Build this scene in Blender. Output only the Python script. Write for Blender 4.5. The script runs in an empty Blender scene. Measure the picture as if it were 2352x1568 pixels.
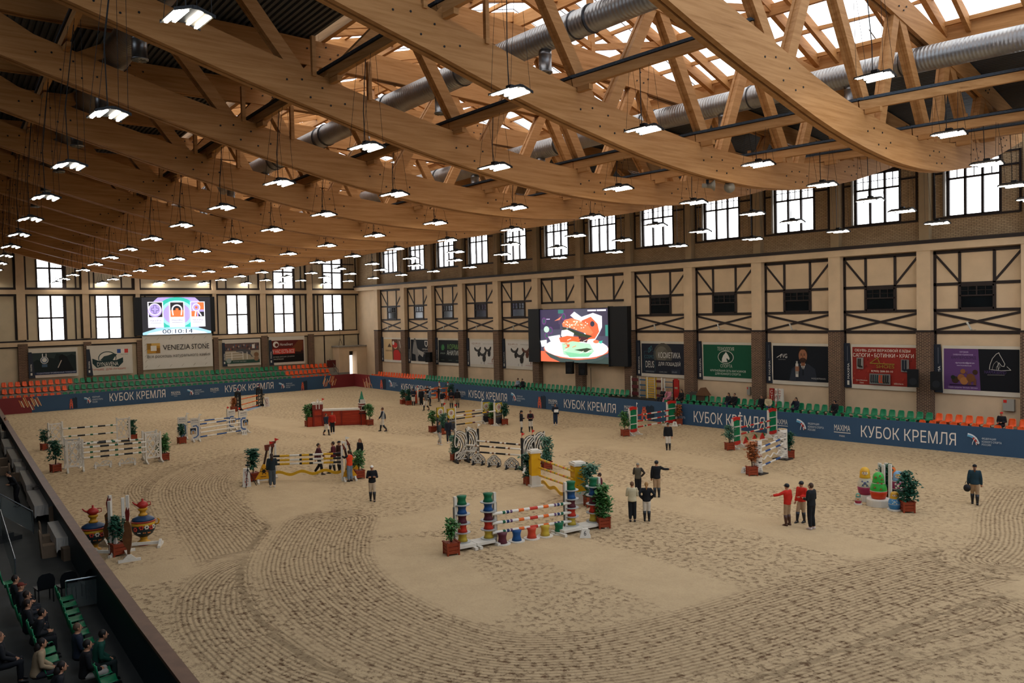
import bpy, bmesh, math, random
from mathutils import Vector, Matrix
from mathutils.geometry import delaunay_2d_cdt
SC = bpy.context.scene
COL = SC.collection
rnd = random.Random(7)
# ---------------------------------------------------------------- camera
CAMZ = 8.5
FPX = 1918.0                      # focal length in pixels of a 2352 px wide picture
RX = Vector((-0.6394729, -0.7684952, -0.0221250))
UX = Vector((0.0109593, -0.0378870, 0.9992219))
FX = Vector((0.7687355, -0.6387329, -0.0326499))
cd = bpy.data.cameras.new('camera'); cam = bpy.data.objects.new('camera', cd); COL.objects.link(cam)
cd.sensor_width = 36.0; cd.lens = FPX * 36.0 / 2352.0; cd.clip_end = 400
M3 = Matrix((RX, UX, -FX)).transposed()
cam.matrix_world = Matrix.Translation((0, 0, CAMZ)) @ M3.to_4x4()
SC.camera = cam
# ---------------------------------------------------------------- world, exposure
w = bpy.data.worlds.new('overcast'); SC.world = w; w.use_nodes = True
w.node_tree.nodes['Background'].inputs[0].default_value = (0.80, 0.88, 1.0, 1)
w.node_tree.nodes['Background'].inputs[1].default_value = 1.0
SC.view_settings.view_transform = 'Standard'; SC.view_settings.look = 'None'
SC.view_settings.exposure = EXPOSURE = 0.62; SC.view_settings.gamma = 1.0
SC.view_settings.use_curve_mapping = False
SC.cycles.use_denoising = True
SC.cycles.max_bounces = 7; SC.cycles.diffuse_bounces = 3; SC.cycles.glossy_bounces = 2
SC.cycles.transmission_bounces = 4; SC.cycles.transparent_max_bounces = 6
SC.cycles.sample_clamp_indirect = 6.0; SC.cycles.caustics_reflective = False; SC.cycles.caustics_refractive = False
SKY_E = 1.75; WIN_E = 3.6; LAMP_E = 18.0; SCREEN_E = 0.6

# ---------------------------------------------------------------- survey helpers
def ray(px, py):
    return RX * (px - 1176.0) + UX * (784.0 - py) + FX * FPX
def G(px, py, z=0.0):
    "point at height z that the photo shows at px, py"
    d = ray(px, py); t = (z - CAMZ) / d.z
    return Vector((d.x * t, d.y * t, z))
def RW(px, py, y=-53.5):
    d = ray(px, py); t = y / d.y
    return Vector((d.x * t, y, CAMZ + d.z * t))
def FW(px, py, x=95.2):
    d = ray(px, py); t = x / d.x
    return Vector((x, d.y * t, CAMZ + d.z * t))
def HT(base, px, py):
    "height of the point px, py standing above base"
    d = ray(px, py); t = math.hypot(base.x, base.y) / math.hypot(d.x, d.y)
    return CAMZ + d.z * t

# ---------------------------------------------------------------- materials
MATS = {}
def rgb(h):
    h = h.lstrip('#'); c = [int(h[i:i+2], 16) / 255 for i in (0, 2, 4)]
    return tuple(v / 12.92 if v <= .04045 else ((v + .055) / 1.055) ** 2.4 for v in c) + (1,)
def newmat(name):
    m = bpy.data.materials.new(name); m.use_nodes = True; nt = m.node_tree
    return m, nt, nt.nodes['Principled BSDF']
def M(name, col, rough=.7, metal=0., noise=0., scale=6., spec=.3, bump=0.):
    if name in MATS: return MATS[name]
    m, nt, b = newmat(name); c = rgb(col) if isinstance(col, str) else col
    b.inputs['Base Color'].default_value = c; b.inputs['Roughness'].default_value = rough
    b.inputs['Metallic'].default_value = metal; b.inputs['Specular IOR Level'].default_value = spec
    if noise or bump:
        tc = nt.nodes.new('ShaderNodeTexCoord'); n = nt.nodes.new('ShaderNodeTexNoise')
        n.inputs['Scale'].default_value = scale; n.inputs['Detail'].default_value = 5
        nt.links.new(tc.outputs['Object'], n.inputs['Vector'])
        if noise:
            r = nt.nodes.new('ShaderNodeValToRGB'); e = r.color_ramp.elements
            e[0].position = .3; e[1].position = .7
            e[0].color = tuple(v * (1 - noise) for v in c[:3]) + (1,); e[1].color = tuple(min(1, v * (1 + noise * .6)) for v in c[:3]) + (1,)
            nt.links.new(n.outputs['Fac'], r.inputs[0]); nt.links.new(r.outputs[0], b.inputs['Base Color'])
        if bump:
            bp = nt.nodes.new('ShaderNodeBump'); bp.inputs['Strength'].default_value = bump
            nt.links.new(n.outputs['Fac'], bp.inputs['Height']); nt.links.new(bp.outputs[0], b.inputs['Normal'])
    MATS[name] = m; return m
def emat(name, col, e, rough=.5):
    if name in MATS: return MATS[name]
    m, nt, b = newmat(name); c = rgb(col) if isinstance(col, str) else col
    b.inputs['Base Color'].default_value = c; b.inputs['Roughness'].default_value = rough
    b.inputs['Emission Color'].default_value = c; b.inputs['Emission Strength'].default_value = e
    MATS[name] = m; return m
def wood(name, c1, c2, vec, dark=.5, rough=.62):
    "glulam: grain stretched along one axis, lamella lines, small dark knots"
    m, nt, b = newmat(name); L = nt.links.new
    tc = nt.nodes.new('ShaderNodeTexCoord'); mp = nt.nodes.new('ShaderNodeMapping'); mp.inputs['Scale'].default_value = vec
    n = nt.nodes.new('ShaderNodeTexNoise'); n.inputs['Scale'].default_value = 1; n.inputs['Detail'].default_value = 6; n.inputs['Roughness'].default_value = .65
    r = nt.nodes.new('ShaderNodeValToRGB'); e = r.color_ramp.elements
    e[0].position = .33; e[0].color = rgb(c1); e[1].position = .62; e[1].color = rgb(c2)
    k = e.new(.26); k.color = tuple(v * dark for v in rgb(c1)[:3]) + (1,)
    L(tc.outputs['Object'], mp.inputs[0]); L(mp.outputs[0], n.inputs['Vector']); L(n.outputs['Fac'], r.inputs[0]); L(r.outputs[0], b.inputs['Base Color'])
    b.inputs['Roughness'].default_value = rough; b.inputs['Specular IOR Level'].default_value = .25
    MATS[name] = m; return m
def bricks(name, c1, c2, mort, bw=.27, bh=.085, ms=.012, bump=.3):
    m, nt, b = newmat(name); L = nt.links.new
    tc = nt.nodes.new('ShaderNodeTexCoord'); sp = nt.nodes.new('ShaderNodeSeparateXYZ'); ad = nt.nodes.new('ShaderNodeMath'); ad.operation = 'ADD'
    cb = nt.nodes.new('ShaderNodeCombineXYZ'); br = nt.nodes.new('ShaderNodeTexBrick')
    L(tc.outputs['Object'], sp.inputs[0]); L(sp.outputs[0], ad.inputs[0]); L(sp.outputs[1], ad.inputs[1]); L(ad.outputs[0], cb.inputs[0]); L(sp.outputs[2], cb.inputs[1])
    L(cb.outputs[0], br.inputs['Vector'])
    br.inputs['Color1'].default_value = rgb(c1); br.inputs['Color2'].default_value = rgb(c2); br.inputs['Mortar'].default_value = rgb(mort)
    br.inputs['Scale'].default_value = 1; br.inputs['Mortar Size'].default_value = ms; br.inputs['Brick Width'].default_value = bw; br.inputs['Row Height'].default_value = bh
    n = nt.nodes.new('ShaderNodeTexNoise'); n.inputs['Scale'].default_value = .8; n.inputs['Detail'].default_value = 4
    mx = nt.nodes.new('ShaderNodeMix'); mx.data_type = 'RGBA'; mx.blend_type = 'MULTIPLY'; mx.inputs['Factor'].default_value = .3
    L(tc.outputs['Object'], n.inputs['Vector']); L(br.outputs['Color'], mx.inputs['A']); L(n.outputs['Fac'], mx.inputs['B']); L(mx.outputs['Result'], b.inputs['Base Color'])
    bp = nt.nodes.new('ShaderNodeBump'); bp.inputs['Strength'].default_value = bump; bp.inputs['Distance'].default_value = .02
    iv = nt.nodes.new('ShaderNodeMath'); iv.operation = 'SUBTRACT'; iv.inputs[0].default_value = 1; L(br.outputs['Fac'], iv.inputs[1]); L(iv.outputs[0], bp.inputs['Height']); L(bp.outputs[0], b.inputs['Normal'])
    b.inputs['Roughness'].default_value = .85; b.inputs['Specular IOR Level'].default_value = .15
    MATS[name] = m; return m

# ---------------------------------------------------------------- mesh builder
class MB:
    def __init__(s): s.v = []; s.f = []; s.mi = []; s.m = 0
    def add(s, vs, fs):
        o = len(s.v); s.v += [tuple(v) for v in vs]; s.f += [tuple(i + o for i in f) for f in fs]; s.mi += [s.m] * len(fs); return s
    def hexa(s, p):
        return s.add(p, [(0, 3, 2, 1), (4, 5, 6, 7), (0, 1, 5, 4), (1, 2, 6, 5), (2, 3, 7, 6), (3, 0, 4, 7)])
    def bb(s, x0, y0, z0, x1, y1, z1):
        x0, x1 = sorted((x0, x1)); y0, y1 = sorted((y0, y1)); z0, z1 = sorted((z0, z1))
        return s.hexa([(x0, y0, z0), (x1, y0, z0), (x1, y1, z0), (x0, y1, z0), (x0, y0, z1), (x1, y0, z1), (x1, y1, z1), (x0, y1, z1)])
    def box(s, c, sz):
        return s.bb(c[0] - sz[0] / 2, c[1] - sz[1] / 2, c[2] - sz[2] / 2, c[0] + sz[0] / 2, c[1] + sz[1] / 2, c[2] + sz[2] / 2)
    def beam(s, p, q, w, h, up=(0, 0, 1)):
        "bar from p to q, w sideways, h along up"
        p, q, up = Vector(p), Vector(q), Vector(up); d = (q - p).normalized()
        sd = d.cross(up)
        if sd.length < 1e-4: sd = d.cross(Vector((1, 0, 0)))
        sd.normalize(); u = sd.cross(d)
        a, b = sd * (w / 2), u * (h / 2)
        return s.hexa([p - a - b, p + a - b, p + a + b, p - a + b, q - a - b, q + a - b, q + a + b, q - a + b])
    def tube(s, pts, r, n=8, cap=True):
        pts = [Vector(p) for p in pts]; R = r if isinstance(r, (list, tuple)) else [r] * len(pts)
        vs = []; ref = None
        for i, p in enumerate(pts):
            d = (pts[min(i + 1, len(pts) - 1)] - pts[max(i - 1, 0)]).normalized()
            if ref is None:
                ref = Vector((0, 0, 1)) if abs(d.z) < .9 else Vector((1, 0, 0))
            a = d.cross(ref)
            if a.length < 1e-5: a = d.cross(Vector((0, 1, 0)))
            a.normalize(); b = a.cross(d); ref = b
            vs += [p + (a * math.cos(6.2832 * k / n) + b * math.sin(6.2832 * k / n)) * R[i] for k in range(n)]
        fs = []
        for i in range(len(pts) - 1):
            for k in range(n):
                k2 = (k + 1) % n; fs.append((i * n + k, i * n + k2, (i + 1) * n + k2, (i + 1) * n + k))
        if cap: fs += [tuple(range(n))[::-1], tuple(range((len(pts) - 1) * n, len(pts) * n))]
        return s.add(vs, fs)
    def lathe(s, c, prof, n=16, sx=1., sy=1.):
        "prof: (r, z) from the bottom up"
        vs = []; fs = []
        for r, z in prof: vs += [(c[0] + sx * r * math.cos(6.2832 * k / n), c[1] + sy * r * math.sin(6.2832 * k / n), c[2] + z) for k in range(n)]
        for i in range(len(prof) - 1):
            for k in range(n):
                k2 = (k + 1) % n; fs.append((i * n + k, i * n + k2, (i + 1) * n + k2, (i + 1) * n + k))
        fs += [tuple(range(n))[::-1], tuple(range((len(prof) - 1) * n, len(prof) * n))]
        return s.add(vs, fs)
    def prism(s, pts, o, ex, ey, t):
        "2D outline pts on the frame o, ex, ey, thickened by vector t"
        o, ex, ey, t = Vector(o), Vector(ex), Vector(ey), Vector(t); n = len(pts)
        a = [o + ex * x + ey * y for x, y in pts]; ar = sum(pts[i][0] * pts[(i + 1) % n][1] - pts[(i + 1) % n][0] * pts[i][1] for i in range(n))
        f = tuple(range(n))
        flip = (ar > 0) == (ex.cross(ey).dot(t) > 0)
        fr, bk = (f[::-1], tuple(i + n for i in f)) if flip else (f, tuple(i + n for i in f[::-1]))
        sides = [((i + 1) % n, i, i + n, (i + 1) % n + n) if not flip else (i, (i + 1) % n, (i + 1) % n + n, i + n) for i in range(n)]
        return s.add(a + [p + t for p in a], [fr, bk] + sides)
    def ball(s, c, r, n=10, m=6, rot=None):
        r = r if isinstance(r, (list, tuple)) else (r, r, r); c = Vector(c); vs = []
        for j in range(1, m):
            th = math.pi * j / m
            for k in range(n):
                p = Vector((r[0] * math.sin(th) * math.cos(6.2832 * k / n), r[1] * math.sin(th) * math.sin(6.2832 * k / n), -r[2] * math.cos(th)))
                vs.append(c + (rot @ p if rot else p))
        t0, t1 = Vector((0, 0, -r[2])), Vector((0, 0, r[2]))
        vs += [c + (rot @ t0 if rot else t0), c + (rot @ t1 if rot else t1)]; a, b = len(vs) - 2, len(vs) - 1; fs = []
        for k in range(n):
            k2 = (k + 1) % n; fs.append((a, k2, k)); fs.append((b, (m - 2) * n + k, (m - 2) * n + k2))
            for j in range(m - 2): fs.append((j * n + k, j * n + k2, (j + 1) * n + k2, (j + 1) * n + k))
        return s.add(vs, fs)
    def build(s, name, mat, parent=None, smooth=False, **kw):
        me = bpy.data.meshes.new(name); me.from_pydata(s.v, [], s.f)
        mats = mat if isinstance(mat, (list, tuple)) else [mat]
        for m in mats: me.materials.append(m)
        if len(mats) > 1: me.polygons.foreach_set('material_index', s.mi)
        if smooth: me.polygons.foreach_set('use_smooth', [True] * len(me.polygons))
        me.update()
        return link(name, me, parent, **kw)
def link(name, me, parent=None, **kw):
    o = bpy.data.objects.new(name, me); COL.objects.link(o)
    if parent: o.parent = parent
    return tag(o, **kw)
def tag(o, label=None, cat=None, group=None, kind=None):
    if label: o['label'] = label
    if cat: o['category'] = cat
    if group: o['group'] = group
    if kind: o['kind'] = kind
    return o
def T(name, label, cat, loc=(0, 0, 0), rz=0., group=None):
    o = bpy.data.objects.new(name, None); COL.objects.link(o); o.location = loc; o.rotation_euler = (0, 0, rz)
    o.empty_display_size = .2
    return tag(o, label, cat, group)
def ST(name, mb, mat, smooth=False): return mb.build(name, mat, kind='structure', smooth=smooth)
def copytree(root, loc, rz, label, group=None):
    r = root.copy(); COL.objects.link(r); r.location = loc; r.rotation_euler = (0, 0, rz); r['label'] = label
    if group: r['group'] = group
    for ch in list(root.children):
        c = ch.copy(); COL.objects.link(c); c.parent = r
        for g in list(ch.children):
            d = g.copy(); COL.objects.link(d); d.parent = c
    return r
ORD = 'first second third fourth fifth sixth seventh eighth ninth tenth eleventh twelfth thirteenth fourteenth fifteenth sixteenth seventeenth eighteenth nineteenth'.split()
def nth(i):
    if i < 19: return ORD[i]
    n = i + 1; return f"{n}{'th' if 10 <= n % 100 <= 20 else {1: 'st', 2: 'nd', 3: 'rd'}.get(n % 10, 'th')}"
def lettering(txt, o, ex, ey, wid, hgt, mat, parent=None, bold=0., name='lettering', depth=.01, align='L', shear=0.):
    "flat letters filling a wid x hgt box at o, along ex and ey, standing off by ex x ey"
    import numpy as np
    cu = bpy.data.curves.new(name, 'FONT'); cu.body = txt; cu.size = 1; cu.offset = bold * 1.0; cu.resolution_u = 3; cu.shear = shear; cu.fill_mode = 'NONE'
    ob = bpy.data.objects.new('tmp', cu); COL.objects.link(ob)
    bpy.context.view_layer.update()
    wire = bpy.data.meshes.new_from_object(ob.evaluated_get(bpy.context.evaluated_depsgraph_get()))
    bpy.data.objects.remove(ob); bpy.data.curves.remove(cu)
    if not wire.vertices: return None
    pts = [Vector((v.co.x, v.co.y)) for v in wire.vertices]
    ed = [tuple(e.vertices) for e in wire.edges]; ed = [(min(e), max(e)) if abs(e[0] - e[1]) == 1 else (max(e), min(e)) for e in ed]
    bpy.data.meshes.remove(wire)
    vs, _, fs = delaunay_2d_cdt(pts, ed, [], 0, 1e-6)[:3]
    V2 = np.array([tuple(v) for v in vs]); F = np.array([f for f in fs if len(f) == 3]); C = V2[F].mean(1)
    A = np.array([tuple(pts[a]) for a, b in ed]); B = np.array([tuple(pts[b]) for a, b in ed])
    up = (A[None, :, 1] <= C[:, None, 1]) & (B[None, :, 1] > C[:, None, 1]); dn = (A[None, :, 1] > C[:, None, 1]) & (B[None, :, 1] <= C[:, None, 1])
    cr = (B[None, :, 0] - A[None, :, 0]) * (C[:, None, 1] - A[None, :, 1]) - (C[:, None, 0] - A[None, :, 0]) * (B[None, :, 1] - A[None, :, 1])
    wn = (up & (cr > 0)).sum(1) - (dn & (cr < 0)).sum(1)
    F = F[wn != 0]
    x0, y0 = V2.min(0); x1, y1 = V2.max(0)
    o, ex, ey = Vector(o), Vector(ex).normalized(), Vector(ey).normalized(); n = ex.cross(ey)
    kx = wid / (x1 - x0); ky = hgt / (y1 - y0)
    me = bpy.data.meshes.new(name); me.from_pydata([o + ex * ((x - x0) * kx) + ey * ((y - y0) * ky) + n * depth for x, y in V2.tolist()], [], F.tolist())
    me.materials.clear(); me.materials.append(mat); me.name = name
    return link(name, me, parent)
# ================================================================ SETTING
import numpy as np
CREAM = M('cream_plaster', '#cfb595', .85, noise=.10, scale=.9)
CREAMF = M('cream_board', '#c6b699', .85, noise=.08, scale=1.2)
DARKF = M('dark_brown_paint', '#2a211f', .6, noise=.15, scale=3)
PILA = M('pilaster_plaster', '#cdb393', .85, noise=.09, scale=1.3)
BRK = bricks('dark_brick', '#5a4238', '#3b2c2a', '#a48a70', ms=.014)
BRKU = bricks('tan_brick', '#cdb08a', '#bb9d78', '#6e5844', bw=.3, bh=.1, ms=.011)
CONC = M('grey_concrete', '#8a8378', .8, noise=.12, scale=2)
PANE = emat('frosted_daylight_pane', (.93, .96, 1.0, 1), WIN_E)
NAVY = M('navy_vinyl', '#33506c', .55, noise=.08, scale=.6)
# ---- sand
def sand_floor():
    x0, x1, y0, y1, st = -4., 93., -51.6, 1.5, .2
    nx, ny = int((x1 - x0) / st), int((y1 - y0) / st)
    gx = x0 + st * np.arange(nx + 1); gy = y0 + st * np.arange(ny + 1)
    X, Y = np.meshgrid(gx, gy, indexing='ij'); X = X.ravel(); Y = Y.ravel()
    def pl(px): return np.array([G(*p)[:2] for p in px])
    def dist(P):
        best = np.full(X.shape, 1e9); sg = np.zeros(X.shape)
        for a, b in zip(P[:-1], P[1:]):
            d = b - a; L = np.hypot(*d); t = np.clip(((X - a[0]) * d[0] + (Y - a[1]) * d[1]) / L ** 2, 0, 1)
            qx = X - a[0] - t * d[0]; qy = Y - a[1] - t * d[1]; q = np.hypot(qx, qy)
            s = np.sign(d[0] * (Y - a[1]) - d[1] * (X - a[0])); m = q < best
            best[m] = q[m]; sg[m] = s[m]
        return best, sg
    def smooth(P, n=4):
        for _ in range(n):
            Q = [P[0]]
            for a, b in zip(P[:-1], P[1:]): Q += [a * .75 + b * .25, a * .25 + b * .75]
            P = np.array(Q + [P[-1]])
        return P
    cross = np.zeros(X.shape); rake = np.zeros(X.shape); flat = np.zeros(X.shape)
    lanes = [([(640, 1100), (650, 1150), (690, 1192), (800, 1208), (930, 1206), (1060, 1180), (1250, 1120), (1330, 1090)], 1.5),
             ([(700, 1120), (690, 1200)], 1.2), ([(1180, 1230), (1400, 1290), (1560, 1350), (1690, 1400)], 1.5), ([(1440, 1130), (1700, 1190), (1950, 1255), (2400, 1345)], 1.2),
             ([(940, 1260), (1010, 1340), (1060, 1390)], 1.6), ([(560, 960), (800, 1000), (1000, 1015), (1240, 1060)], 1.8), ([(1220, 1040), (1310, 1005), (1350, 990)], 2.0),
             ([(1150, 900 + 80), (1400, 1020), (1560, 1050), (1800, 1105)], 1.3), ([(2080, 1440), (2220, 1420), (2360, 1400)], 1.3), ([(880, 925), (1050, 935), (1200, 985)], 2.0), ([(330, 1320), (480, 1290)], 1.2)]
    for p, hw in lanes:
        d, _ = dist(smooth(pl(p), 3)); flat = np.maximum(flat, np.clip((hw - d) / .35 + .5, 0, 1))
    sw = [([(470, 1065), (380, 1085), (338, 1117), (362, 1150), (423, 1185), (500, 1230)], 1.5),
          ([(560, 1050), (470, 1085), (440, 1117), (460, 1160), (515, 1216), (566, 1277), (600, 1330), (668, 1437), (753, 1520), (900, 1580)], 1.9),
          ([(600, 1300), (549, 1325), (532, 1386), (566, 1447), (668, 1522), (790, 1565), (960, 1605), (1200, 1625), (1600, 1590), (2000, 1480), (2250, 1400)], 1.9),
          ([(760, 1195), (728, 1250), (722, 1300), (756, 1355), (824, 1410), (926, 1464), (1060, 1510), (1200, 1527), (1400, 1515), (1560, 1480), (1700, 1440), (1900, 1378), (2080, 1325), (2180, 1300)], 2.1),
          ([(2360, 1130), (2330, 1180), (2345, 1250), (2300, 1290)], 1.6), ([(2100, 1500), (2240, 1470), (2380, 1430)], .1), ([(760, 1040), (880, 1075), (960, 1060), (990, 1020)], .1)]
    for p, hw in sw:
        d, s = dist(smooth(pl(p), 3)); m = d < hw
        e = np.clip((hw - d) / .4, 0, 1)
        cross[d < hw + .4] = (d * s)[d < hw + .4]; rake = np.where(d < hw + .1, e, rake); flat = np.where(d < hw, flat * (1 - e), flat)
    v = np.stack([X, Y, np.zeros_like(X)], 1)
    i = np.arange(nx)[:, None] * (ny + 1) + np.arange(ny)[None]; f = np.stack([i, i + ny + 1, i + ny + 2, i + 1], -1).reshape(-1, 4)
    me = bpy.data.meshes.new('floor'); me.from_pydata(v.tolist(), [], f.tolist())
    for nm, a in (('cross', cross), ('rake', rake), ('flat', flat)):
        at = me.attributes.new(nm, 'FLOAT', 'POINT'); at.data.foreach_set('value', a.astype(np.float32))
    m, nt, b = newmat('arena_sand'); L = nt.links.new; N = nt.nodes.new
    def math_(op, a, c=None, cl=False):
        n = N('ShaderNodeMath'); n.operation = op; n.use_clamp = cl
        for k, q in enumerate((a, c)):
            if q is None: continue
            if isinstance(q, (int, float)): n.inputs[k].default_value = q
            else: L(q, n.inputs[k])
        return n.outputs[0]
    def attr(nm):
        n = N('ShaderNodeAttribute'); n.attribute_name = nm; return n.outputs['Fac']
    tc = N('ShaderNodeTexCoord')
    def noise(sc, det=4, rough=.6, vec=None):
        n = N('ShaderNodeTexNoise'); n.inputs['Scale'].default_value = sc; n.inputs['Detail'].default_value = det; n.inputs['Roughness'].default_value = rough
        L(vec or tc.outputs['Object'], n.inputs['Vector']); return n.outputs['Fac']
    big = noise(.11, 3); mid = noise(.9, 4); clod = noise(4.4, 5, .7); fine = noise(14, 3)
    cr, rk, fl = attr('cross'), attr('rake'), attr('flat')
    wob = math_('MULTIPLY', math_('SUBTRACT', mid, .5), .12)
    tooth = math_('SINE', math_('MULTIPLY', math_('ADD', cr, wob), 6.2832 / .155))
    tooth = math_('ADD', math_('MULTIPLY', tooth, .5), .5)
    # rough ground: clods thrown up by hooves, in drifts
    drift = math_('MULTIPLY', math_('SUBTRACT', math_('ADD', math_('MULTIPLY', big, .9), math_('MULTIPLY', mid, .45)), .50), 4.2, True)
    pit = math_('MULTIPLY', math_('SUBTRACT', clod, .50), 7.0, True)
    rough = math_('MULTIPLY', math_('MULTIPLY', pit, math_('ADD', math_('MULTIPLY', drift, .85), .22)), math_('SUBTRACT', 1.0, math_('MULTIPLY', fl, .88)))
    gro = math_('MULTIPLY', math_('MULTIPLY', rk, math_('POWER', tooth, 1.6)), math_('ADD', math_('MULTIPLY', clod, .7), .3))
    dk = math_('ADD', math_('MULTIPLY', rough, .72), math_('MULTIPLY', gro, .62), True)
    mx = N('ShaderNodeMix'); mx.data_type = 'RGBA'; mx.inputs['A'].default_value = rgb('#c4ab86'); mx.inputs['B'].default_value = rgb('#644a34'); L(dk, mx.inputs['Factor'])
    m2 = N('ShaderNodeMix'); m2.data_type = 'RGBA'; m2.blend_type = 'MULTIPLY'; m2.inputs['Factor'].default_value = .5
    rp = N('ShaderNodeValToRGB'); rp.color_ramp.elements[0].color = (.62, .6, .58, 1); rp.color_ramp.elements[0].position = .3; rp.color_ramp.elements[1].position = .65
    L(math_('ADD', math_('MULTIPLY', mid, .55), math_('MULTIPLY', fine, .45)), rp.inputs[0]); L(mx.outputs['Result'], m2.inputs['A']); L(rp.outputs[0], m2.inputs['B']); L(m2.outputs['Result'], b.inputs['Base Color'])
    hgt = math_('ADD', math_('SUBTRACT', math_('MULTIPLY', fine, .25), dk), math_('MULTIPLY', clod, .5))
    bp = N('ShaderNodeBump'); bp.inputs['Strength'].default_value = .6; bp.inputs['Distance'].default_value = .06; L(hgt, bp.inputs['Height']); L(bp.outputs[0], b.inputs['Normal'])
    b.inputs['Roughness'].default_value = .95; b.inputs['Specular IOR Level'].default_value = .1
    me.materials.append(m); link('floor', me, kind='structure')
sand_floor()
# ---- right wall: y = -53.5, twelve framed bays between pilasters
PX = [18.0 - 6.1, 17.72, 23.62, 29.55, 35.65, 41.9, 48.3, 54.35, 60.25, 66.3, 72.35, 78.2, 83.85, 89.95]   # pilaster centres
YW, YP = -53.5, -53.0
ZB, ZT, ZC = 6.87, 11.8, 19.2
wl = MB(); wl.bb(-6, YW - .3, 0, 95.7, YW, 12.3); ST('wall_right', wl, CREAM)
up = MB()
wins = []
for k in range(len(PX) - 1):
    a, b_ = PX[k], PX[k + 1]; s = (b_ - a) / 6.0
    wins.append((a + 1.7 * s, a + 4.68 * s, a + .62 * s, a + 5.55 * s))
xs = -6.
for w0, w1, f0, f1 in wins:
    up.bb(xs, YW - .3, 12.55, w0, YW - .05, ZC); up.bb(w0, YW - .3, 12.55, w1, YW - .05, 13.9); up.bb(w0, YW - .3, 17.2, w1, YW - .05, ZC); xs = w1
up.bb(xs, YW - .3, 12.55, 95.7, YW - .05, ZC)
ST('wall_right_upper', up, BRKU)
tr = MB(); tr.bb(-6, YW - .3, 12.3, 95.7, YP + .12, 12.52); ST('trim_1', tr, DARKF)
cr = MB(); cr.bb(-6, YW - .3, 11.87, 95.7, YP + .06, 12.3); ST('trim_2', cr, PILA)
for k, x in enumerate(PX):
    pm = MB(); pm.m = 0; pm.bb(x - .42, YW, ZB, x + .42, YP, ZT + .07); pm.m = 1; pm.bb(x - .45, YW, 0, x + .45, YP + .05, ZB); pm.m = 2; pm.bb(x - .47, YW, ZB - .06, x + .47, YP + .08, ZB + .06)
    pm.m = 3; pm.bb(x - .3, YW - .05, 12.52, x + .3, YP - .1, ZC)
    pm.build('pillar', [PILA, BRK, DARKF, M('upper_pilaster', '#a58d6c', .85, noise=.1, scale=1.5)], kind='structure')
def band(mb, x0, z0, x1, z1, w=.17, y=YW, t=.06, hz=None):
    "flat board on the wall from (x0,z0) to (x1,z1)"
    d = Vector((x1 - x0, 0, z1 - z0)); n = Vector((-d.z, 0, d.x)).normalized() * (w / 2)
    p, q = Vector((x0, y, z0)), Vector((x1, y, z1)); t_ = Vector((0, t, 0))
    mb.hexa([p - n, q - n, q - n + t_, p - n + t_, p + n, q + n, q + n + t_, p + n + t_])
SCREENBAYS = (6, 7)
GLASSD = M('dark_glass', '#10161a', .12, spec=.6, noise=.3, scale=1.2)
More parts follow.
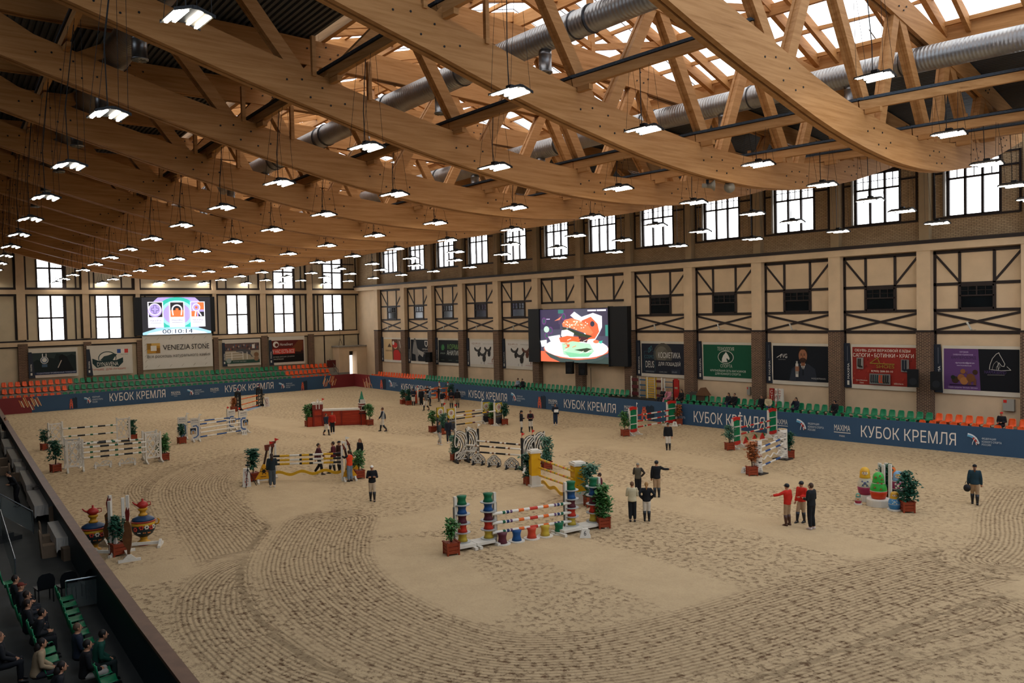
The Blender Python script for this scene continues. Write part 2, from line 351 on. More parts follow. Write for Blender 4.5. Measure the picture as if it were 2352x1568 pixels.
for k in range(len(PX) - 1):
    a, b_ = PX[k] + .42, PX[k + 1] - .42; s = (PX[k + 1] - PX[k]) / 6; p1, p2 = PX[k] + 2.02 * s, PX[k] + 4.0 * s
    tm = MB(); scr = k in SCREENBAYS
    band(tm, a, 11.72, b_, 11.72, .2); band(tm, a + .08, 9.4 if scr else 6.8, a + .08, 11.8, .16); band(tm, b_ - .08, 9.4 if scr else 3.1, b_ - .08, 11.8, .17)
    zz = 9.5 if scr else 9.75
    for p in (p1, p2): band(tm, p, zz, p, 11.7, .16)
    band(tm, a, zz, b_, zz, .18)
    band(tm, p1, zz + .1, a + .1, 11.6, .13, t=.05); band(tm, p2, zz + .1, b_ - .1, 11.6, .13, t=.05)
    if not scr:
        band(tm, a, 8.15, b_, 8.15, .18); band(tm, a, 6.8, b_, 6.8, .2)
        band(tm, a, 8.02, b_, 6.9, .14, t=.05); band(tm, a, 6.9, b_, 8.02, .14, t=.055)
    tm.build('trim_%d' % (k + 3), DARKF, kind='structure')
    if not scr:
        wm = MB(); wm.m = 0
        for p in (p1, p2): band(wm, p, 8.1, p, 9.75, .17, t=.09)
        band(wm, p1, 8.25, p2, 8.25, .12, t=.09); band(wm, p1, 9.62, p2, 9.62, .1, t=.09); band(wm, p1, 9.02, p2, 9.02, .09, t=.09); band(wm, (p1 + p2) / 2, 9.0, (p1 + p2) / 2, 9.65, .08, t=.08)
        for f in (.25, .75): band(wm, p1 + (p2 - p1) * f, 9.0, p1 + (p2 - p1) * f, 9.65, .03, t=.07)
        band(wm, p1, 9.33, p2, 9.33, .03, t=.07)
        wm.m = 1; wm.bb(p1, YW, 8.2, p2, YW + .03, 9.7)
        wm.build('window_%d' % (k + 20), [DARKF, GLASSD], kind='structure')
    # upper frosted window with dark frame and surround boards
    w0, w1, f0, f1 = wins[k]; yy = YW - .05
    u = MB(); u.m = 0; mid = (w0, w0 + (w1 - w0) / 3, w0 + (w1 - w0) * 2 / 3, w1)
    for xx in mid: u.bb(xx - .07, yy - .12, 13.8, xx + .07, yy + .05, 17.3)
    for z, hh in ((13.86, .16), (16.15, .12), (17.2, .16)): u.bb(w0, yy - .12, z - hh / 2, w1, yy + .05, z + hh / 2)
    for a3, b3 in zip(mid[:-1], mid[1:]):
        c3 = (a3 + b3) / 2; u.bb(c3 - .02, yy - .08, 16.15, c3 + .02, yy - .02, 17.2); u.bb(a3, yy - .08, 16.68, b3, yy - .02, 16.72)
    u.bb(f0 - .06, yy, 13.75, f0 + .06, yy + .06, 17.4); u.bb(f1 - .06, yy, 13.75, f1 + .06, yy + .06, 17.4); u.bb(f0, yy, 13.74, f1, yy + .07, 13.86); u.bb(f0, yy, 17.3, f1, yy + .06, 17.4)
    for c0, c1 in ((f0, w0), (w1, f1)): u.bb(c0, yy, 16.5, c1, yy + .05, 16.62)
    u.m = 1; u.bb(w0, yy - .12, 13.85, w1, yy - .09, 17.25)
    u.m = 2; u.tube([(w1 + .18, yy + .12, 13.9), (w1 + .18, yy + .12, 17.9)], .1, 8)
    u.build('window_%d' % (k + 40), [DARKF, PANE, M('zinc_pipe', '#a8a49c', .4, .6)], kind='structure')
# ---- far wall: x = 95.2
XF = 95.2
def fy(px, py=720): return FW(px, py, XF).y
def fz(px, py): return FW(px, py, XF).z
YL = fy(-260)
fw_ = MB()
LW = [(88, 146), (221, 277), (522, 568), (630, 674), (744, 785)]           # lower windows, left and right edges
UWN = [(85, 143), (219, 276), (520, 566), (628, 672), (742, 783)]
zl0, zl1 = fz(250, 778), fz(400, 677); zu0, zu1 = fz(400, 662), 16.2
def wallgrid(mb, cols, z0, z1, zh0, zh1, ya, yb, x0, x1):
    ys = [ya] + [v for c in cols for v in c] + [yb]
    for i in range(len(ys) - 1):
        if i % 2 == 0: mb.bb(x0, ys[i], z0, x1, ys[i + 1], z1)
        else: mb.bb(x0, ys[i], z0, x1, ys[i + 1], zh0); mb.bb(x0, ys[i], zh1, x1, ys[i + 1], z1)
lc = [(fy(l), fy(r)) for l, r in LW]; uc = [(fy(UWN[i][0], 640), fy(UWN[i][1], 640)) for i in (0, 3, 4)]
wallgrid(fw_, lc, 0, zl1 + .1, zl0, zl1, YL, -54, XF, XF + .3)
wallgrid(fw_, uc, zl1 + .1, 19.2, zu0, zu1, YL, -54, XF, XF + .3)
ST('wall_far', fw_, CREAMF)
def fwin(n, y0, y1, z0, z1, rows):
    u = MB(); u.m = 0; x = XF
    u.bb(x - .06, y0 + .12, z0 - .12, x + .25, y0 - .02, z1 + .12); u.bb(x - .06, y1 - .25, z0 - .12, x + .25, y1 + .02, z1 + .12)
    u.bb(x - .06, y0, z0 - .15, x + .25, y1, z0 + .06); u.bb(x - .06, y0, z1 - .06, x + .25, y1, z1 + .15)
    c = (y0 + y1) / 2; u.bb(x - .02, c - .09, z0, x + .2, c + .09, z1); zm = (z0 + z1) / 2
    for i in range(1, rows * 2):
        z = z0 + (z1 - z0) * i / (rows * 2); t = .09 if i % 2 == 0 else .02
        u.bb(x + .05, y0, z - t, x + .2, y1, z + t)
    u.m = 1; u.bb(x + .16, y0, z0, x + .2, y1, z1)
    u.build('window_%d' % n, [DARKF, PANE], kind='structure')
for i, (a, b_) in enumerate(lc): fwin(60 + i, a, b_, zl0, zl1, 2)
for i, (a, b_) in enumerate(uc): fwin(66 + i, a, b_, zu0, zu1, 2)
FPIL = [(38, 58), (189, 204), (311, 321), (487, 496), (597, 609), (704, 716)]
for l, r in FPIL:
    pm = MB(); a, b_ = fy(l), fy(r); pm.m = 0; pm.bb(XF - .3, a, 7.0, XF, b_, 19.2); pm.m = 1; pm.bb(XF - .35, a + .05, 0, XF, b_ - .05, 6.6)
    for y in (a + .1, b_ - .1): pm.m = 2; pm.bb(XF - .08, y - .09, 7.0, XF, y + .09, 19.2)
    pm.build('pillar', [PILA, BRK, DARKF], kind='structure')
tf = MB(); tf.m = 0
za, zb = fz(400, 665), fz(400, 676)
tf.bb(XF - .12, YL, za - .05, XF, -53.5, za + .18); tf.bb(XF - .12, YL, zb - .15, XF, -53.5, zb + .05)
for (p, q, w_) in (((0, 787), (820, 758), .22), ((0, 799), (825, 766), .18)):
    A, B = FW(*p, XF), FW(*q, XF); d = (B - A) / (B.y - A.y); A2 = A + d * (YL - A.y)
    tf.beam(A2 - Vector((.05, 0, 0)), B - Vector((.05, 0, 0)), .14, w_)
tf.m = 1; tf.bb(XF - .35, YL, zb + .05, XF, -53.5, za - .05)
A, B = FW(0, 793, XF), FW(822, 762, XF); d = (B - A) / (B.y - A.y); tf.beam(A + d * (YL - A.y) - Vector((.1, 0, 0)), B - Vector((.1, 0, 0)), .3, .42)
tf.build('trim_30', [DARKF, PILA], kind='structure')
# frames: thin dark uprights between windows
tv = MB()
for px in (56, 151, 173, 280, 334, 500, 520, 573, 590, 612, 690, 722, 730, 818):
    y = fy(px); tv.bb(XF - .05, y - .07, zl0 - .3, XF, y + .07, zl1 + .2)
for px in (56, 150, 173, 190, 215, 278, 303, 318, 484, 498, 518, 570, 592, 608, 690, 705, 816):
    y = fy(px, 640); tv.bb(XF - .05, y - .07, zu0 - .1, XF, y + .07, 19)
for px in (745, 790, 823): y = fy(px, 800); tv.bb(XF - .05, y - .07, .5, XF, y + .07, 6.8)
for q in (603, 608): pass
tv.bb(XF - .05, YL, 15.9, XF, -18, 16.05); tv.bb(XF - .05, -47.5, 15.2, XF, -53, 15.35)
tv.build('trim_31', DARKF, kind='structure')
# ---- left and near walls, left stand floor
LD = M('dark_wall_paint', '#3a342f', .85, noise=.2, scale=1)
LF = M('stand_floor', '#3d3f3e', .7, noise=.15, scale=1.5)
def yl(x): return 5.5 - .165 * x
lw = MB(); lw.hexa([(-8, yl(-8) + .3, 0), (95.6, yl(95.6) + .3, 0), (95.6, yl(95.6), 0), (-8, yl(-8), 0), (-8, yl(-8) + .3, 19.5), (95.6, yl(95.6) + .3, 19.5), (95.6, yl(95.6), 19.5), (-8, yl(-8), 19.5)])
ST('wall_left', lw, LD)
nw = MB(); nw.bb(-8.3, -54, 0, -8, 8, 19.5); ST('wall_near', nw, LD)
for i in range(5):  # unseen near-end windows, added to light the camera-facing sides of the right trusses
    y0 = -50 + i * 6.1; wm = MB(); wm.m = 0; wm.bb(-8, y0 - .15, 5.2, -7.9, y0 + 2.65, 16.8); wm.m = 1
    for a_, b_ in ((7.0, 11.3), (12.3, 16.5)):
        for c_ in (0, 1.3): wm.bb(-7.9, y0 + c_ + .06, a_, -7.88, y0 + c_ + 1.2, b_)
    wm.build('window_%d' % (80 + i), [DARKF, PANE], kind='structure')
def yb(x): return G(0, 960).y + (G(0, 960).x - x) * .0925     # foot line of the left barrier
lf = MB(); lf.hexa([(-8, yb(-8) + .1, -.02), (95, yb(95) + .1, -.02), (95, yl(95), -.02), (-8, yl(-8), -.02), (-8, yb(-8) + .1, .03), (95, yb(95) + .1, .03), (95, yl(95), .03), (-8, yl(-8), .03)])
ST('floor_left', lf, LF)
ff = MB(); ff.bb(92.3, -53.4, -.02, 95.2, -9, .02); ff.bb(-8, -53.4, -.02, 92.3, -51.4, .015); ST('floor_right', ff, CONC)
# ================================================================ ROOF
LAT = np.array([1027,1871,1037,2517,1048,3169,1058,3827,1073,4759,-391,1720,-409,2235,-380,2802,-377,3357,-372,4141,-1253,1713,-1266,2166,-1277,2546,-1257,3029,-1236,3759,-3012,1857,-2876,2387,-2889,3002,-2903,3625,-2923,4511,-3678,1613,-3560,2050,-3503,2483,-3516,2955,-3536,3624,-4092,1446,-4011,1809,-3906,2141,-3919,2515,-3936,3043,-4353,1335,-4295,1642,-4217,1931,-4184,2225,-4200,2662,-4521,1262,-4477,1529,-4416,1785,-4360,2033,-4374,2409,-4646,1206,-4612,1443,-4563,1671,-4504,1890,-4507,2218,-4713,1176,-4683,1395,-4642,1609,-4589,1814,-4579,2113,-4764,1153,-4737,1360,-4700,1561,-4653,1755,-4633,2034,700,1648,707,2155,714,2666,722,3181,732,3908,-394,1561,-417,1986,-414,2433,-411,2882,-407,3517,-1094,1561,-1111,1956,-1129,2304,-1132,2692,-1132,3268,-1937,1518,-1921,1902,-1902,2246,-1881,2553,-1870,3015,-2781,1447,-2750,1805,-2711,2136,-2667,2438,-2602,2812,-3494,1375,-3462,1701,-3419,2009,-3368,2297,-3290,2663,-4051,1314,-4022,1610,-3982,1894,-3933,2164,-3854,2515,-4465,1268,-4439,1539,-4403,1802,-4358,2054,-4284,2387,-4807,1228,-4784,1478,-4752,1722,-4712,1958,-4645,2273,-5004,1205,-4983,1442,-4953,1674,-4916,1900,-4853,2203,-5160,1186,-5140,1414,-5112,1636,-5077,1854,-5018,2147,373,1425,377,1793,381,2163,385,2535,391,3057,-397,1402,-425,1737,-448,2064,-445,2408,-442,2893,-936,1408,-955,1745,-980,2061,-1007,2356,-1027,2778,-1630,1400,-1636,1734,-1644,2048,-1652,2342,-1665,2719,-2425,1374,-2418,1696,-2410,2003,-2400,2292,-2385,2666,-3189,1337,-3176,1642,-3158,1936,-3137,2216,-3103,2583,-3847,1299,-3831,1586,-3810,1865,-3784,2133,-3742,2489,-4371,1267,-4355,1537,-4334,1801,-4306,2057,-4261,2400,-4829,1237,-4813,1492,-4792,1742,-4765,1986,-4720,2315,-5102,1219,-5087,1464,-5067,1706,-5041,1942,-4996,2261,-5323,1204,-5309,1442,-5289,1676,-5264,1905,-5220,2216,203,1339,206,1657,209,1974,212,2293,217,2741,-437,1333,-456,1636,-482,1929,-505,2216,-502,2641,-906,1339,-922,1644,-943,1939,-968,2221,-1007,2594,-1517,1340,-1526,1644,-1539,1938,-1554,2220,-1578,2593,-2251,1329,-2253,1629,-2256,1919,-2259,2199,-2264,2569,-3007,1310,-3003,1600,-2997,1883,-2991,2156,-2980,2521,-3698,1286,-3691,1565,-3681,1837,-3668,2103,-3647,2459,-4277,1263,-4268,1530,-4255,1793,-4239,2049,-4212,2396,-4800,1240,-4790,1497,-4776,1749,-4759,1996,-4729,2332,-5121,1226,-5111,1475,-5097,1720,-5079,1961,-5048,2290,-5385,1213,-5375,1456,-5361,1696,-5343,1932,-5312,2254,77,1293,80,1583,82,1874,85,2166,89,2575,-488,1293,-502,1577,-522,1855,-547,2126,-570,2503,-919,1299,-932,1585,-949,1864,-971,2136,-1005,2502,-1480,1302,-1489,1588,-1502,1869,-1518,2141,-1544,2507,-2165,1299,-2170,1583,-2177,1861,-2185,2132,-2199,2497,-2897,1288,-2897,1567,-2898,1841,-2899,2108,-2900,2469,-3593,1273,-3591,1545,-3587,1812,-3582,2074,-3574,2428,-4196,1257,-4191,1521,-4184,1781,-4176,2036,-4162,2384,-4756,1240,-4750,1495,-4742,1748,-4731,1996,-4713,2335,-5107,1228,-5100,1478,-5091,1725,-5079,1969,-5059,2302,-5400,1218,-5393,1463,-5383,1706,-5370,1945,-5349,2273,-30,1263,-28,1537,-25,1811,-23,2086,-19,2471,-543,1267,-555,1539,-571,1806,-591,2068,-625,2426,-951,1273,-962,1546,-976,1814,-995,2078,-1025,2437,-1479,1276,-1488,1550,-1500,1820,-1514,2085,-1539,2444,-2128,1276,-2134,1550,-2142,1819,-2152,2083,-2169,2442,-2834,1271,-2837,1541,-2840,1808,-2845,2070,-2852,2426,-3523,1261,-3523,1527,-3523,1789,-3523,2047,-3522,2399,-4133,1250,-4131,1510,-4128,1767,-4125,2021,-4119,2367,-4713,1237,-4710,1491,-4705,1742,-4699,1991,-4689,2331,-5082,1228,-5078,1478,-5072,1725,-5065,1969,-5052,2305,-5393,1220,-5388,1466,-5382,1710,-5374,1951,-5359,2282,-128,1241,-125,1504,-123,1767,-120,2030,-117,2400,-601,1248,-611,1511,-625,1770,-642,2026,-671,2378,-993,1253,-1002,1517,-1015,1778,-1030,2035,-1057,2388,-1498,1257,-1506,1522,-1517,1784,-1530,2043,-1553,2396,-2120,1259,-2126,1524,-2134,1786,-2145,2044,-2162,2398,-2802,1256,-2806,1520,-2811,1781,-2818,2037,-2828,2390,-3479,1250,-3481,1511,-3483,1769,-3485,2023,-3490,2372,-4089,1242,-4089,1499,-4088,1753,-4088,2004,-4087,2350,-4677,1233,-4676,1485,-4674,1735,-4671,1982,-4666,2322,-5056,1226,-5054,1474,-5051,1721,-5047,1965,-5040,2302,-5379,1219,-5376,1465,-5372,1709,-5367,1950,-5358,2284,-201,1227,-209,1481,-215,1734,-212,1989,-209,2347,-661,1234,-669,1490,-681,1743,-696,1994,-721,2340,-1040,1238,-1048,1495,-1060,1750,-1073,2003,-1097,2350,-1529,1242,-1536,1501,-1546,1757,-1558,2010,-1579,2358,-2130,1245,-2136,1503,-2144,1760,-2154,2013,-2171,2362,-2793,1244,-2797,1502,-2803,1758,-2810,2011,-2822,2359,-3456,1241,-3459,1497,-3462,1751,-3466,2002,-3473,2348,-4061,1235,-4062,1488,-4063,1740,-4065,1989,-4068,2332,-4651,1228,-4651,1478,-4651,1726,-4651,1972,-4650,2311,-5035,1222,-5035,1470,-5033,1716,-5032,1959,-5029,2295,-5364,1217,-5363,1462,-5361,1706,-5358,1947,-5354,2281,-270,1216,-278,1465,-288,1712,-301,1958,-298,2307,-721,1222,-728,1473,-739,1722,-752,1969,-774,2310,-1092,1226,-1099,1478,-1109,1728,-1121,1976,-1143,2319,-1567,1230,-1574,1483,-1583,1734,-1594,1983,-1613,2328,-2153,1233,-2158,1487,-2166,1739,-2175,1988,-2192,2333,-2798,1234,-2803,1487,-2809,1739,-2816,1988,-2829,2332,-3449,1232,-3452,1484,-3456,1734,-3461,1983,-3470,2326,-4046,1228,-4048,1478,-4051,1727,-4054,1974,-4059,2314,-4636,1223,-4636,1471,-4637,1717,-4639,1961,-4640,2299,-5021,1219,-5022,1464,-5022,1709,-5022,1951,-5022,2287,-5354,1214,-5353,1458,-5353,1701,-5352,1942,-5351,2275,-338,1206,-345,1451,-355,1695,-367,1937,-384,2274,-782,1212,-788,1458,-798,1704,-809,1948,-830,2285,-1146,1216,-1152,1463,-1161,1710,-1172,1955,-1192,2294,-1611,1220,-1617,1468,-1625,1716,-1636,1962,-1654,2302,-2183,1223,-2189,1472,-2196,1721,-2205,1967,-2220,2308,-2815,1224,-2820,1474,-2825,1722,-2833,1968,-2845,2310,-3454,1224,-3457,1473,-3462,1720,-3467,1966,-3477,2306,-4044,1221,-4046,1469,-4049,1715,-4053,1960,-4060,2298,-4629,1218,-4631,1463,-4632,1708,-4635,1950,-4639,2287,-5015,1214,-5016,1459,-5017,1701,-5018,1943,-5020,2277,-5349,1211,-5349,1454,-5349,1695,-5350,1935,-5351,2268,-405,1198,-412,1440,-420,1681,-431,1920,-450,2253,-843,1203,-849,1446,-858,1689,-868,1930,-887,2264,-1201,1207,-1207,1451,-1215,1694,-1226,1936,-1243,2272,-1659,1211,-1664,1456,-1672,1700,-1681,1943,-1698,2280,-2220,1214,-2225,1460,-2232,1705,-2240,1949,-2255,2287,-2840,1216,-2845,1462,-2850,1708,-2858,1951,-2870,2290,-3469,1216,-3472,1462,-3477,1707,-3482,1951,-3492,2288,-4051,1215,-4053,1460,-4057,1704,-4061,1947,-4069,2283,-4631,1212,-4633,1456,-4636,1699,-4639,1940,-4644,2275,-5016,1210,-5017,1452,-5019,1694,-5021,1934,-5025,2268,-5349,1207,-5350,1449,-5351,1689,-5353,1928,-5355,2260,-472,1190,-477,1430,-485,1668,-495,1905,-513,2236,-905,1195,-910,1436,-918,1676,-928,1914,-945,2246,-1258,1199,-1264,1440,-1271,1681,-1281,1921,-1297,2254,-1709,1203,-1714,1445,-1721,1687,-1730,1927,-1745,2261,-2262,1206,-2266,1449,-2273,1692,-2281,1933,-2295,2268,-2872,1208,-2876,1452,-2882,1695,-2889,1936,-2901,2272,-3491,1209,-3494,1453,-3499,1695,-3504,1937,-3514,2272,-4066,1209,-4068,1452,-4072,1694,-4077,1934,-4085,2269,-4641,1207,-4643,1449,-4646,1690,-4649,1930,-4655,2263,-5023,1205,-5025,1446,-5027,1686,-5030,1925,-5034,2258,-5356,1203,-5357,1444,-5359,1683,-5361,1921,-5364,2252,-538,1183,-543,1421,-550,1657,-559,1893,-575,2220,-966,1188,-972,1427,-979,1664,-988,1901,-1003,2230,-1316,1192,-1321,1431,-1328,1669,-1337,1907,-1352,2237,-1761,1195,-1766,1435,-1773,1675,-1781,1913,-1795,2245,-2306,1199,-2311,1440,-2317,1680,-2325,1919,-2338,2252,-2908,1201,-2912,1443,-2917,1684,-2924,1923,-2936,2256,-3519,1203,-3522,1444,-3527,1685,-3532,1924,-3542,2257,-4087,1203,-4090,1444,-4094,1684,-4098,1923,-4107,2256,-4657,1202,-4659,1442,-4662,1682,-4666,1920,-4673,2252,-5036,1201,-5038,1440,-5041,1679,-5044,1917,-5050,2248,-5367,1199,-5369,1438,-5371,1676,-5374,1913,-5378,2243,-603,1177,-608,1412,-615,1647,-623,1881,-638,2207,-1028,1182,-1033,1418,-1040,1654,-1048,1889,-1063,2216,-1375,1185,-1380,1422,-1386,1659,-1394,1895,-1408,2223,-1815,1189,-1820,1427,-1826,1664,-1834,1901,-1847,2230,-2354,1192,-2358,1431,-2364,1669,-2371,1907,-2384,2237,-2948,1195,-2952,1434,-2957,1673,-2964,1911,-2975,2242,-3551,1197,-3555,1436,-3559,1675,-3565,1913,-3575,2244,-4113,1197,-4116,1437,-4120,1675,-4125,1913,-4134,2244,-4678,1197,-4681,1436,-4684,1674,-4688,1911,-4695,2241,-5055,1196,-5057,1434,-5060,1672,-5063,1909,-5069,2238,-5384,1195,-5386,1433,-5388,1670,-5391,1906,-5397,2235,-668,1171,-673,1405,-679,1638,-687,1871,-701,2195,-1091,1176,-1095,1410,-1101,1645,-1109,1878,-1123,2203,-1434,1179,-1439,1414,-1445,1649,-1452,1884,-1466,2210,-1871,1182,-1875,1419,-1881,1655,-1888,1889,-1901,2217,-2404,1186,-2408,1423,-2413,1660,-2420,1895,-2432,2224,-2991,1189,-2995,1427,-3000,1664,-3006,1900,-3017,2229,-3588,1191,-3591,1429,-3596,1666,-3601,1902,-3611,2232,-4144,1192,-4147,1430,-4151,1667,-4156,1903,-4165,2232,-4704,1192,-4707,1429,-4710,1666,-4714,1902,-4721,2231,-5078,1191,-5080,1429,-5083,1665,-5087,1900,-5093,2229,-5405,1191,-5407,1427,-5410,1663,-5413,1899,-5419,2226], float).reshape(15, 11, 5, 2) / 100  # baked roof lattice: y and z bent to make up for barrel lens distortion
LX0, LDX = 1.95, 5.95
LY = np.array([4, -1, -5, -10, -16, -22.5, -29, -35, -41, -45, -48.5], float); LZ = np.array([12.5, 15, 17.5, 20, 23.5])
def S(x, y, z):
    "point of the roof plan, warped through the lattice to make up for lens distortion"
    fx = min(max((x - LX0) / LDX, -1.2), 14.0); i = int(min(max(math.floor(fx), 0), 13)); a = fx - i
    j = int(min(max(np.searchsorted(-LY, -y) - 1, 0), 9)); b = (y - LY[j]) / (LY[j + 1] - LY[j])
    k = int(min(max(np.searchsorted(LZ, z) - 1, 0), 3)); c = (z - LZ[k]) / (LZ[k + 1] - LZ[k])
    q = 0
    for di, wa in ((0, 1 - a), (1, a)):
        for dj, wb in ((0, 1 - b), (1, b)):
            for dk, wc in ((0, 1 - c), (1, c)): q = q + wa * wb * wc * LAT[i + di, j + dj, k + dk]
    return Vector((17.5 + 1.012 * (x - 7.9), q[0], q[1]))
GL = wood('glulam', '#a3723f', '#bd8c58', (1.5, .35, 7.0), .55)
GLX = wood('glulam_long', '#a0703e', '#ba8a56', (.35, 1.5, 7.0), .55)
STEELD = M('dark_steel', '#23262a', .5, .5)
def zlow(y):
    d = y + 22.5; return 13.35 + .0112 * d * d / (1 + (d / 40) ** 2)
YC = -22.5
TR = [1.95 + 5.95 * k for k in range(0, 14)]
LOW = [YC + 6.4 * k for k in (-3, -2, -1, 0, 1, 2, 3)]
UPN = [YC + 6.4 * k + 3.2 for k in (-4, -3, -2, -1, 0, 1, 2, 3)]
def curvebeam(mb, x, ys, zb, zt, x0, x1):
    "solid board standing in a plane x, between curves zb and zt"
    P = []
    for y in ys:
        b0, t0 = S(x, y, zb(y)), S(x, y, zt(y)); P.append((b0, t0))
    vs = []; fs = []
    for b0, t0 in P:
        vs += [b0 + Vector((x0, 0, 0)), b0 + Vector((x1, 0, 0)), t0 + Vector((x1, 0, 0)), t0 + Vector((x0, 0, 0))]
    n = len(P)
    for i in range(n - 1):
        for k in range(4):
            k2 = (k + 1) % 4; fs.append((i * 4 + k, i * 4 + k2, (i + 1) * 4 + k2, (i + 1) * 4 + k))
    fs += [(0, 1, 2, 3), tuple((n - 1) * 4 + k for k in (3, 2, 1, 0))]
    mb.add(vs, fs)
def truss(k):
    x = TR[k]
    lo_y = max(-47.6, -60); ys = [2.6 - (50.2) * i / 44 for i in range(45)]
    if k == 0: ys = [y for y in ys if y < -14]
    c = S(x, YC, 13.3)
    t = T('roof_truss', ('timber roof truss nearest to the camera, cropped at the top right corner of the picture' if k == 0 else
          f'curved glulam roof truss, {nth(k - 1)} whole one from the camera'), 'roof truss', (c.x, c.y, c.z), 0, 'curved timber roof trusses')
    mv = lambda o: (setattr(o, 'location', (-c.x, -c.y, -c.z)), o)[1]
    zt = lambda y: zlow(y) + 1.12
    for s in (-1, 1):
        m = MB(); curvebeam(m, x, ys, zlow, zt, s * .17 - .11, s * .17 + .11); mv(m.build('lower_chord', GL, t))
    m = MB(); curvebeam(m, x, ys, lambda y: zlow(y) + .12, lambda y: zlow(y) + 1.0, -.06, .06); mv(m.build('core_board', GL, t))
    for s in (-1, 1):
        m = MB(); curvebeam(m, x, ys[::4] if k else ys, lambda y: 18.78, lambda y: 19.85, s * .16 - .09, s * .16 + .09); mv(m.build('upper_chord', GL, t))
    for i, y in enumerate(LOW):
        if k == 0 and y > -15: continue
        for yu in (UPN[i], UPN[i + 1]):
            d = Vector((0, yu - y, 18.9 - zt(y)))
            if d.z < .8: continue
            p = S(x, y + (.28 if yu > y else -.28), zt(y) - .35); q = S(x, yu - (.22 if yu > y else -.22), 18.95)
            m = MB()
            for s in (-1, 1): m.beam(p + Vector((s * .14, 0, 0)), q + Vector((s * .14, 0, 0)), .13, .5, (0, 1, 0))
            m.beam(p, q, .16, .42, (0, 1, 0))
            mv(m.build('web_member', GL, t))
    if k:
        for y in (-9.6, -11.6, -33.5, -35.4):
            m = MB(); p = S(x, y, zt(y) - .1); m.beam(p - Vector((.28, 0, 0)), p - Vector((.28, 0, 0)) + Vector((0, 0, 1.5)), .16, .16, (0, 1, 0)); mv(m.build('short_post', GL, t))
        m = MB()
        for i, y in enumerate(LOW + UPN):
            for dy, dz in ((-.5, .3), (-.2, .75), (.2, .3), (.5, .75), (-1.0, .55), (1.0, .55)):
                if i < len(LOW): q = S(x, y + dy, zlow(y + dy) + dz)
                else: q = S(x, y + dy * .7, 18.9 + dz)
                m.tube([q + Vector((-.3, 0, 0)), q + Vector((-.27, 0, 0))], .04, 6)
        mv(m.build('bolt_heads', STEELD, t))
for k in range(14): truss(k)
# longitudinal beams with cable trays
TRAY = M('cable_tray', '#3a4148', .5, .4, noise=.3, scale=12)
LROW = [-3.2, -10.2, -15.04, -21.4, -26.7, -32.0, -36.5, -42.9]
ROWY = LROW
ROWN = ['leftmost row', 'second row from the left', 'third row from the left', 'fourth row from the left', 'fourth row from the right', 'third row from the right', 'second row from the right', 'rightmost row']
def zbeam(y): return zlow(y) + 1.12 + .2
for r, y in enumerate(ROWY):
    for k in range(0, 13):
        if k == 0 and y > -20: continue
        z = zbeam(y)
        p, q = S(TR[k], y, z) + Vector((.01, 0, 0)), S(TR[k + 1], y, z) - Vector((.01, 0, 0))
        t = T('longitudinal_beam', f'timber beam with cable tray between trusses, {ROWN[r]}, {nth(k)} bay from the camera', 'roof beam', (0, 0, 0), 0, 'longitudinal roof beams')
        m = MB(); m.beam(p, q, .22, .36); m.build('beam', GLX, t)
        u = Vector((0, 0, .22)); m = MB(); sd = Vector((0, .17, 0))
        m.beam(p + u, q + u, .34, .03); m.beam(p + u + sd + Vector((0, 0, .04)), q + u + sd + Vector((0, 0, .04)), .02, .09); m.beam(p + u - sd + Vector((0, 0, .04)), q + u - sd + Vector((0, 0, .04)), .02, .09)
        for f in (-.08, .02, .1): m.tube([p + u + Vector((0, f, .045)), q + u + Vector((0, f, .045))], .03, 6)
        m.build('cable_tray', TRAY, t)
        m = MB(); m.beam(q - Vector((.95, 0, .28)), q - Vector((.3, 0, .28)), .2, .2); m.build('bracket', GLX, t)
# round ventilation ducts
ZINC = M('spiral_duct_zinc', '#8d8f90', .34, .85, noise=.25, scale=2.2)
def spiral(name):
    m, nt, b = newmat(name); L = nt.links.new
    tc = nt.nodes.new('ShaderNodeTexCoord'); wv = nt.nodes.new('ShaderNodeTexWave'); wv.bands_direction = 'X'; wv.inputs['Scale'].default_value = 2.2; wv.inputs['Distortion'].default_value = .6
    n = nt.nodes.new('ShaderNodeTexNoise'); n.inputs['Scale'].default_value = 1.7; n.inputs['Detail'].default_value = 5
    r = nt.nodes.new('ShaderNodeValToRGB'); e = r.color_ramp.elements; e[0].color = rgb('#83868a'); e[1].color = rgb('#b4b3ae')
    L(tc.outputs['Object'], wv.inputs[0]); L(tc.outputs['Object'], n.inputs[0]); L(n.outputs['Fac'], r.inputs[0]); L(r.outputs[0], b.inputs['Base Color'])
    bp = nt.nodes.new('ShaderNodeBump'); bp.inputs['Strength'].default_value = .5; bp.inputs['Distance'].default_value = .02; L(wv.outputs['Fac'], bp.inputs['Height']); L(bp.outputs[0], b.inputs['Normal'])
    b.inputs['Metallic'].default_value = .8; b.inputs['Roughness'].default_value = .36
    return m
SPI = spiral('spiral_duct')
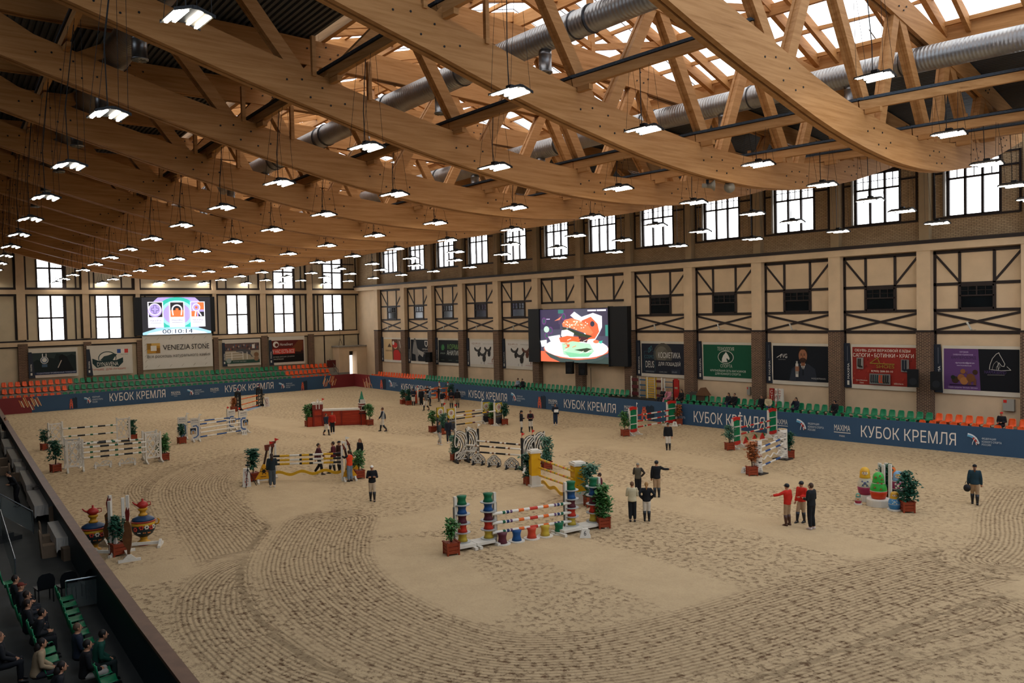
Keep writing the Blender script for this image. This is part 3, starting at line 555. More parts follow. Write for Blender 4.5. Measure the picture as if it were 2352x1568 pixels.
for y, nm, x0 in ((-5.0, 'leftmost duct, high in the dark left side of the roof', 14), (-16.6, 'second duct from the left, under the left edge of the skylight', 10), (-28.0, 'third duct from the left, under the right half of the skylight', 2.5), (-40.0, 'rightmost duct, in the dark side of the roof by the windows', 3)):
    t = T('ventilation_duct', 'round spiral-seam steel ' + nm, 'duct', (0, 0, 0), 0, 'round steel ventilation ducts')
    X = [x0 + (84 - x0) * i / 28 for i in range(29)]
    m = MB(); m.tube([S(x, y, 17.95) for x in X], .56, 20); m.build('duct', SPI, t, True)
    m = MB()
    for x in TR:
        if x > x0:
            for dx in (.55, 1.25): p = S(x + dx, y, 17.95); m.tube([p, p + Vector((.07, 0, 0))], .6, 20)
    m.build('joint_rings', M('duct_band', '#4d5054', .4, .7), t, True)
    for j in range(13):
        x = 10.7 + 5.95 * j
        if x < x0 + 1: continue
        p = S(x, y, 17.5); m = MB(); m.lathe(p, [(.27, -.95), (.31, -.93), (.31, -.88), (.27, -.86), (.27, -.2), (.29, -.18), (.27, -.14), (.27, 0)], 16); sp = m.build('outlet', ZINC, t, True)
        m = MB(); m.lathe(p, [(.05, -.98), (.05, -.94)], 10)
        for a in range(10): m.beam(p + Vector((.05 * math.cos(a * .628), .05 * math.sin(a * .628), -.96)), p + Vector((.26 * math.cos(a * .628), .26 * math.sin(a * .628), -.96)), .03, .02)
        m.build('grille', M('grille_metal', '#8a867c', .5, .4), sp)
# corrugated deck left and right of the skylight
def deckmat():
    m, nt, b = newmat('deck_steel'); b.inputs['Base Color'].default_value = rgb('#54585a'); b.inputs['Metallic'].default_value = .3; b.inputs['Roughness'].default_value = .5; return m
DECK = deckmat()
for nm, ya, yb_ in (('ceiling_left', 3.2, -12.6), ('ceiling_right', -32.6, -48.6)):
    m = MB(); n = 62; XX = [-1, 1.95] + [7.9 + 5.95 * i for i in range(14)]; prof = []
    for i in range(n):
        y = ya + (yb_ - ya) * i / n; dy = (yb_ - ya) / n
        prof += [(y, 0), (y + dy * .4, 0), (y + dy * .55, .09), (y + dy * .85, .09)]
    vs = []; fs = []
    for x in XX:
        for y, dz in prof: vs.append(S(x, y, 19.95 + dz))
    N = len(prof)
    for i in range(len(XX) - 1):
        for q in range(N - 1): fs.append((i * N + q, i * N + q + 1, (i + 1) * N + q + 1, (i + 1) * N + q))
    m.add(vs, fs); ST(nm, m, DECK)
# skylight: curb beams, rafters, purlins, ridge beam, translucent panels
def skypane():
    m, nt, b = newmat('translucent_panel'); L = nt.links.new
    tc = nt.nodes.new('ShaderNodeTexCoord'); n = nt.nodes.new('ShaderNodeTexNoise'); n.inputs['Scale'].default_value = .9; n.inputs['Detail'].default_value = 3
    r = nt.nodes.new('ShaderNodeValToRGB'); e = r.color_ramp.elements; e[0].color = (.78, .83, .9, 1); e[1].color = (.95, .97, 1, 1); e[0].position = .35; e[1].position = .6
    L(tc.outputs['Object'], n.inputs['Vector']); L(n.outputs['Fac'], r.inputs[0]); L(r.outputs[0], b.inputs['Emission Color']); b.inputs['Emission Strength'].default_value = SKY_E
    b.inputs['Base Color'].default_value = (.8, .82, .85, 1); return m
SKP = skypane()
YR = -22.7; ER, EL, ZE, ZR = -32.5, -12.9, 20.75, 23.6
t = T('window_99', None, None); t['kind'] = 'structure'
for nm, ye in (('skylight_curb', ER), ('skylight_curb', EL)):
    m = MB()
    for k in range(13): p, q = S(TR[k], ye, 20.3), S(TR[k + 1], ye, 20.3); m.beam(p, q, .24, .95)
    m.build('curb_beam', GLX, t)
for side, ye in (('right', ER), ('left', EL)):
    for k in range(13):
        m = MB(); A, B, C_, D = S(TR[k], ye, ZE), S(TR[k + 1], ye, ZE), S(TR[k + 1], YR, ZR), S(TR[k], YR, ZR)
        up_ = Vector((0, 0, .12)); m.hexa([A, B, C_, D, A + up_, B + up_, C_ + up_, D + up_]); m.build('panel', SKP, t)
    for f in (.03, .22, .42, .62, .82):
        m = MB(); y = ye + (YR - ye) * f; z = ZE + (ZR - ZE) * f
        for k in range(13): m.beam(S(TR[k], y, z) - Vector((0, 0, .16)), S(TR[k + 1], y, z) - Vector((0, 0, .16)), .14, .2)
        m.build('purlin', GLX, t)
    m = MB()
    for k in range(13):
        for i in range(6):
            x = TR[k] + 5.95 * i / 6; p, q = S(x, ye, ZE), S(x, YR, ZR); o_ = Vector((0, 0, -.03)); m.beam(p + o_, q + o_, .05, .05)
    m.build('glazing_bars', M('glazing_bar', '#9aa0a8', .5), t)
    for k in range(13):
        for h_ in (.33, .83):
            x = TR[k] + 5.95 * h_
            m = MB(); m.beam(S(x, ye, ZE - .4), S(x, YR, ZR - .45), .2, .5); m.build('rafter', GL, t)
for k in range(1, 13):
    x = TR[k]; m = MB(); m.beam(S(x, YR, 19.8), S(x, YR, ZR - .3), .26, .26, (0, 1, 0)); m.build('king_post', GL, t)
    for ye, s in ((ER, 1), (EL, -1)):
        m = MB(); m.beam(S(x, YR, 20.1), S(x, YR - s * 5.2, ZR - 1.95), .2, .3); m.build('strut', GL, t)
        m = MB(); m.beam(S(x, ye, ZE - .35), S(x, YR, ZR - .4), .26, .55); m.build('rafter', GL, t)
m = MB()
for k in range(13): m.beam(S(TR[k], YR, ZR - .75), S(TR[k + 1], YR, ZR - .75), .24, .7)
m.build('ridge_beam', GLX, t)
for ym in (YR - 5.0, YR + 5.0):
    m = MB()
    for k in range(13): m.beam(S(TR[k], ym, ZR - 2.1), S(TR[k + 1], ym, ZR - 2.1), .2, .55)
    m.build('side_beam', GLX, t)
# wind bracing rods at the near right corner
m = MB(); WH = M('pale_steel', '#b9b5aa', .5, .3)
for a, b_ in (((2188, 340), (2352, 158)), ((2275, 138), (2352, 205))):
    p = RW(*a, -49); q = RW(*b_, -52); m.beam(p, q, .12, .12)
m.build('trim_60', WH, kind='structure')
# ---- hanging lights
LAMP = emat('led_tube', (1.0, .95, .84, 1), LAMP_E); BLK = M('black_metal', '#15171a', .45, .4); REF = M('lamp_reflector', '#57534a', .5, .2)
CAB = M('black_cable', '#101214', .6)
def make_light(mb_only=False):
    root = T('pendant_light', 'x', 'ceiling light'); 
    m = MB(); m.bb(-.56, -.07, .02, .56, .07, .12); m.bb(-.12, -.1, .1, .12, .1, .2)
    for s in (-1, 1):
        for e in (-.56, .52): m.hexa([(e, s * .05, .04), (e + .04, s * .05, .04), (e + .04, s * .5, -.1), (e, s * .5, -.1), (e, s * .05, .12), (e + .04, s * .05, .12), (e + .04, s * .5, -.02), (e, s * .5, -.02)])
    m.build('housing', BLK, root)
    for s in (-1, 1):
        m = MB(); m.hexa([(-.54, s * .05, .06), (.54, s * .05, .06), (.54, s * .48, -.06), (-.54, s * .48, -.06), (-.54, s * .05, .09), (.54, s * .05, .09), (.54, s * .48, -.03), (-.54, s * .48, -.03)]); m.build('reflector', REF, root)
        for f in (.17, .37):
            m = MB(); y = s * f; z = .06 - .12 * (f - .05) / .43 - .035; m.bb(-.5, y - .038, z - .022, .5, y + .038, z + .02); m.build('tube', LAMP, root)
    return root
def hang(root, p, y, x):
    "cables from the lamp up to the beam it hangs from"
    top = S(x, y, zbeam(y)) - p; h_ = top.z - .12; m = MB()
    for sx in (-.5, .5):
        for sy in (-1, 1): m.tube([(sx, sy * .42, .02), (sx, top.y + sy * .1, h_)], .008, 4)
    m.tube([(.1, .0, .2), (.1, .03, h_ * .4), (.05, top.y, h_)], .018, 5)
    m.build('suspension', CAB, root)
LIGHT = make_light(); first = [True]
LNAM = ['leftmost row', 'second row from the left', 'third row from the left', 'fourth row from the left', 'fourth row from the right', 'third row from the right', 'second row from the right', 'rightmost row along the windows']
for r, y in enumerate(LROW):
    for j in range(14):
        x = 5.47 + 6.05 * j
        if j == 0 and r in (0, 1): continue
        p = S(x, y, 13.45); lab = f'hanging twin-wing LED light, {nth(j)} from the camera in the {LNAM[r]}'
        if first[0]:
            first[0] = False; LIGHT.location = p; LIGHT['label'] = lab; LIGHT['group'] = 'hanging LED lights'; lts = [(LIGHT, p, y, x)]
        else: lts.append((copytree(LIGHT, p, 0, lab, 'hanging LED lights'), p, y, x))
for a in lts: hang(*a)
p = G(876 * 0 + 576, 603, 12.9)
m = MB(); m.lathe((0, 0, 0), [(.5, 0), (.62, .05), (.6, .12), (.1, .16)], 20); m.tube([(0, 0, .16), (0, 0, 1.4)], .012, 4)
o = m.build('disc_light', emat('disc_lamp', (1, .97, .92, 1), 2.0), label='round white disc lamp hanging below the far trusses', cat='ceiling light'); o.location = RW(576, 604, -30)
# ================================================================ FLAT ARTWORK
COLM = {}
def cm(col, e=0.):
    k = (col, e)
    if k not in COLM:
        COLM[k] = emat('screen_' + col.strip('#'), col, e) if e else M('print_' + col.strip('#'), col, .6, spec=.2)
    return COLM[k]
class CV:
    "flat print on a rectangle: o is the lower left corner, ex and ey its sides; shapes in 0..1 of each side"
    def __init__(s, o, ex, ey, parent=None, e=0., off=.012):
        s.o, s.ex, s.ey, s.par, s.e = Vector(o), Vector(ex), Vector(ey), parent, e
        s.n = s.ex.cross(s.ey).normalized(); s.d = off; s.mb = MB(); s.cols = []; s.W = s.ex.length; s.H = s.ey.length
    def poly(s, pts, col):
        if col not in s.cols: s.cols.append(col)
        s.mb.m = s.cols.index(col); s.mb.prism(pts, s.o + s.n * s.d, s.ex, s.ey, s.n * .002); s.d += .0022; return s
    def rect(s, a0, b0, a1, b1, col): return s.poly([(a0, b0), (a1, b0), (a1, b1), (a0, b1)], col)
    def ell(s, cx, cy, rx, ry=None, col='#ffffff', n=22, a0=0, a1=360):
        ry = ry if ry is not None else rx * s.W / s.H
        return s.poly([(cx + rx * math.cos(math.radians(a0 + (a1 - a0) * i / n)), cy + ry * math.sin(math.radians(a0 + (a1 - a0) * i / n))) for i in range(n if a1 - a0 == 360 else n + 1)], col)
    def line(s, pts, w, col):
        k = s.W / s.H
        for (x0, y0), (x1, y1) in zip(pts[:-1], pts[1:]):
            dx, dy = (x1 - x0), (y1 - y0) / k; L = math.hypot(dx, dy) or 1; nx, ny = -dy / L * w / 2, dx / L * w / 2 * k
            ex_, ey_ = dx / L * w * .3, dy / L * w * .3 * k
            s.poly([(x0 + nx - ex_, y0 + ny - ey_), (x0 - nx - ex_, y0 - ny - ey_), (x1 - nx + ex_, y1 - ny + ey_), (x1 + nx + ex_, y1 + ny + ey_)], col)
        return s
    def arc(s, cx, cy, r, a0, a1, w, col, n=10):
        k = s.W / s.H
        return s.line([(cx + r * math.cos(math.radians(a0 + (a1 - a0) * i / n)), cy + r * k * math.sin(math.radians(a0 + (a1 - a0) * i / n))) for i in range(n + 1)], w, col)
    def txt(s, t, a0, b0, a1, b1, col, bold=.0, vert=False, shear=0.):
        ex, ey = s.ex.normalized(), s.ey.normalized(); o = s.o + s.ex * a0 + s.ey * b0
        if vert: o = s.o + s.ex * a1 + s.ey * b0; lettering(t, o, ey, -ex, s.H * (b1 - b0), s.W * (a1 - a0), cm(col, s.e), s.par, bold, depth=s.d)
        else: lettering(t, o, ex, ey, s.W * (a1 - a0), s.H * (b1 - b0), cm(col, s.e), s.par, bold, depth=s.d, shear=shear)
        s.d += .002; return s
    def done(s, name='print'):
        if s.mb.v: return s.mb.build(name, [cm(c, s.e) for c in s.cols], s.par)
def horse_head(c, x, y, w, h, col, w2=.03):
    "line drawing of a horse's head and neck looking right"
    P = lambda a, b: (x + a * w, y + b * h)
    c.line([P(0, .0), P(.05, .3), P(.2, .65), P(.45, .92), P(.62, 1.0), P(.66, .9)], w2, col)
    c.line([P(.66, .9), P(.85, .6), P(1, .35), P(.95, .2), P(.8, .22), P(.62, .42)], w2, col)
    c.line([P(.62, .42), P(.55, .25), P(.6, 0)], w2, col)
def horse_solid(c, x, y, w, h, col):
    P = [(0, 0), (.04, .35), (.2, .68), (.45, .92), (.55, 1.05), (.62, .95), (.78, .78), (1, .4), (.97, .25), (.85, .24), (.66, .42), (.6, .3), (.72, 0)]
    c.poly([(x + a * w, y + b * h) for a, b in P], col)

# ================================================================ BARRIERS WITH BANNERS
RB = [Vector((a, b, 0)) for a, b in ((92.3, -51.07), (86.18, -50.74), (80.74, -50.47), (71.33, -50.03), (67.24, -49.87), (60.43, -49.63), (54.85, -49.48), (45.92, -49.36), (41.77, -49.35), (32.47, -49.51), (26.43, -49.75), (20.24, -50.14), (14.25, -50.67), (8, -51.2), (-6, -52.6))]
FB = [Vector((a, b, 0)) for a, b in ((91.97, -12.6), (91.93, -13.1), (91.83, -18.31), (91.8, -23.63), (91.82, -29.06), (91.9, -34.6), (92.05, -40.22), (92.27, -45.93), (92.3, -51.07))]
LB = [Vector((a, b, 0)) for a, b in ((91.94, -12.6), (68.49, -10.22), (51.95, -8.58), (40.76, -7.49), (32.86, -6.75), (26.07, -6.14), (20.42, -5.68), (15.95, -5.36), (10.0, -4.9), (-6, -4.0))]
BH = 1.55
def onbar(L, px, py):
    d = ray(px, py); best = None
    for a, b in zip(L[:-1], L[1:]):
        e = b - a; den = d.x * e.y - d.y * e.x
        t = (a.x * e.y - a.y * e.x) / den
        p = Vector((d.x * t, d.y * t, CAMZ + d.z * t)); s = (p - a).dot(e) / e.length_squared
        if t > 0 and -.0001 <= s <= 1.0001: return p
        if best is None or abs(s - .5) < best[0]: best = (abs(s - .5), p)
    return best[1]
def barrier(L, name, label, mats, splits, th=.12):
    "one banner-clad barrier; splits: (from, to) distances along it given a material index"
    m = MB(); acc = 0
    for a, b in zip(L[:-1], L[1:]):
        e = (b - a); n = e.length; u = e / n; nr = Vector((-u.y, u.x, 0))
        cuts = sorted({0, n} | {min(max(q - acc, 0), n) for s in splits for q in s[:2]})
        for c0, c1 in zip(cuts[:-1], cuts[1:]):
            if c1 - c0 < 1e-3: continue
            mid = acc + (c0 + c1) / 2; m.m = 0
            for s0, s1, i in splits:
                if s0 <= mid <= s1: m.m = i
            p, q = a + u * c0, a + u * c1
            b4 = [p - nr * th, q - nr * th, q, p]; m.hexa(b4 + [v + Vector((0, 0, BH)) for v in b4])
        acc += n
    t = T(name, label, 'barrier'); m.build('vinyl', mats, t); return t
MAROON = M('maroon_vinyl', '#7c2a2c', .55, noise=.1, scale=.6)
LN = sum((b - a).length for a, b in zip(RB[:-1], RB[1:]))
tR = barrier(RB[::-1], 'arena_barrier', 'long navy banner barrier with white lettering along the right side of the arena', [NAVY, MAROON], [(LN - 4.2, LN, 1)])
tF = barrier(FB[::-1], 'arena_barrier', 'navy and maroon banner barrier with white lettering below the far stand', [NAVY, MAROON], [(0, 3.3, 1), (35.4, 60, 1)])
def barart(L, t, items):
    for it in items:
        kind, l, yb_, r, yb2, yt = it[:6]
        o = onbar(L, l, yb_); q = onbar(L, r, yb2); ex = q - o; ex.z = 0; H = onbar(L, l, yt).z - o.z
        c = CV(o, ex, Vector((0, 0, H)), t, off=.02)
        if kind == 'K': c.txt('КУБОК КРЕМЛЯ', 0, 0, 1, 1, '#e6ddd2', .012)
        elif kind == 'M': c.txt('MAXIMA', .02, .5, .98, 1, '#dcd8d0', .02).rect(0, .33, 1, .39, '#dcd8d0').txt('PARK', .33, .0, .67, .14, '#dcd8d0')
        elif kind == 'L':
            c.arc(.0, .05, .33, 8, 85, .045, '#dfe6ea'); c.arc(.0, .0, .29, 50, 85, .06, '#6aa7c8'); c.arc(0, 0, .29, 8, 50, .06, '#b8453f')
            horse_head(c, .16, .05, .2, .8, '#e6e6e2', .018)
            c.txt('ФЕДЕРАЦИЯ', .44, .7, .84, .95, '#cfd5d8', .01).txt('КОННОГО СПОРТА', .44, .37, 1, .6, '#cfd5d8', .01).txt('РОССИИ', .44, .05, .7, .27, '#cfd5d8', .01)
        elif kind == 'T':
            c.poly([(.35, 0), (.35, .85), (.5, .95), (.65, .88), (.8, 1), (1, .9), (1, 0)], '#22313f')
            for x0, y0, x1, y1 in ((.0, 0, .14, .25), (.3, 0, .44, .25), (0, .2, .44, .45), (.06, .45, .4, .66), (.1, .66, .34, .84)): c.rect(x0, y0, x1, y1, '#c9614a')
            for y in (.3, .55, .75): c.rect(.16, y, .26, y + .07, '#7c2a2c')
        elif kind == 'S':
            for i in range(12):
                a = i / 12; h0 = rnd.random() * .45; w_ = .028 + rnd.random() * .02; h1 = min(1, h0 + .35 + rnd.random() * .4); sl = .22 if it[6] > 0 else -.22
                x = lambda b: .1 + a * .75 + b * sl * (1 if it[6] > 0 else 1)
                c.poly([(x(h0), h0), (x(h0) + w_, h0), (x(h1) + w_, h1), (x(h1), h1)], ('#d98d5c', '#e8d3b4', '#b5563d', '#e0b07a')[i % 4])
        c.done('motif')
barart(RB, tR, [('S', 836, 893, 862, 897, 862, -1), ('T', 874, 892, 887, 894, 868), ('L', 894, 888, 916, 891, 876), ('K', 922, 894, 991, 902, 880), ('M', 1054, 909, 1070, 911, 897),
    ('K', 1077, 912, 1165, 921, 895), ('L', 1175, 920, 1208, 924, 905), ('T', 1236, 936, 1254, 938, 906), ('M', 1260, 930, 1281, 933, 916), ('K', 1296, 936, 1415, 949, 916), ('M', 1434, 948, 1459, 951, 930),
    ('T', 1474, 962, 1503, 966, 928), ('L', 1528, 965, 1576, 972, 942), ('K', 1594, 969, 1757, 988, 943), ('M', 1779, 984, 1810, 988, 961), ('L', 1830, 986, 1894, 993, 966), ('M', 1916, 1001, 1954, 1006, 974), ('K', 1978, 1003, 2196, 1027, 976), ('L', 2222, 1020, 2302, 1029, 1000)])
barart(FB[::-1], tF, [('S', 48, 945, 112, 940, 912, -1), ('T', 160, 938, 178, 937, 912), ('L', 193, 927, 236, 923, 910), ('K', 252, 922, 380, 914, 903), ('M', 393, 911, 415, 909, 899), ('L', 430, 908, 468, 905, 895), ('M', 483, 902, 503, 900, 891),
    ('K', 517, 901, 628, 892, 885), ('L', 640, 893, 676, 889, 880), ('T', 692, 896, 706, 895, 874), ('S', 734, 890, 775, 887, 863, 1)])
# left barrier with brown cap
m = MB(); cap = MB()
for a, b in zip(LB[:-1], LB[1:]):
    u = (b - a).normalized(); nr = Vector((-u.y, u.x, 0)); nr = nr if nr.y > 0 else -nr; z = Vector((0, 0, 1.42))
    m.hexa([a, b, b + nr * .1, a + nr * .1, a + z, b + z, b + nr * .1 + z, a + nr * .1 + z])
    z0, z1 = Vector((0, 0, 1.42)), Vector((0, 0, 1.5)); a2, b2 = a - nr * .06, b - nr * .06
    cap.hexa([a2 + z0, b2 + z0, b2 + nr * .3 + z0, a2 + nr * .3 + z0, a2 + z1, b2 + z1, b2 + nr * .3 + z1, a2 + nr * .3 + z1])
tL = T('arena_barrier', 'dark teal barrier wall with brown cap rail along the left stand', 'barrier')
m.build('wall_panel', M('dark_teal_panel', '#173039', .5, noise=.15, scale=1), tL); cap.build('cap_rail', M('brown_cap', '#6b4f3e', .5, noise=.2, scale=3), tL)

# ================================================================ STAND SEATS
GRN = M('green_seat_plastic', '#0f7a4e', .38, spec=.45); ORG = M('orange_seat_plastic', '#e8591c', .38, spec=.45)
def seat_mesh(mat, nm):
    mb = MB(); n = 5; prof = [(.22, .0, .21), (.2, .035, .215), (.05, .01, .22), (-.12, .0, .22), (-.17, .04, .215), (-.2, .14, .21), (-.235, .32, .2), (-.25, .42, .17), (-.245, .45, .13)]
    vs = []; fs = []
    for lay in (0, 1):
        for d, z, w_ in prof:
            for k in range(n):
                f = k / (n - 1) * 2 - 1; curl = .04 * f * f
                off = -.022 if lay else 0
                vs.append((f * w_, d + (curl if d < -.15 else 0) + (off if d < -.15 else 0), z + (curl if d >= -.15 else 0) + (off if d >= -.15 else 0)))
    R = len(prof); B = R * n
    for i in range(R - 1):
        for k in range(n - 1):
            fs.append((i * n + k, i * n + k + 1, (i + 1) * n + k + 1, (i + 1) * n + k)); fs.append((B + i * n + k, B + (i + 1) * n + k, B + (i + 1) * n + k + 1, B + i * n + k + 1))
    ed = [k for k in range(n)] + [i * n + n - 1 for i in range(1, R)] + [(R - 1) * n + k for k in range(n - 2, -1, -1)] + [i * n for i in range(R - 2, 0, -1)]
    for p, q in zip(ed, ed[1:] + ed[:1]): fs.append((q, p, p + B, q + B))
    mb.add(vs, fs); mb.bb(-.05, -.12, -.12, .05, .1, -.01)
    me = bpy.data.meshes.new(nm); me.from_pydata(mb.v, [], mb.f); me.materials.append(mat); me.polygons.foreach_set('use_smooth', [True] * len(me.polygons)); me.update(); return me
SG, SO = seat_mesh(GRN, 'green_seat'), seat_mesh(ORG, 'orange_seat')
def seat(loc, rz, green, label, group):
    o = link('stand_seat', SG if green else SO, label=label, cat='seat', group=group); o.location = loc; o.rotation_euler = (0, 0, rz); return o
st = MB()
for i, (x, z) in enumerate(((92.95, 1.22), (93.72, 1.84), (94.5, 2.46))):
    st.bb(x - .38, -51, 0, x + .42, -12.9, z - .1)
st.bb(94.9, -51, 0, 95.2, -12.9, 2.36)
ST('floor_far', st, M('far_riser', '#8f887c', .8, noise=.1, scale=1))
edge = {0: (147, 673), 1: (157, 661), 2: (167, 644)}; ends = {0: (11, 768), 1: (10, 758), 2: (9, 750)}
for i, (x, z) in enumerate(((92.95, 1.22), (93.72, 1.84), (94.5, 2.46))):
    nm = ('front row', 'middle row', 'back row')[i]; py = (905, 890, 875)[i]
    ya, yz = FW(ends[i][0], py, x).y, FW(ends[i][1], py - 48, x).y; e0, e1 = FW(edge[i][0], py, x).y, FW(edge[i][1], py - 40, x).y
    n = int((ya - yz) / .585)
    for k in range(n + 1):
        y = ya - k * .585; g = e1 < y < e0
        seat((x, y, z), math.pi / 2, g, f"{'green' if g else 'orange'} stand seat, {nth(k)} from the left in the {nm} of the far stand", f"{'green' if g else 'orange'} seats of the far stand")
# right stand: one raised row behind the barrier
rs = MB(); rs.bb(16, -52.6, 0, 90, -51.72, 1.28); rs.bb(16, -53.0, 0, 90, -52.6, .4); ST('floor_right_riser', rs, M('dark_riser', '#2b2a29', .7, noise=.15))
GA, GB = RW(1438, 906, -52).x, RW(1566, 918, -52).x; OE, OS = RW(976, 870, -52).x, RW(2142, 960, -52).x
k = 0; x = 16.6; rseats = []
while x < 88.6:
    if not GB < x < GA:
        g = OS < x < OE
        part = 'between the near orange seats and the stored jumps' if x < GB else 'beyond the stored jumps'
        rseats.append((x, g)); seat((x, -52.05, 1.46), 0, g, f"{'green' if g else 'orange'} seat behind the right barrier, {nth(k)} counting from the camera end", f"{'green' if g else 'orange'} seats behind the right barrier")
        k += 1
    x += .578
mb = MB(); ME = SG
fr = MB(); fro = MB()
for x, g in rseats:
    q = fr if g else fro; i = 0
    a = next(((a, b) for a, b in zip(RB[:-1], RB[1:]) if b.x <= x <= a.x), (RB[-2], RB[-1])); f = (x - a[1].x) / (a[0].x - a[1].x); y = a[1].y + (a[0].y - a[1].y) * f
    q.add([(v.co.x + x + .29, v.co.y + y - .42, v.co.z + 1.19) for v in SG.vertices], [tuple(p.vertices) for p in SG.polygons])
fr.build('front_seat_row', GRN, smooth=True, label='tops of the green lower seats showing just above the right barrier', cat='seats', kind='stuff')
fro.build('front_seat_row', ORG, smooth=True, label='tops of the orange lower seats showing just above the right barrier', cat='seats', kind='stuff')
# ================================================================ WALL BANNERS AND SCREENS
WHV = '#cfc8ba'
def wall_banner(k, label, draw, base, u1=4.98):
    s = (PX[k + 1] - PX[k]) / 6; X0 = PX[k + 1] - .98 * s - .0; X1 = PX[k] + .62 * s; y = -53.4
    t = T('advertising_banner', label, 'banner', ((X0 + X1) / 2, y, 4.5), 0, None); L = (-(X0 + X1) / 2, -y, -4.5)
    def mv(o): o.location = L; return o
    m = MB(); m.bb(X1 - .05, y - .05, 3.02, X0 + .02, y, 5.98); mv(m.build('backing', M('banner_white_vinyl', '#c9c0b0', .6, noise=.06, scale=1), t))
    m = MB(); m.prism([(X0 + .45, 3.06), (X0 - .02, 3.06), (X0 + .12, 6.05), (X0 + .5, 6.05)], (0, y - .05, 0), (1, 0, 0), (0, 0, 1), (0, .1, 0)); mv(m.build('side_strip', M('strip_dark_blue', '#232a36', .55), t))
    n0 = len(t.children)
    c = CV((X0 + .45, y + .05, 3.06), (-.5, 0, 0), (0, 0, 3), t); c.txt('MAXIMA', .38, .2, .68, .55, '#d8d4ca', .02, vert=True).rect(.36, .06, .66, .16, '#cfcabd').rect(.4, .6, .43, .93, '#8a8e98'); c.done('strip_print')
    c = CV((X0 - .08, y, 3.3), (-(X0 - X1 - .1), 0, 0), (0, 0, 2.5), t, off=.006); c.rect(0, 0, 1, 1, base); draw(c); c.done('print')
    for ch in t.children:
        if ch.name.split('.')[0] in ('strip_print', 'print', 'lettering'): ch.location = L
    return t
def b_purple(c):
    c.poly([(0, 0), (.5, 0), (.47, 1), (0, 1)], '#5a3b6b')
    c.txt('ПИТОМНИК', .22, .9, .34, .94, '#b9a6c6').txt('гриффонов и брабансонов', .13, .83, .4, .88, '#b9a6c6').txt('ХАРПЕРСБЭНД', .1, .74, .44, .82, '#2a1c38', .02)
    c.txt('olga.harpersband@gmail.com', .16, .63, .42, .68, '#cdbfd6').txt('www.harpersband.com', .18, .57, .38, .61, '#cdbfd6').txt('Создаём прекрасное. Чувствуем. Заботимся', .06, .03, .46, .08, '#b9a6c6')
    for x, y, r, cl in ((.16, .24, .05, '#3a2a1e'), (.24, .3, .05, '#8a5a33'), (.28, .22, .055, '#a06a3c'), (.37, .3, .06, '#6b4428')): c.ell(x, y, r, None, cl)
    for x, y, r, cl in ((.265, .45, .035, '#8a5a33'), (.43, .44, .035, '#3b2718'), (.13, .3, .03, '#20281e')): c.ell(x, y, r, None, cl)
    for x in (.34, .36, .41, .43): c.rect(x, .12, x + .015, .28, '#6b4428')
    c.rect(.08, .11, .44, .13, '#241730'); c.line([(.34, .36), (.31, .42), (.33, .46)], .008, '#6b4428')
    horse_head(c, .62, .52, .2, .4, '#b9b5ae', .008); horse_head(c, .66, .52, .1, .2, '#8f8b86', .006); c.line([(.64, .52), (.78, .5), (.9, .52), (.85, .6)], .006, '#b9b5ae')
    c.txt('HARPERSBAND', .56, .42, .84, .5, '#4a3a66', .02).line([(.6, .39), (.82, .4)], .005, '#8f8b86')
def b_red(c):
    for i in range(40): c.poly([(x0 := rnd.random() * .95, y0 := rnd.random() * .93), (x0 + .03, y0 + .01), (x0 + .02, y0 + .06)], ('#a03a28', '#6b1d1a', '#b34c30')[i % 3])
    c.txt('ОБУВЬ ДЛЯ ВЕРХОВОЙ ЕЗДЫ', .05, .87, .92, .97, '#e9dfce', .02).txt('САПОГИ • БОТИНКИ • КРАГИ', .02, .74, .97, .84, '#e9dfce', .02)
    c.rect(.08, .42, .19, .72, '#8a8580').rect(.78, .38, .9, .7, '#777370')
    for x in (.11, .14): c.line([(x, .68), (x - .005, .5), (x + .03, .47)], .025, '#26241f')
    for x in (.81, .85): c.line([(x, .67), (x, .44), (x + .03, .42)], .03, '#1d2430')
    c.line([(.3, .58), (.42, .73), (.45, .6)], .012, '#8c7a2e').line([(.3, .58), (.68, .57)], .012, '#8c7a2e').txt('SHOES', .4, .46, .68, .55, '#8c7a2e', .03).txt('ПОШИВ ОБУВИ НА ЗАКАЗ', .33, .41, .63, .44, '#3a1814')
    c.txt('8(902) 208-50-10', .32, .34, .66, .4, '#e9dfce', .01).rect(.29, .03, .62, .31, '#6f6c69')
    for i in range(9): c.line([(.32 + i * .033, .27), (.315 + i * .033, .1), (.33 + i * .033, .08)], .02, ('#20252c', '#1b3a3c', '#b4472a', '#26241f')[(i // 2) % 4])
    c.txt('Карина Мельникова', .08, .1, .26, .14, '#d8cbb8').txt('Елена', .14, .04, .2, .08, '#d8cbb8').txt('stlshorse.ru', .68, .05, .82, .1, '#d8cbb8')
def person_print(c, x, y, w, h, skin, cloth, hair):
    c.poly([(x - w * .5, y), (x - w * .42, y + h * .38), (x - w * .16, y + h * .52), (x + w * .16, y + h * .52), (x + w * .42, y + h * .38), (x + w * .5, y)], cloth)
    c.ell(x, y + h * .74, w * .17, h * .22, hair); c.ell(x, y + h * .7, w * .15, h * .19, skin)
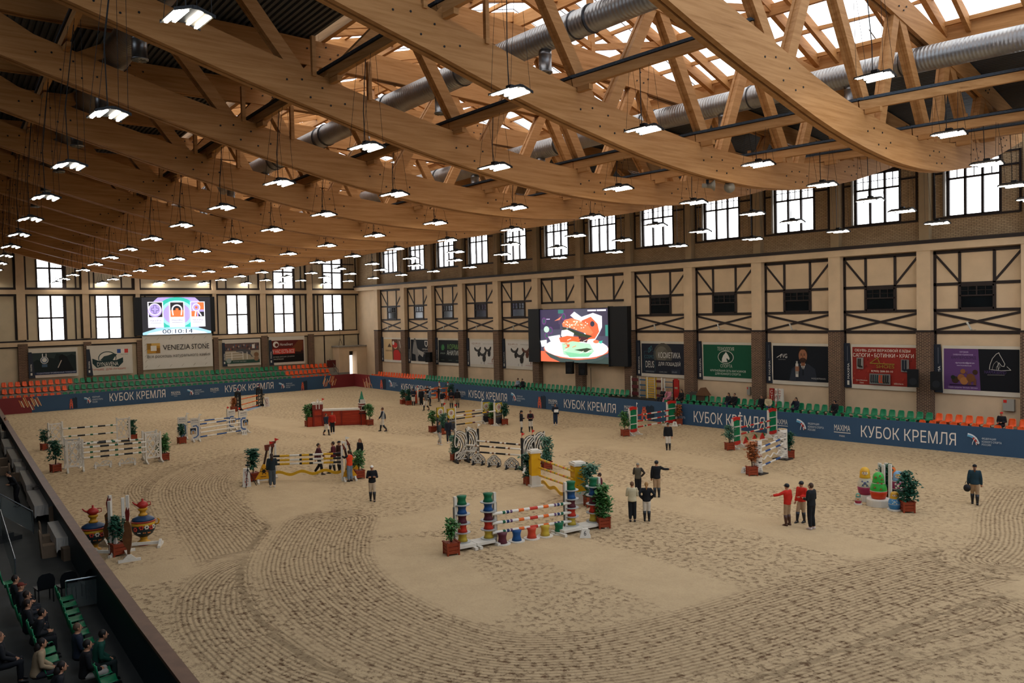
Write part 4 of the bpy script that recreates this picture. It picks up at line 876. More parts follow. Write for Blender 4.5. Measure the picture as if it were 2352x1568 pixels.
def b_vg(c):
    c.poly([(.3, 0), (.34, .34), (.46, .5), (.64, .5), (.76, .36), (.8, 0)], '#262b35').poly([(.5, .5), (.55, .3), (.6, .5)], '#b9b4aa').poly([(.545, .44), (.555, .44), (.565, .2), (.55, .15), (.535, .2)], '#171b22')
    c.rect(.515, .44, .585, .56, '#7d5138').ell(.55, .78, .085, .18, '#241811').ell(.55, .72, .075, .19, '#94644a').ell(.55, .6, .06, .07, '#35221a').poly([(.475, .82), (.5, .9), (.6, .9), (.625, .82), (.61, .96), (.49, .96)], '#241811')
    for x in (.522, .578): c.ell(x, .75, .012, .014, '#1a120e').rect(x - .016, .785, x + .016, .795, '#241811')
    c.poly([(.545, .76), (.555, .76), (.562, .68), (.538, .68)], '#7d5138').rect(.53, .63, .57, .64, '#6a3a30')
    c.poly([(.3, 0), (.36, .3), (.42, .42), (.47, .34), (.42, .0)], '#2d333e').rect(.42, .12, .47, .5, '#c3beb4').rect(.43, .5, .46, .57, '#a8a49c').rect(.425, .2, .465, .4, '#8f8b84')
    for i in range(4): c.ell(.45, .3 + i * .035, .04, .017, '#94644a')
    c.txt('VG', .18, .65, .27, .77, '#d5d2ca', .02).line([(.08, .66), (.14, .72), (.17, .76), (.15, .66)], .01, '#d5d2ca').txt('EQUESTRIAN', .11, .59, .24, .62, '#8f8f8c').txt('WGEQUESTRIAN.RU', .7, .07, .95, .12, '#a9a7a2')
def b_green(c):
    c.txt('ТЕХНОЛОГИЯ', .3, .82, .64, .93, '#b9b7ac', .02).txt('СПОРТА', .36, .3, .6, .4, '#b9b7ac', .02)
    c.ell(.47, .62, .16, .2, '#d5d2c6').ell(.47, .62, .15, .185, '#123a2b'); horse_solid(c, .39, .47, .16, .3, '#d5d2c6')
    c.txt('КРУПНЕЙШАЯ СЕТЬ МАГАЗИНОВ', .15, .17, .87, .25, '#c9d0c2', .012).txt('ДЛЯ КОННОГО СПОРТА', .25, .06, .77, .14, '#c9d0c2', .012)
def b_cosmo(c):
    c.ell(.5, .62, .22, None, '#4f4c44').ell(.47, .66, .14, None, '#6a665a').ell(.56, .7, .06, None, '#5d5a50'); c.rect(.25, 0, .8, .45, '#20242e')
    c.line([(.06, .08), (.06, .74), (.16, .74)], .006, '#2f5660').line([(.26, .74), (.32, .74), (.32, .08), (.06, .08)], .006, '#2f5660')
    for x, y in ((.17, .72), (.215, .78)): c.line([(x, y), (x, y + .12), (x + .03, y + .14), (x + .04, y + .02), (x, y - .02)], .008, '#4f7f88')
    c.txt('COSMO', .08, .5, .3, .62, '#3f6670', .01).txt('DEUS', .1, .2, .3, .42, '#c9c7c0', .01).txt('КОСМЕТИКА', .4, .53, .9, .72, '#d5d3cc', .03).txt('ДЛЯ ЛОШАДЕЙ', .4, .26, .9, .43, '#d5d3cc', .02)
    c.txt('COSMO-DEUS.RU', .1, .04, .3, .09, '#8f9296').txt('COSMO_DEUS', .42, .04, .6, .09, '#8f9296').rect(.7, .02, .9, .16, '#2d3542').txt('КУПИТЬ ОНЛАЙН', .71, .05, .82, .12, '#8f9296')
def saddle(c, x, y, s, col):
    P = lambda a: [(x + p * s, y + q * s * 1.5) for p, q in a]
    c.poly(P([(.02, .3), (.5, .32), (.62, -.1), (.5, -.62), (.25, -.8), (-.02, -.7), (-.15, -.2)]), col)
    c.poly(P([(-1.0, .72), (-.9, 1.0), (-.78, 1.02), (-.62, .8), (-.3, .56), (.1, .55), (.42, .78), (.6, 1.05), (.78, 1.08), (.86, .92), (.72, .5), (.5, .22), (0, .12), (-.5, .2), (-.85, .4)]), col)
    c.line(P([(-.85, .62), (-.4, .36), (.1, .34), (.55, .62)]), .006, '#6a6560')
def b_sad(c1, c2):
    def f(c):
        c.txt('EQUIPLUS', .08, .83, .42, .91, '#8a5a40', .02).txt('премиум седла из Италии', .52, .85, .98, .89, '#6d6a66').line([(.2, .78), (.3, .76), (.4, .79)], .005, '#8a5a40')
        saddle(c, .32, .5, .15, c1); saddle(c, .72, .52, .15, c2); saddle(c, .52, .32, .17, c1); c.line([(.45, .1), (.45, .02)], .01, '#3a3632').line([(.57, .1), (.57, .02)], .01, '#3a3632')
        c.line([(.88, .12), (.88, .24), (.93, .26), (.93, .34), (.97, .35)], .02, '#8a5a4a').line([(.95, .12), (.95, .22)], .015, '#8a5a4a').txt('www.equi-plus.ru', .7, .03, .97, .09, '#9c3b2c', .01)
    return f
def b_korma(c):
    c.ell(.2, .68, .08, .13, '#2f5b3a'); horse_solid(c, .14, .55, .14, .26, '#3f7a46'); c.txt('КОРМА', .42, .6, .95, .82, '#6f9a52', .02).txt('АНИЛИН', .38, .34, .97, .55, '#c9cbc6', .03).txt('ANILIN', .08, .38, .3, .45, '#8f9a90', .01)
    for x in (.1, .45, .78): c.txt('www.anilin.ru', x, .1, x + .16, .14, '#70807a')
def b_man(c):
    c.poly([(.1, .55), (.16, .9), (.28, .95), (.3, .8), (.34, .6), (.62, .4), (.6, .2), (.45, .32), (.36, .2), (.38, 0), (.26, 0), (.24, .3), (.08, .35)], '#7d7a76'); c.ell(.22, .97, .06, None, '#6a6763'); c.poly([(.34, .55), (.68, .42), (.62, .2), (.4, .36)], '#98948c')
    c.poly([(.72, .95), (.88, .95), (.87, .75), (.8, .66), (.73, .75)], '#c9c6bf').poly([(.75, .91), (.85, .91), (.84, .77), (.8, .71), (.76, .77)], '#20242b').txt('ПОРОДЫ БОЕЦ', .6, .52, .98, .6, '#c9c6bf', .02).txt('питание чемпионов', .65, .42, .95, .47, '#8f8d88').txt('8(495)7775575', .68, .33, .97, .38, '#8f8d88')
def b_woman(c):
    c.poly([(.45, 0), (.42, 1), (1, 1), (1, 0)], '#5a3a26'); c.poly([(.5, 0), (.5, .4), (.58, .5), (.75, .48), (.86, .3), (.85, 0)], '#b3261f'); c.ell(.6, .66, .1, .12, '#c99a78'); c.ell(.58, .72, .13, .13, '#b3261f'); c.ell(.5, .82, .05, .1, '#cfc6b6')
    c.poly([(.7, 1), (.78, .5), (.95, .35), (1, .5), (1, 1)], '#6f5a4c'); c.line([(.82, .9), (.86, .6)], .02, '#d8d2c6')
    c.poly([(.2, .62), (.3, .8), (.4, .62)], '#4a3a28').txt('КОНИ И МЫ', .1, .4, .42, .48, '#4a3a28', .01)
wall_banner(1, 'purple and black banner with dogs and a horse drawing on the right wall', b_purple, '#10131a')
wall_banner(2, 'red riding boot banner with a phone number on the right wall', b_red, '#8a2a22')
wall_banner(3, 'black banner with a bearded man pointing a bottle at the viewer', b_vg, '#11161e')
wall_banner(4, 'green banner with a white horse head in an oval', b_green, '#155038')
wall_banner(5, 'dark banner with a large moon beside the near edge of the burger screen', b_cosmo, '#232732')
wall_banner(8, 'white banner with black and brown saddles beside the far edge of the burger screen', b_sad('#2a2725', '#5a3526'), '#cdc8c0')
wall_banner(9, 'white banner with black saddles between two brick pillars', b_sad('#2b2a2b', '#2b2a2b'), '#cdc8c0')
wall_banner(10, 'dark banner with a green horse mark and large feed lettering', b_korma, '#141a1c')
wall_banner(11, 'black banner with a muscular man and a shield on the right wall', b_man, '#15181e')
wall_banner(12, 'banner of a woman in red with a horse, farthest on the right wall', b_woman, '#c2a376')
# far wall banners
def far_banner(l, r, ytl, ybl, ytr, ybr, label, draw, base, strip=True, x=94.78):
    A, B, C_, D = FW(l, ybl, x), FW(r, ybr, x), FW(r, ytr, x), FW(l, ytl, x)
    z0, z1 = (A.z + B.z) / 2, (C_.z + D.z) / 2; o = Vector((x, A.y, z0)); t = T('advertising_banner', label, 'banner', o)
    W_ = A.y - B.y; H_ = z1 - z0; mv = lambda ob: ob
    m = MB(); e_ = 1 if strip else 0; m.bb(-.03, -W_ - .15 * e_, -.3 * e_, .05, .25 * e_, H_ + .45 * e_); m.build('backing', M('banner_white_vinyl', '#c9c0b0'), t)
    m = MB(); m.bb(.05, -W_ * .8, H_ + .1, .42, -W_ * .75, H_ + .2); m.bb(.05, -W_ * .25, H_ + .1, .42, -W_ * .2, H_ + .2); m.build('brackets', DARKF, t)
    if strip:
        m = MB(); m.prism([(.3, -.3), (-.28, -.3), (-.02, H_ + .1), (.3, H_ + .1)], (-.06, 0, 0), (0, 1, 0), (0, 0, 1), (.03, 0, 0)); m.build('side_strip', M('strip_dark_blue', '#232a36', .55), t)
        c = CV((-.06, .3, -.2), (0, -.5, 0), (0, 0, H_ + .2), t); c.txt('MAXIMA', .3, .25, .62, .55, '#d8d4ca', .02, vert=True).rect(.3, .08, .62, .18, '#cfcabd'); c.done('strip_print')
    c = CV((-.03, 0, 0), (0, -W_, 0), (0, 0, H_), t, off=.005); c.rect(.0, 0, 1, 1, base); draw(c); c.done('print'); return t
def f_dark(c):
    c.poly([(0, .55), (.12, .7), (.2, .62), (.32, .8), (.5, .72), (.55, .95), (.7, .9), (.72, .75), (.9, .9), (1, .8), (1, 1), (0, 1)], '#2c3836'); c.poly([(.55, .1), (.62, .55), (.6, .8), (.68, .9), (.78, .8), (.85, .5), (.95, .1)], '#0f1215'); c.line([(.66, .62), (.58, .3)], .02, '#b5aa9c')
    c.ell(.28, .66, .09, None, '#cfcdc6').ell(.28, .66, .075, None, '#41586b').ell(.28, .67, .055, None, '#cfcdc6'); c.line([(.24, .95), (.24, .82)], .02, '#cfcdc6').line([(.32, .95), (.32, .82)], .02, '#cfcdc6').rect(.22, .35, .34, .48, '#41586b')
    c.rect(0, 0, 1, .12, '#1f2c48').txt('ПОДКОРМКИ ПРОВЕРЕННЫЕ ПОБЕДАМИ', .1, .03, .98, .1, '#b9bfca', .01)
def f_dyn(c):
    c.rect(.66, .82, .75, 1.0, '#2b4a86').rect(.75, .82, .84, 1.0, '#d8d2ca').rect(.84, .82, .93, 1.0, '#c23a34').txt('Made in France', .75, .74, .93, .78, '#3a3a3a')
    c.ell(.42, .62, .22, .3, '#2a3c3c').ell(.42, .61, .2, .27, '#cfc8ba'); c.poly([(.24, .52), (.34, .7), (.45, .74), (.58, .82), (.66, .76), (.6, .66), (.55, .52)], '#2a3c3c')
    c.poly([(.06, .62), (.06, .4), (.16, .2), (.42, .27), (.68, .2), (.8, .4), (.8, .62), (.62, .5), (.42, .55), (.22, .5)], '#1f3536').txt('DYNAVENA', .17, .26, .68, .44, '#d8d2c6', .03).txt('ЛУЧШЕЕ  ДЛЯ ЛУЧШИХ', .04, .06, .86, .16, '#b3402f', .01)
def f_ven(c):
    for i in range(6):
        for j in range(6):
            if (1 <= i <= 4 and j in (2, 3)) or (0 < j < 5 and 0 < i < 5): continue
            a, b = .03 + i * .17, j * .16 + .06; c.line([(a, b), (a + .03, b + .06)], .006, '#a9a08e')
    for q, cl in (((.06, .47, .24, .76), '#b8862e'), ((.06, .58, .12, .76), '#8f6a2a'), ((.12, .68, .24, .76), '#d0a556'), ((.18, .47, .24, .62), '#8a5f22'), ((.11, .54, .19, .69), '#d8d2c4')): c.rect(*q, cl)
    c.txt('VENEZIA', .28, .55, .67, .7, '#26231f', .03).txt('STONE', .69, .55, .95, .7, '#26231f', .0).txt('Вся роскошь натурального камня', .06, .31, .96, .43, '#3a352f', .0)
def f_jump(c):
    c.rect(0, .62, 1, 1, '#5a4a46')
    for i in range(26): c.ell(.02 + i * .038, .66 + rnd.random() * .26, .02, .05, ('#8a4a3a', '#3a3236', '#a08a7a', '#4a5a6a')[i % 4])
    c.rect(0, .0, 1, .16, '#2e4a40').rect(0, .16, 1, .62, '#a39680'); c.poly([(.3, .62), (.45, .72), (.62, .66), (.75, .6), (.72, .4), (.62, .48), (.45, .5), (.34, .55)], '#4f4f52'); c.line([(.7, .5), (.78, .3)], .025, '#4f4f52')
    for y in (.3, .42, .54): c.line([(.02, y), (.5, y + .02)], .012, '#d8d2c6')
    for x in (.18, .5, .62): c.rect(x, .18, x + .02, .56, '#d8d2c6')
    c.ell(.1, .14, .07, None, '#8f9a94').txt('Конные турниры', .22, .06, .6, .12, '#c9c6bf'); c.ell(.9, .4, .07, None, '#7a5a40').ell(.9, .2, .07, None, '#8a6a50').rect(.78, .72, .86, .92, '#d8d2c6')
def f_hs(c):
    c.poly([(0, .42), (.7, .55), (1, .5), (1, 1), (0, 1)], '#5a1f1a').poly([(.55, .5), (.7, .75), (.85, 1), (.98, .95), (.96, .6), (.9, .45)], '#6b3c20').rect(0, 0, 1, .36, '#14100f').rect(0, .38, .72, .62, '#c23a2a')
    c.ell(.14, .82, .09, None, '#d8d0c4').ell(.16, .8, .05, None, '#5a1f1a').txt('HorseSmart', .26, .76, .66, .88, '#d8d0c4', .02, shear=.2).txt('У НАС ЕСТЬ ВСЕ', .03, .42, .7, .58, '#ded6ca', .02).txt('ДЛЯ ЛОШАДИ  ДЛЯ ВСАДНИКА  ДЛЯ КОМПАНИИ', .04, .22, .7, .28, '#b9b2a6').txt('КОРМА ВЕТЕРИНАРИЯ', .04, .12, .36, .18, '#b9b2a6')
far_banner(74, 176, 812, 862, 806, 856, 'dark banner with a horse and a medal rosette, leftmost on the far wall', f_dark, '#1a2424')
far_banner(207, 302, 805, 856, 799, 850, 'white banner with a running horse emblem and a tricolour flag on the far wall', f_dyn, '#c9c2b4')
far_banner(329, 489, 771, 849, 764, 841, 'large white banner with a gold square frame below the far screen', f_ven, '#cfc9bd', False, 94.78)
far_banner(517, 596, 790, 836, 785, 831, 'banner with a photo of a grey horse jumping, on the far wall', f_jump, '#8f8678')
far_banner(624, 698, 786, 833, 776, 829, 'red and black banner with a brown horse head, rightmost on the far wall', f_hs, '#2a1512')
# screens
DKP = M('screen_cabinet', '#14171b', .55)
def screen_right():
    y = -52.7; A, B = RW(1243, 827, y), RW(1403, 836, y); C_ = RW(1405, 707, y); D = RW(1243, 714, y); z0, z1 = min(A.z, B.z), max(C_.z, D.z)
    LL, RR = RW(1217, 770, y).x, RW(1445, 770, y).x
    t = T('led_screen', 'large lit screen showing a burger on a plate on the right wall', 'screen', (A.x, y, z0)); o = Vector((A.x, y, z0)); Wd = A.x - B.x; Hh = z1 - z0
    m = MB(); m.bb(.0, -.35, -.1, LL - A.x, .18, Hh + .1); m.build('side_cabinet', DKP, t)
    m = MB(); m.bb(-Wd, -.35, -.15, RR - A.x, .22, Hh + .12); m.bb(-Wd - .1, -.3, -.2, -Wd - .02, .3, Hh + .15); m.build('side_cabinet', DKP, t)
    m = MB(); m.bb(-Wd, -.35, -.05, 0, 0, Hh + .05); m.build('frame', DKP, t)
    c = CV((0, 0, 0), (-Wd, 0, 0), (0, 0, Hh), t, SCREEN_E, off=.01)
    c.rect(0, 0, 1, 1, '#4a4a5e')
    for q, cl in (((0, .62, .3, 1), '#3c3450'), ((.28, .72, .5, 1), '#50405e'), ((.7, .5, 1, 1), '#403a4e'), ((0, .0, .3, .2), '#e8704e'), ((.3, 0, 1, .12), '#3a4a46')): c.rect(*q, cl)
    for x, y_ in ((.06, .78), (.36, .86), (.16, .6), (.4, .75), (.1, .5)): c.ell(x, y_, .035, .07, '#6a3f7a').ell(x, y_, .02, .045, '#3c5a5a')
    c.poly([(.22, .78), (.3, .84), (.33, .87), (.3, .8)], '#f08a6a'); c.rect(.28, .92, .36, .99, '#3a7a72'); c.rect(.94, .5, 1, .7, '#3c8a80'); c.rect(.1, .81, .155, .825, '#d8c4f0')
    c.poly([(.12, .48), (.3, .52), (.34, .3), (.2, .3)], '#dfe6ea').poly([(0, .4), (.1, .42), (.1, .3), (.02, .28)], '#f2f4f8').ell(.1, .62, .04, .06, '#c8f0d8')
    c.ell(.52, .25, .47, .2, '#e07050').ell(.52, .27, .46, .19, '#f4f2fa').poly([(.06, .2), (.3, .08), (.55, .05), (.8, .09), (.98, .2), (.9, .08), (.7, 0), (.3, 0), (.15, .08)], '#41504e')
    c.poly([(.46, .88), (.52, .95), (.62, .85), (.78, .92), (.9, .86), (.9, .66), (.86, .55), (.8, .42), (.7, .44), (.55, .78)], '#f4f6fa').poly([(.62, .78), (.75, .85), (.84, .72), (.86, .58), (.8, .45), (.7, .44), (.66, .6)], '#ee6a44').ell(.77, .72, .03, .05, '#3a3a4a')
    c.poly([(.34, .73), (.38, .8), (.48, .83), (.6, .78), (.72, .68), (.78, .56), (.74, .52), (.6, .58), (.45, .65), (.35, .67)], '#f08458')
    for i in range(36): c.ell(.37 + rnd.random() * .34, .62 + rnd.random() * .16, .008, .01, ('#f6f2ea', '#d8f0d0')[i % 2])
    c.poly([(.34, .66), (.48, .62), (.62, .55), (.78, .5), (.72, .46), (.58, .5), (.42, .56)], '#33402e').poly([(.34, .6), (.42, .62), (.52, .55), (.5, .44), (.4, .42), (.33, .5)], '#f2f6f4').poly([(.3, .46), (.42, .5), (.6, .48), (.64, .4), (.5, .36), (.32, .38)], '#ee6a3c').poly([(.58, .5), (.72, .47), (.7, .38), (.6, .4)], '#4a2a30')
    c.poly([(.34, .36), (.5, .4), (.74, .36), (.8, .22), (.7, .13), (.5, .1), (.36, .15)], '#b8ecc8').poly([(.38, .2), (.6, .17), (.78, .2), (.72, .12), (.45, .1)], '#8ad8ac').poly([(.52, .24), (.7, .28), (.78, .26), (.68, .2)], '#3a4a36').poly([(.4, .34), (.44, .28), (.46, .34)], '#ee6a44')
    for i in range(14): c.line([(x := .34 + rnd.random() * .4, y_ := .15 + rnd.random() * .28), (x + .05, y_ + .03)], .006, ('#f6f2ea', '#ee7a54')[i % 2])
    c.poly([(.84, .4), (.92, .42), (.9, .36)], '#46c8b0').ell(.83, .4, .04, .03, '#f0805c'); c.rect(.72, .95, .84, .98, '#e8e8f4').rect(.85, .95, .97, .98, '#f4f4fc')
    c.done('display')
screen_right()
def screen_far():
    x = 94.6; A, B, C_, D = FW(328, 770, x), FW(485, 764, x), FW(485, 682, x), FW(325, 683, x); z0, z1 = (A.z + B.z) / 2, (C_.z + D.z) / 2
    t = T('led_screen', 'lit scoreboard screen with a clock and three cards on the far wall', 'screen', (x, A.y, z0)); Wd = A.y - B.y; Hh = z1 - z0
    m = MB(); m.bb(0, 0, -.05, .5, .75, Hh); m.build('side_cabinet', DKP, t); m = MB(); m.bb(0, -Wd - .5, .15, .5, -Wd, Hh + .05); m.build('side_cabinet', DKP, t)
    m = MB(); m.bb(.02, -Wd, -.05, .5, 0, Hh + .05); m.build('frame', DKP, t)
    c = CV((.02, 0, 0), (0, -Wd, 0), (0, 0, Hh), t, SCREEN_E, off=.02)
    c.rect(0, 0, 1, 1, '#26262c')
    for r, cl in ((.52, '#b6a4ea'), (.4, '#38c0ae'), (.32, '#a4e0ea'), (.26, '#b6a4ea'), (.12, '#c4f0f4')): c.ell(.5, .55, r * .78, r * 1.15, cl) if .55 + r * 1.15 <= 1.0 else c.poly([(.5 + r * .78 * math.cos(a * .2094), min(1, max(0, .55 + r * 1.15 * math.sin(a * .2094)))) for a in range(30)], cl)
    c.poly([(0, 0), (0, .06), (.2, .17), (.5, .21), (.8, .17), (1, .06), (1, 0)], '#a4d8ea').poly([(.05, 0), (.1, .05), (.3, .12), (.5, .15), (.7, .12), (.9, .05), (.95, 0)], '#e4f0fa')
    c.txt('00:10:14', .28, .025, .72, .135, '#28324a', .01)
    for i, x0 in enumerate((.08, .385, .69)):
        c.rect(x0, .19, x0 + .22, .88, '#f0f0fa').rect(x0 + .015, .47, x0 + .205, .86, ('#26262c', '#26262c', '#b6a4ea')[i])
        cx, cy = x0 + .11, .68
        if i == 0: c.ell(cx - .01, cy - .03, .1, None, '#b6a4ea').arc(cx - .01, cy, .085, 0, 360, .012, '#f0f0fa', 20).rect(cx - .03, cy - .11, cx + .01, cy + .11, '#26262c').rect(cx - .06, cy - .04, cx + .04, cy + .04, '#26262c').rect(cx - .025, cy - .1, cx + .005, cy + .1, '#b6a4ea').rect(cx - .055, cy - .03, cx + .035, cy + .03, '#b6a4ea')
        if i == 1: c.rect(x0 + .015, .47, x0 + .205, .65, '#f07a44').arc(cx, cy - .02, .07, 0, 180, .02, '#f0f0fa', 12).line([(cx - .07, cy - .02), (cx - .06, .52)], .018, '#f0f0fa').line([(cx + .07, cy - .02), (cx + .06, .52)], .018, '#f0f0fa').rect(cx - .02, .5, cx + .02, .7, '#f07a44')
        if i == 2: c.rect(x0 + .11, .66, x0 + .205, .86, '#f07a44').rect(x0 + .015, .47, x0 + .1, .62, '#f07a44').rect(x0 + .12, .47, x0 + .205, .6, '#26262c').ell(cx - .02, cy + .04, .06, None, '#f0f0fa').ell(cx - .02, cy + .04, .045, None, '#b6a4ea').ell(cx - .02, cy + .04, .02, None, '#f07a44').line([(cx - .03, .6), (cx - .04, .49)], .02, '#f0f0fa').line([(cx + .01, .6), (cx + .05, .49)], .02, '#f0f0fa')
        c.txt('MAXIMA', x0 + .03, .35, x0 + .19, .4, '#8a8a9a', .01).rect(x0 + .03, .31, x0 + .19, .318, '#8a8a9a').txt(('PARK', 'STABLES', 'EQUISPORT')[i], x0 + .06, .265, x0 + .16, .285, '#b0b0bc')
    c.done('display')
screen_far()
# ================================================================ SHOW JUMPS
WHT = M('white_jump_paint', '#d9d2c4', .5, noise=.06, scale=4)
BLKP = M('black_jump_paint', '#15171a', .5)
def col(c): return M('paint_' + c.strip('#'), c, .5, spec=.3)
def above(b, px, py):
    g = G(*b) if isinstance(b, tuple) else b
    return Vector((g.x, g.y, HT(g, px, py)))
def frame(name, label, cat, a, b, top, group=None):
    "thing standing from foot a to foot b (pixels of the photo); returns thing, width, height"
    A, B = G(*a), G(*b); d = B - A
    t = T(name, label, cat, A, math.atan2(d.y, d.x), group)
    return t, d.length, HT(A, a[0], top)
def feet(t, xs, mat, L=.75, name='foot', h=.09):
    for x in xs:
        m = MB(); m.bb(x - .05, -L / 2, .0, x + .05, L / 2, h); m.hexa([(x - .04, -L * .3, h), (x + .04, -L * .3, h), (x + .04, L * .3, h), (x - .04, L * .3, h), (x - .04, -.06, h + .16), (x + .04, -.06, h + .16), (x + .04, .06, h + .16), (x - .04, .06, h + .16)]); m.build(name, mat, t)
def flag(t, x, z, c, w=.22):
    m = MB(); m.tube([(x, 0, z - .1), (x, 0, z + .3)], .012, 5); m.prism([(0, 0), (w, .09), (0, .18)], (x, -.006, z + .12), (1, 0, 0), (0, 0, 1), (0, .012, 0)); m.build('flag', col(c), t, label=('red' if c == RED else 'white') + ' pennant')
RED = '#c8281e'; GR = '#0f5a3c'; NV = '#1e4a86'; WH_ = '#e2dccf'; YL = '#d6a51e'; BK = '#1c1c1e'; OR = '#e2691f'
def pole(p, q, segs, label, r=.05, group=None):
    p, q = Vector(p), Vector(q); d = q - p; u_ = d.normalized(); nr = Vector((-u_.y, u_.x, 0)).normalized(); nr = nr if nr.dot(p) < 0 else -nr; p, q = p + nr * (r + .06), q + nr * (r + .06); L = d.length; tot = sum(s for _, s in segs); mats = []; m = MB(); acc = 0
    t0 = p
    for c, s in segs:
        if c not in mats: mats.append(c)
        m.m = mats.index(c); a, b = d * (acc / tot), d * ((acc + s) / tot); m.tube([a, b], r, 10); acc += s
    o = m.build('jump_pole', [col(c) for c in mats], smooth=False, label=label, cat='pole', group=group); o.location = p
    return o
def wave(p, q, c, n, amp, label, h=.16, th=.04):
    p, q = Vector(p), Vector(q); d = q - p; L = d.length; u = d / L; nrm = Vector((-u.y, u.x, 0)).normalized(); m = MB(); N = int(n * 10); vs = []; fs = []
    for i in range(N + 1):
        f = i / N; z = amp * math.sin(f * n * 6.2832)
        for s in (-1, 1):
            for k in (-1, 1): vs.append(d * f + Vector((0, 0, z + s * h / 2)) + nrm * (k * th / 2))
    for i in range(N):
        a, b = i * 4, i * 4 + 4
        for k in ((0, 1), (1, 3), (3, 2), (2, 0)): fs.append((a + k[0], a + k[1], b + k[1], b + k[0]))
    fs += [(0, 2, 3, 1), (N * 4, N * 4 + 1, N * 4 + 3, N * 4 + 2)]
    m.add(vs, fs); o = m.build('wavy_plank', col(c), label=label, cat='plank'); o.location = p; return o
def lattice(m, x0, z0, x1, z1, s=.34, w=.05, seed=1):
    R = random.Random(seed); nx = max(2, round((x1 - x0) / s)); nz = max(1, round((z1 - z0) / (s * .86)))
    P = {}
    for j in range(nz + 1):
        for i in range(nx + 1):
            x = x0 + (x1 - x0) * (i + (.5 if j % 2 else 0)) / nx; z = z0 + (z1 - z0) * j / nz
            if 0 < j < nz: z += (R.random() - .5) * s * .35
            P[i, j] = (min(max(x + (R.random() - .5) * s * .4, x0), x1), z)
    for (i, j), p in P.items():
        for q in ((i + (1 if j % 2 else 0), j + 1), (i - (0 if j % 2 else 1), j + 1), (i + 1, j)):
            if q in P and not (q[1] == j and (i + j) % 2): a, b = P[i, j], P[q]; m.beam((a[0], 0, a[1]), (b[0], 0, b[1]), w, w * .9, (0, 1, 0))
def lattice_wing(a, b, top, label, seed):
    t, W_, H_ = frame('lattice_wing', label, 'jump wing', a, b, top, 'white lattice jump wings')
    for x in (0, W_): m = MB(); m.bb(x - .05, -.05, 0, x + .05, .05, H_ + .04); m.build('post', WHT, t)
    m = MB(); m.bb(.05, -.03, H_ - .12, W_ - .05, .03, H_ - .04); m.bb(.05, -.03, .3, W_ - .05, .03, .38); lattice(m, .06, .38, W_ - .06, H_ - .12, .33, .055, seed); m.build('lattice_panel', WHT, t)
    feet(t, (0, W_), WHT, .6)
    return t
gwp = lambda: [(WH_, 1.1), (GR, .5), (WH_, 1.2), (BK, 1.5), (WH_, 1.0), (GR, .55), (WH_, 1.0), (BK, 1.5), (WH_, 1.0), (GR, .5), (WH_, .9)]
# -- lattice jumps at the left
lattice_wing((113, 1033), (144.6, 1029), 972, 'white lattice wing at the left end of the rear lattice jump', 1)
lattice_wing((269.8, 1016.6), (299, 1014), 960, 'white lattice wing at the right end of the rear lattice jump', 2)
lattice_wing((156, 1085.5), (192, 1081.7), 1013, 'white lattice wing, left end and camera side of the front lattice jump', 3)
lattice_wing((150.4, 1075), (185, 1073), 1007, 'white lattice wing just behind the left end of the front lattice jump', 4)
lattice_wing((336, 1065), (369.8, 1060), 995.7, 'white lattice wing, right end and camera side of the front lattice jump', 5)
lattice_wing((329.3, 1056), (361, 1052), 990.6, 'white lattice wing just behind the right end of the front lattice jump', 6)
bl, br_ = G(144.6, 1029), G(269.8, 1016.6)
for i, (y0, y1) in enumerate(((984, 975), (1002.5, 992.4), (1020.5, 1010))): pole(above(bl, 146, y0), above(br_, 264, y1), gwp(), f'green, black and white pole, {("top", "middle", "lowest")[i]} on the rear lattice jump', .055)
bl, br_ = G(192, 1081.7), G(336, 1065)
for i, (y0, y1) in enumerate(((1027, 1014.6), (1039, 1026), (1050.8, 1037.4))): pole(above(bl, 192, y0), above(br_, 330, y1), gwp(), f'green, black and white pole, {("top", "middle", "lowest")[i]} on the front lattice jump', .055)
pole(above(G(185, 1073), 187, 1019), above(G(329.3, 1056), 322, 1008.3), gwp(), 'green, black and white pole on the back row of the front lattice jump', .055)
for i, (a, b, tp) in enumerate((((215, 1076), (258, 1071.5), 1061), ((271, 1070), (314, 1066), 1054.5))):
    t, W_, H_ = frame('lattice_filler', f'low cream lattice filler under the front lattice jump, {("left", "right")[i]} one', 'jump filler', a, b, tp)
    m = MB(); m.bb(0, -.03, .1, W_, .03, .16); lattice(m, .04, .16, W_ - .04, H_, .3, .05, 9 + i); m.build('lattice_panel', WHT, t); feet(t, (.1, W_ - .1), WHT, .45, h=.06)
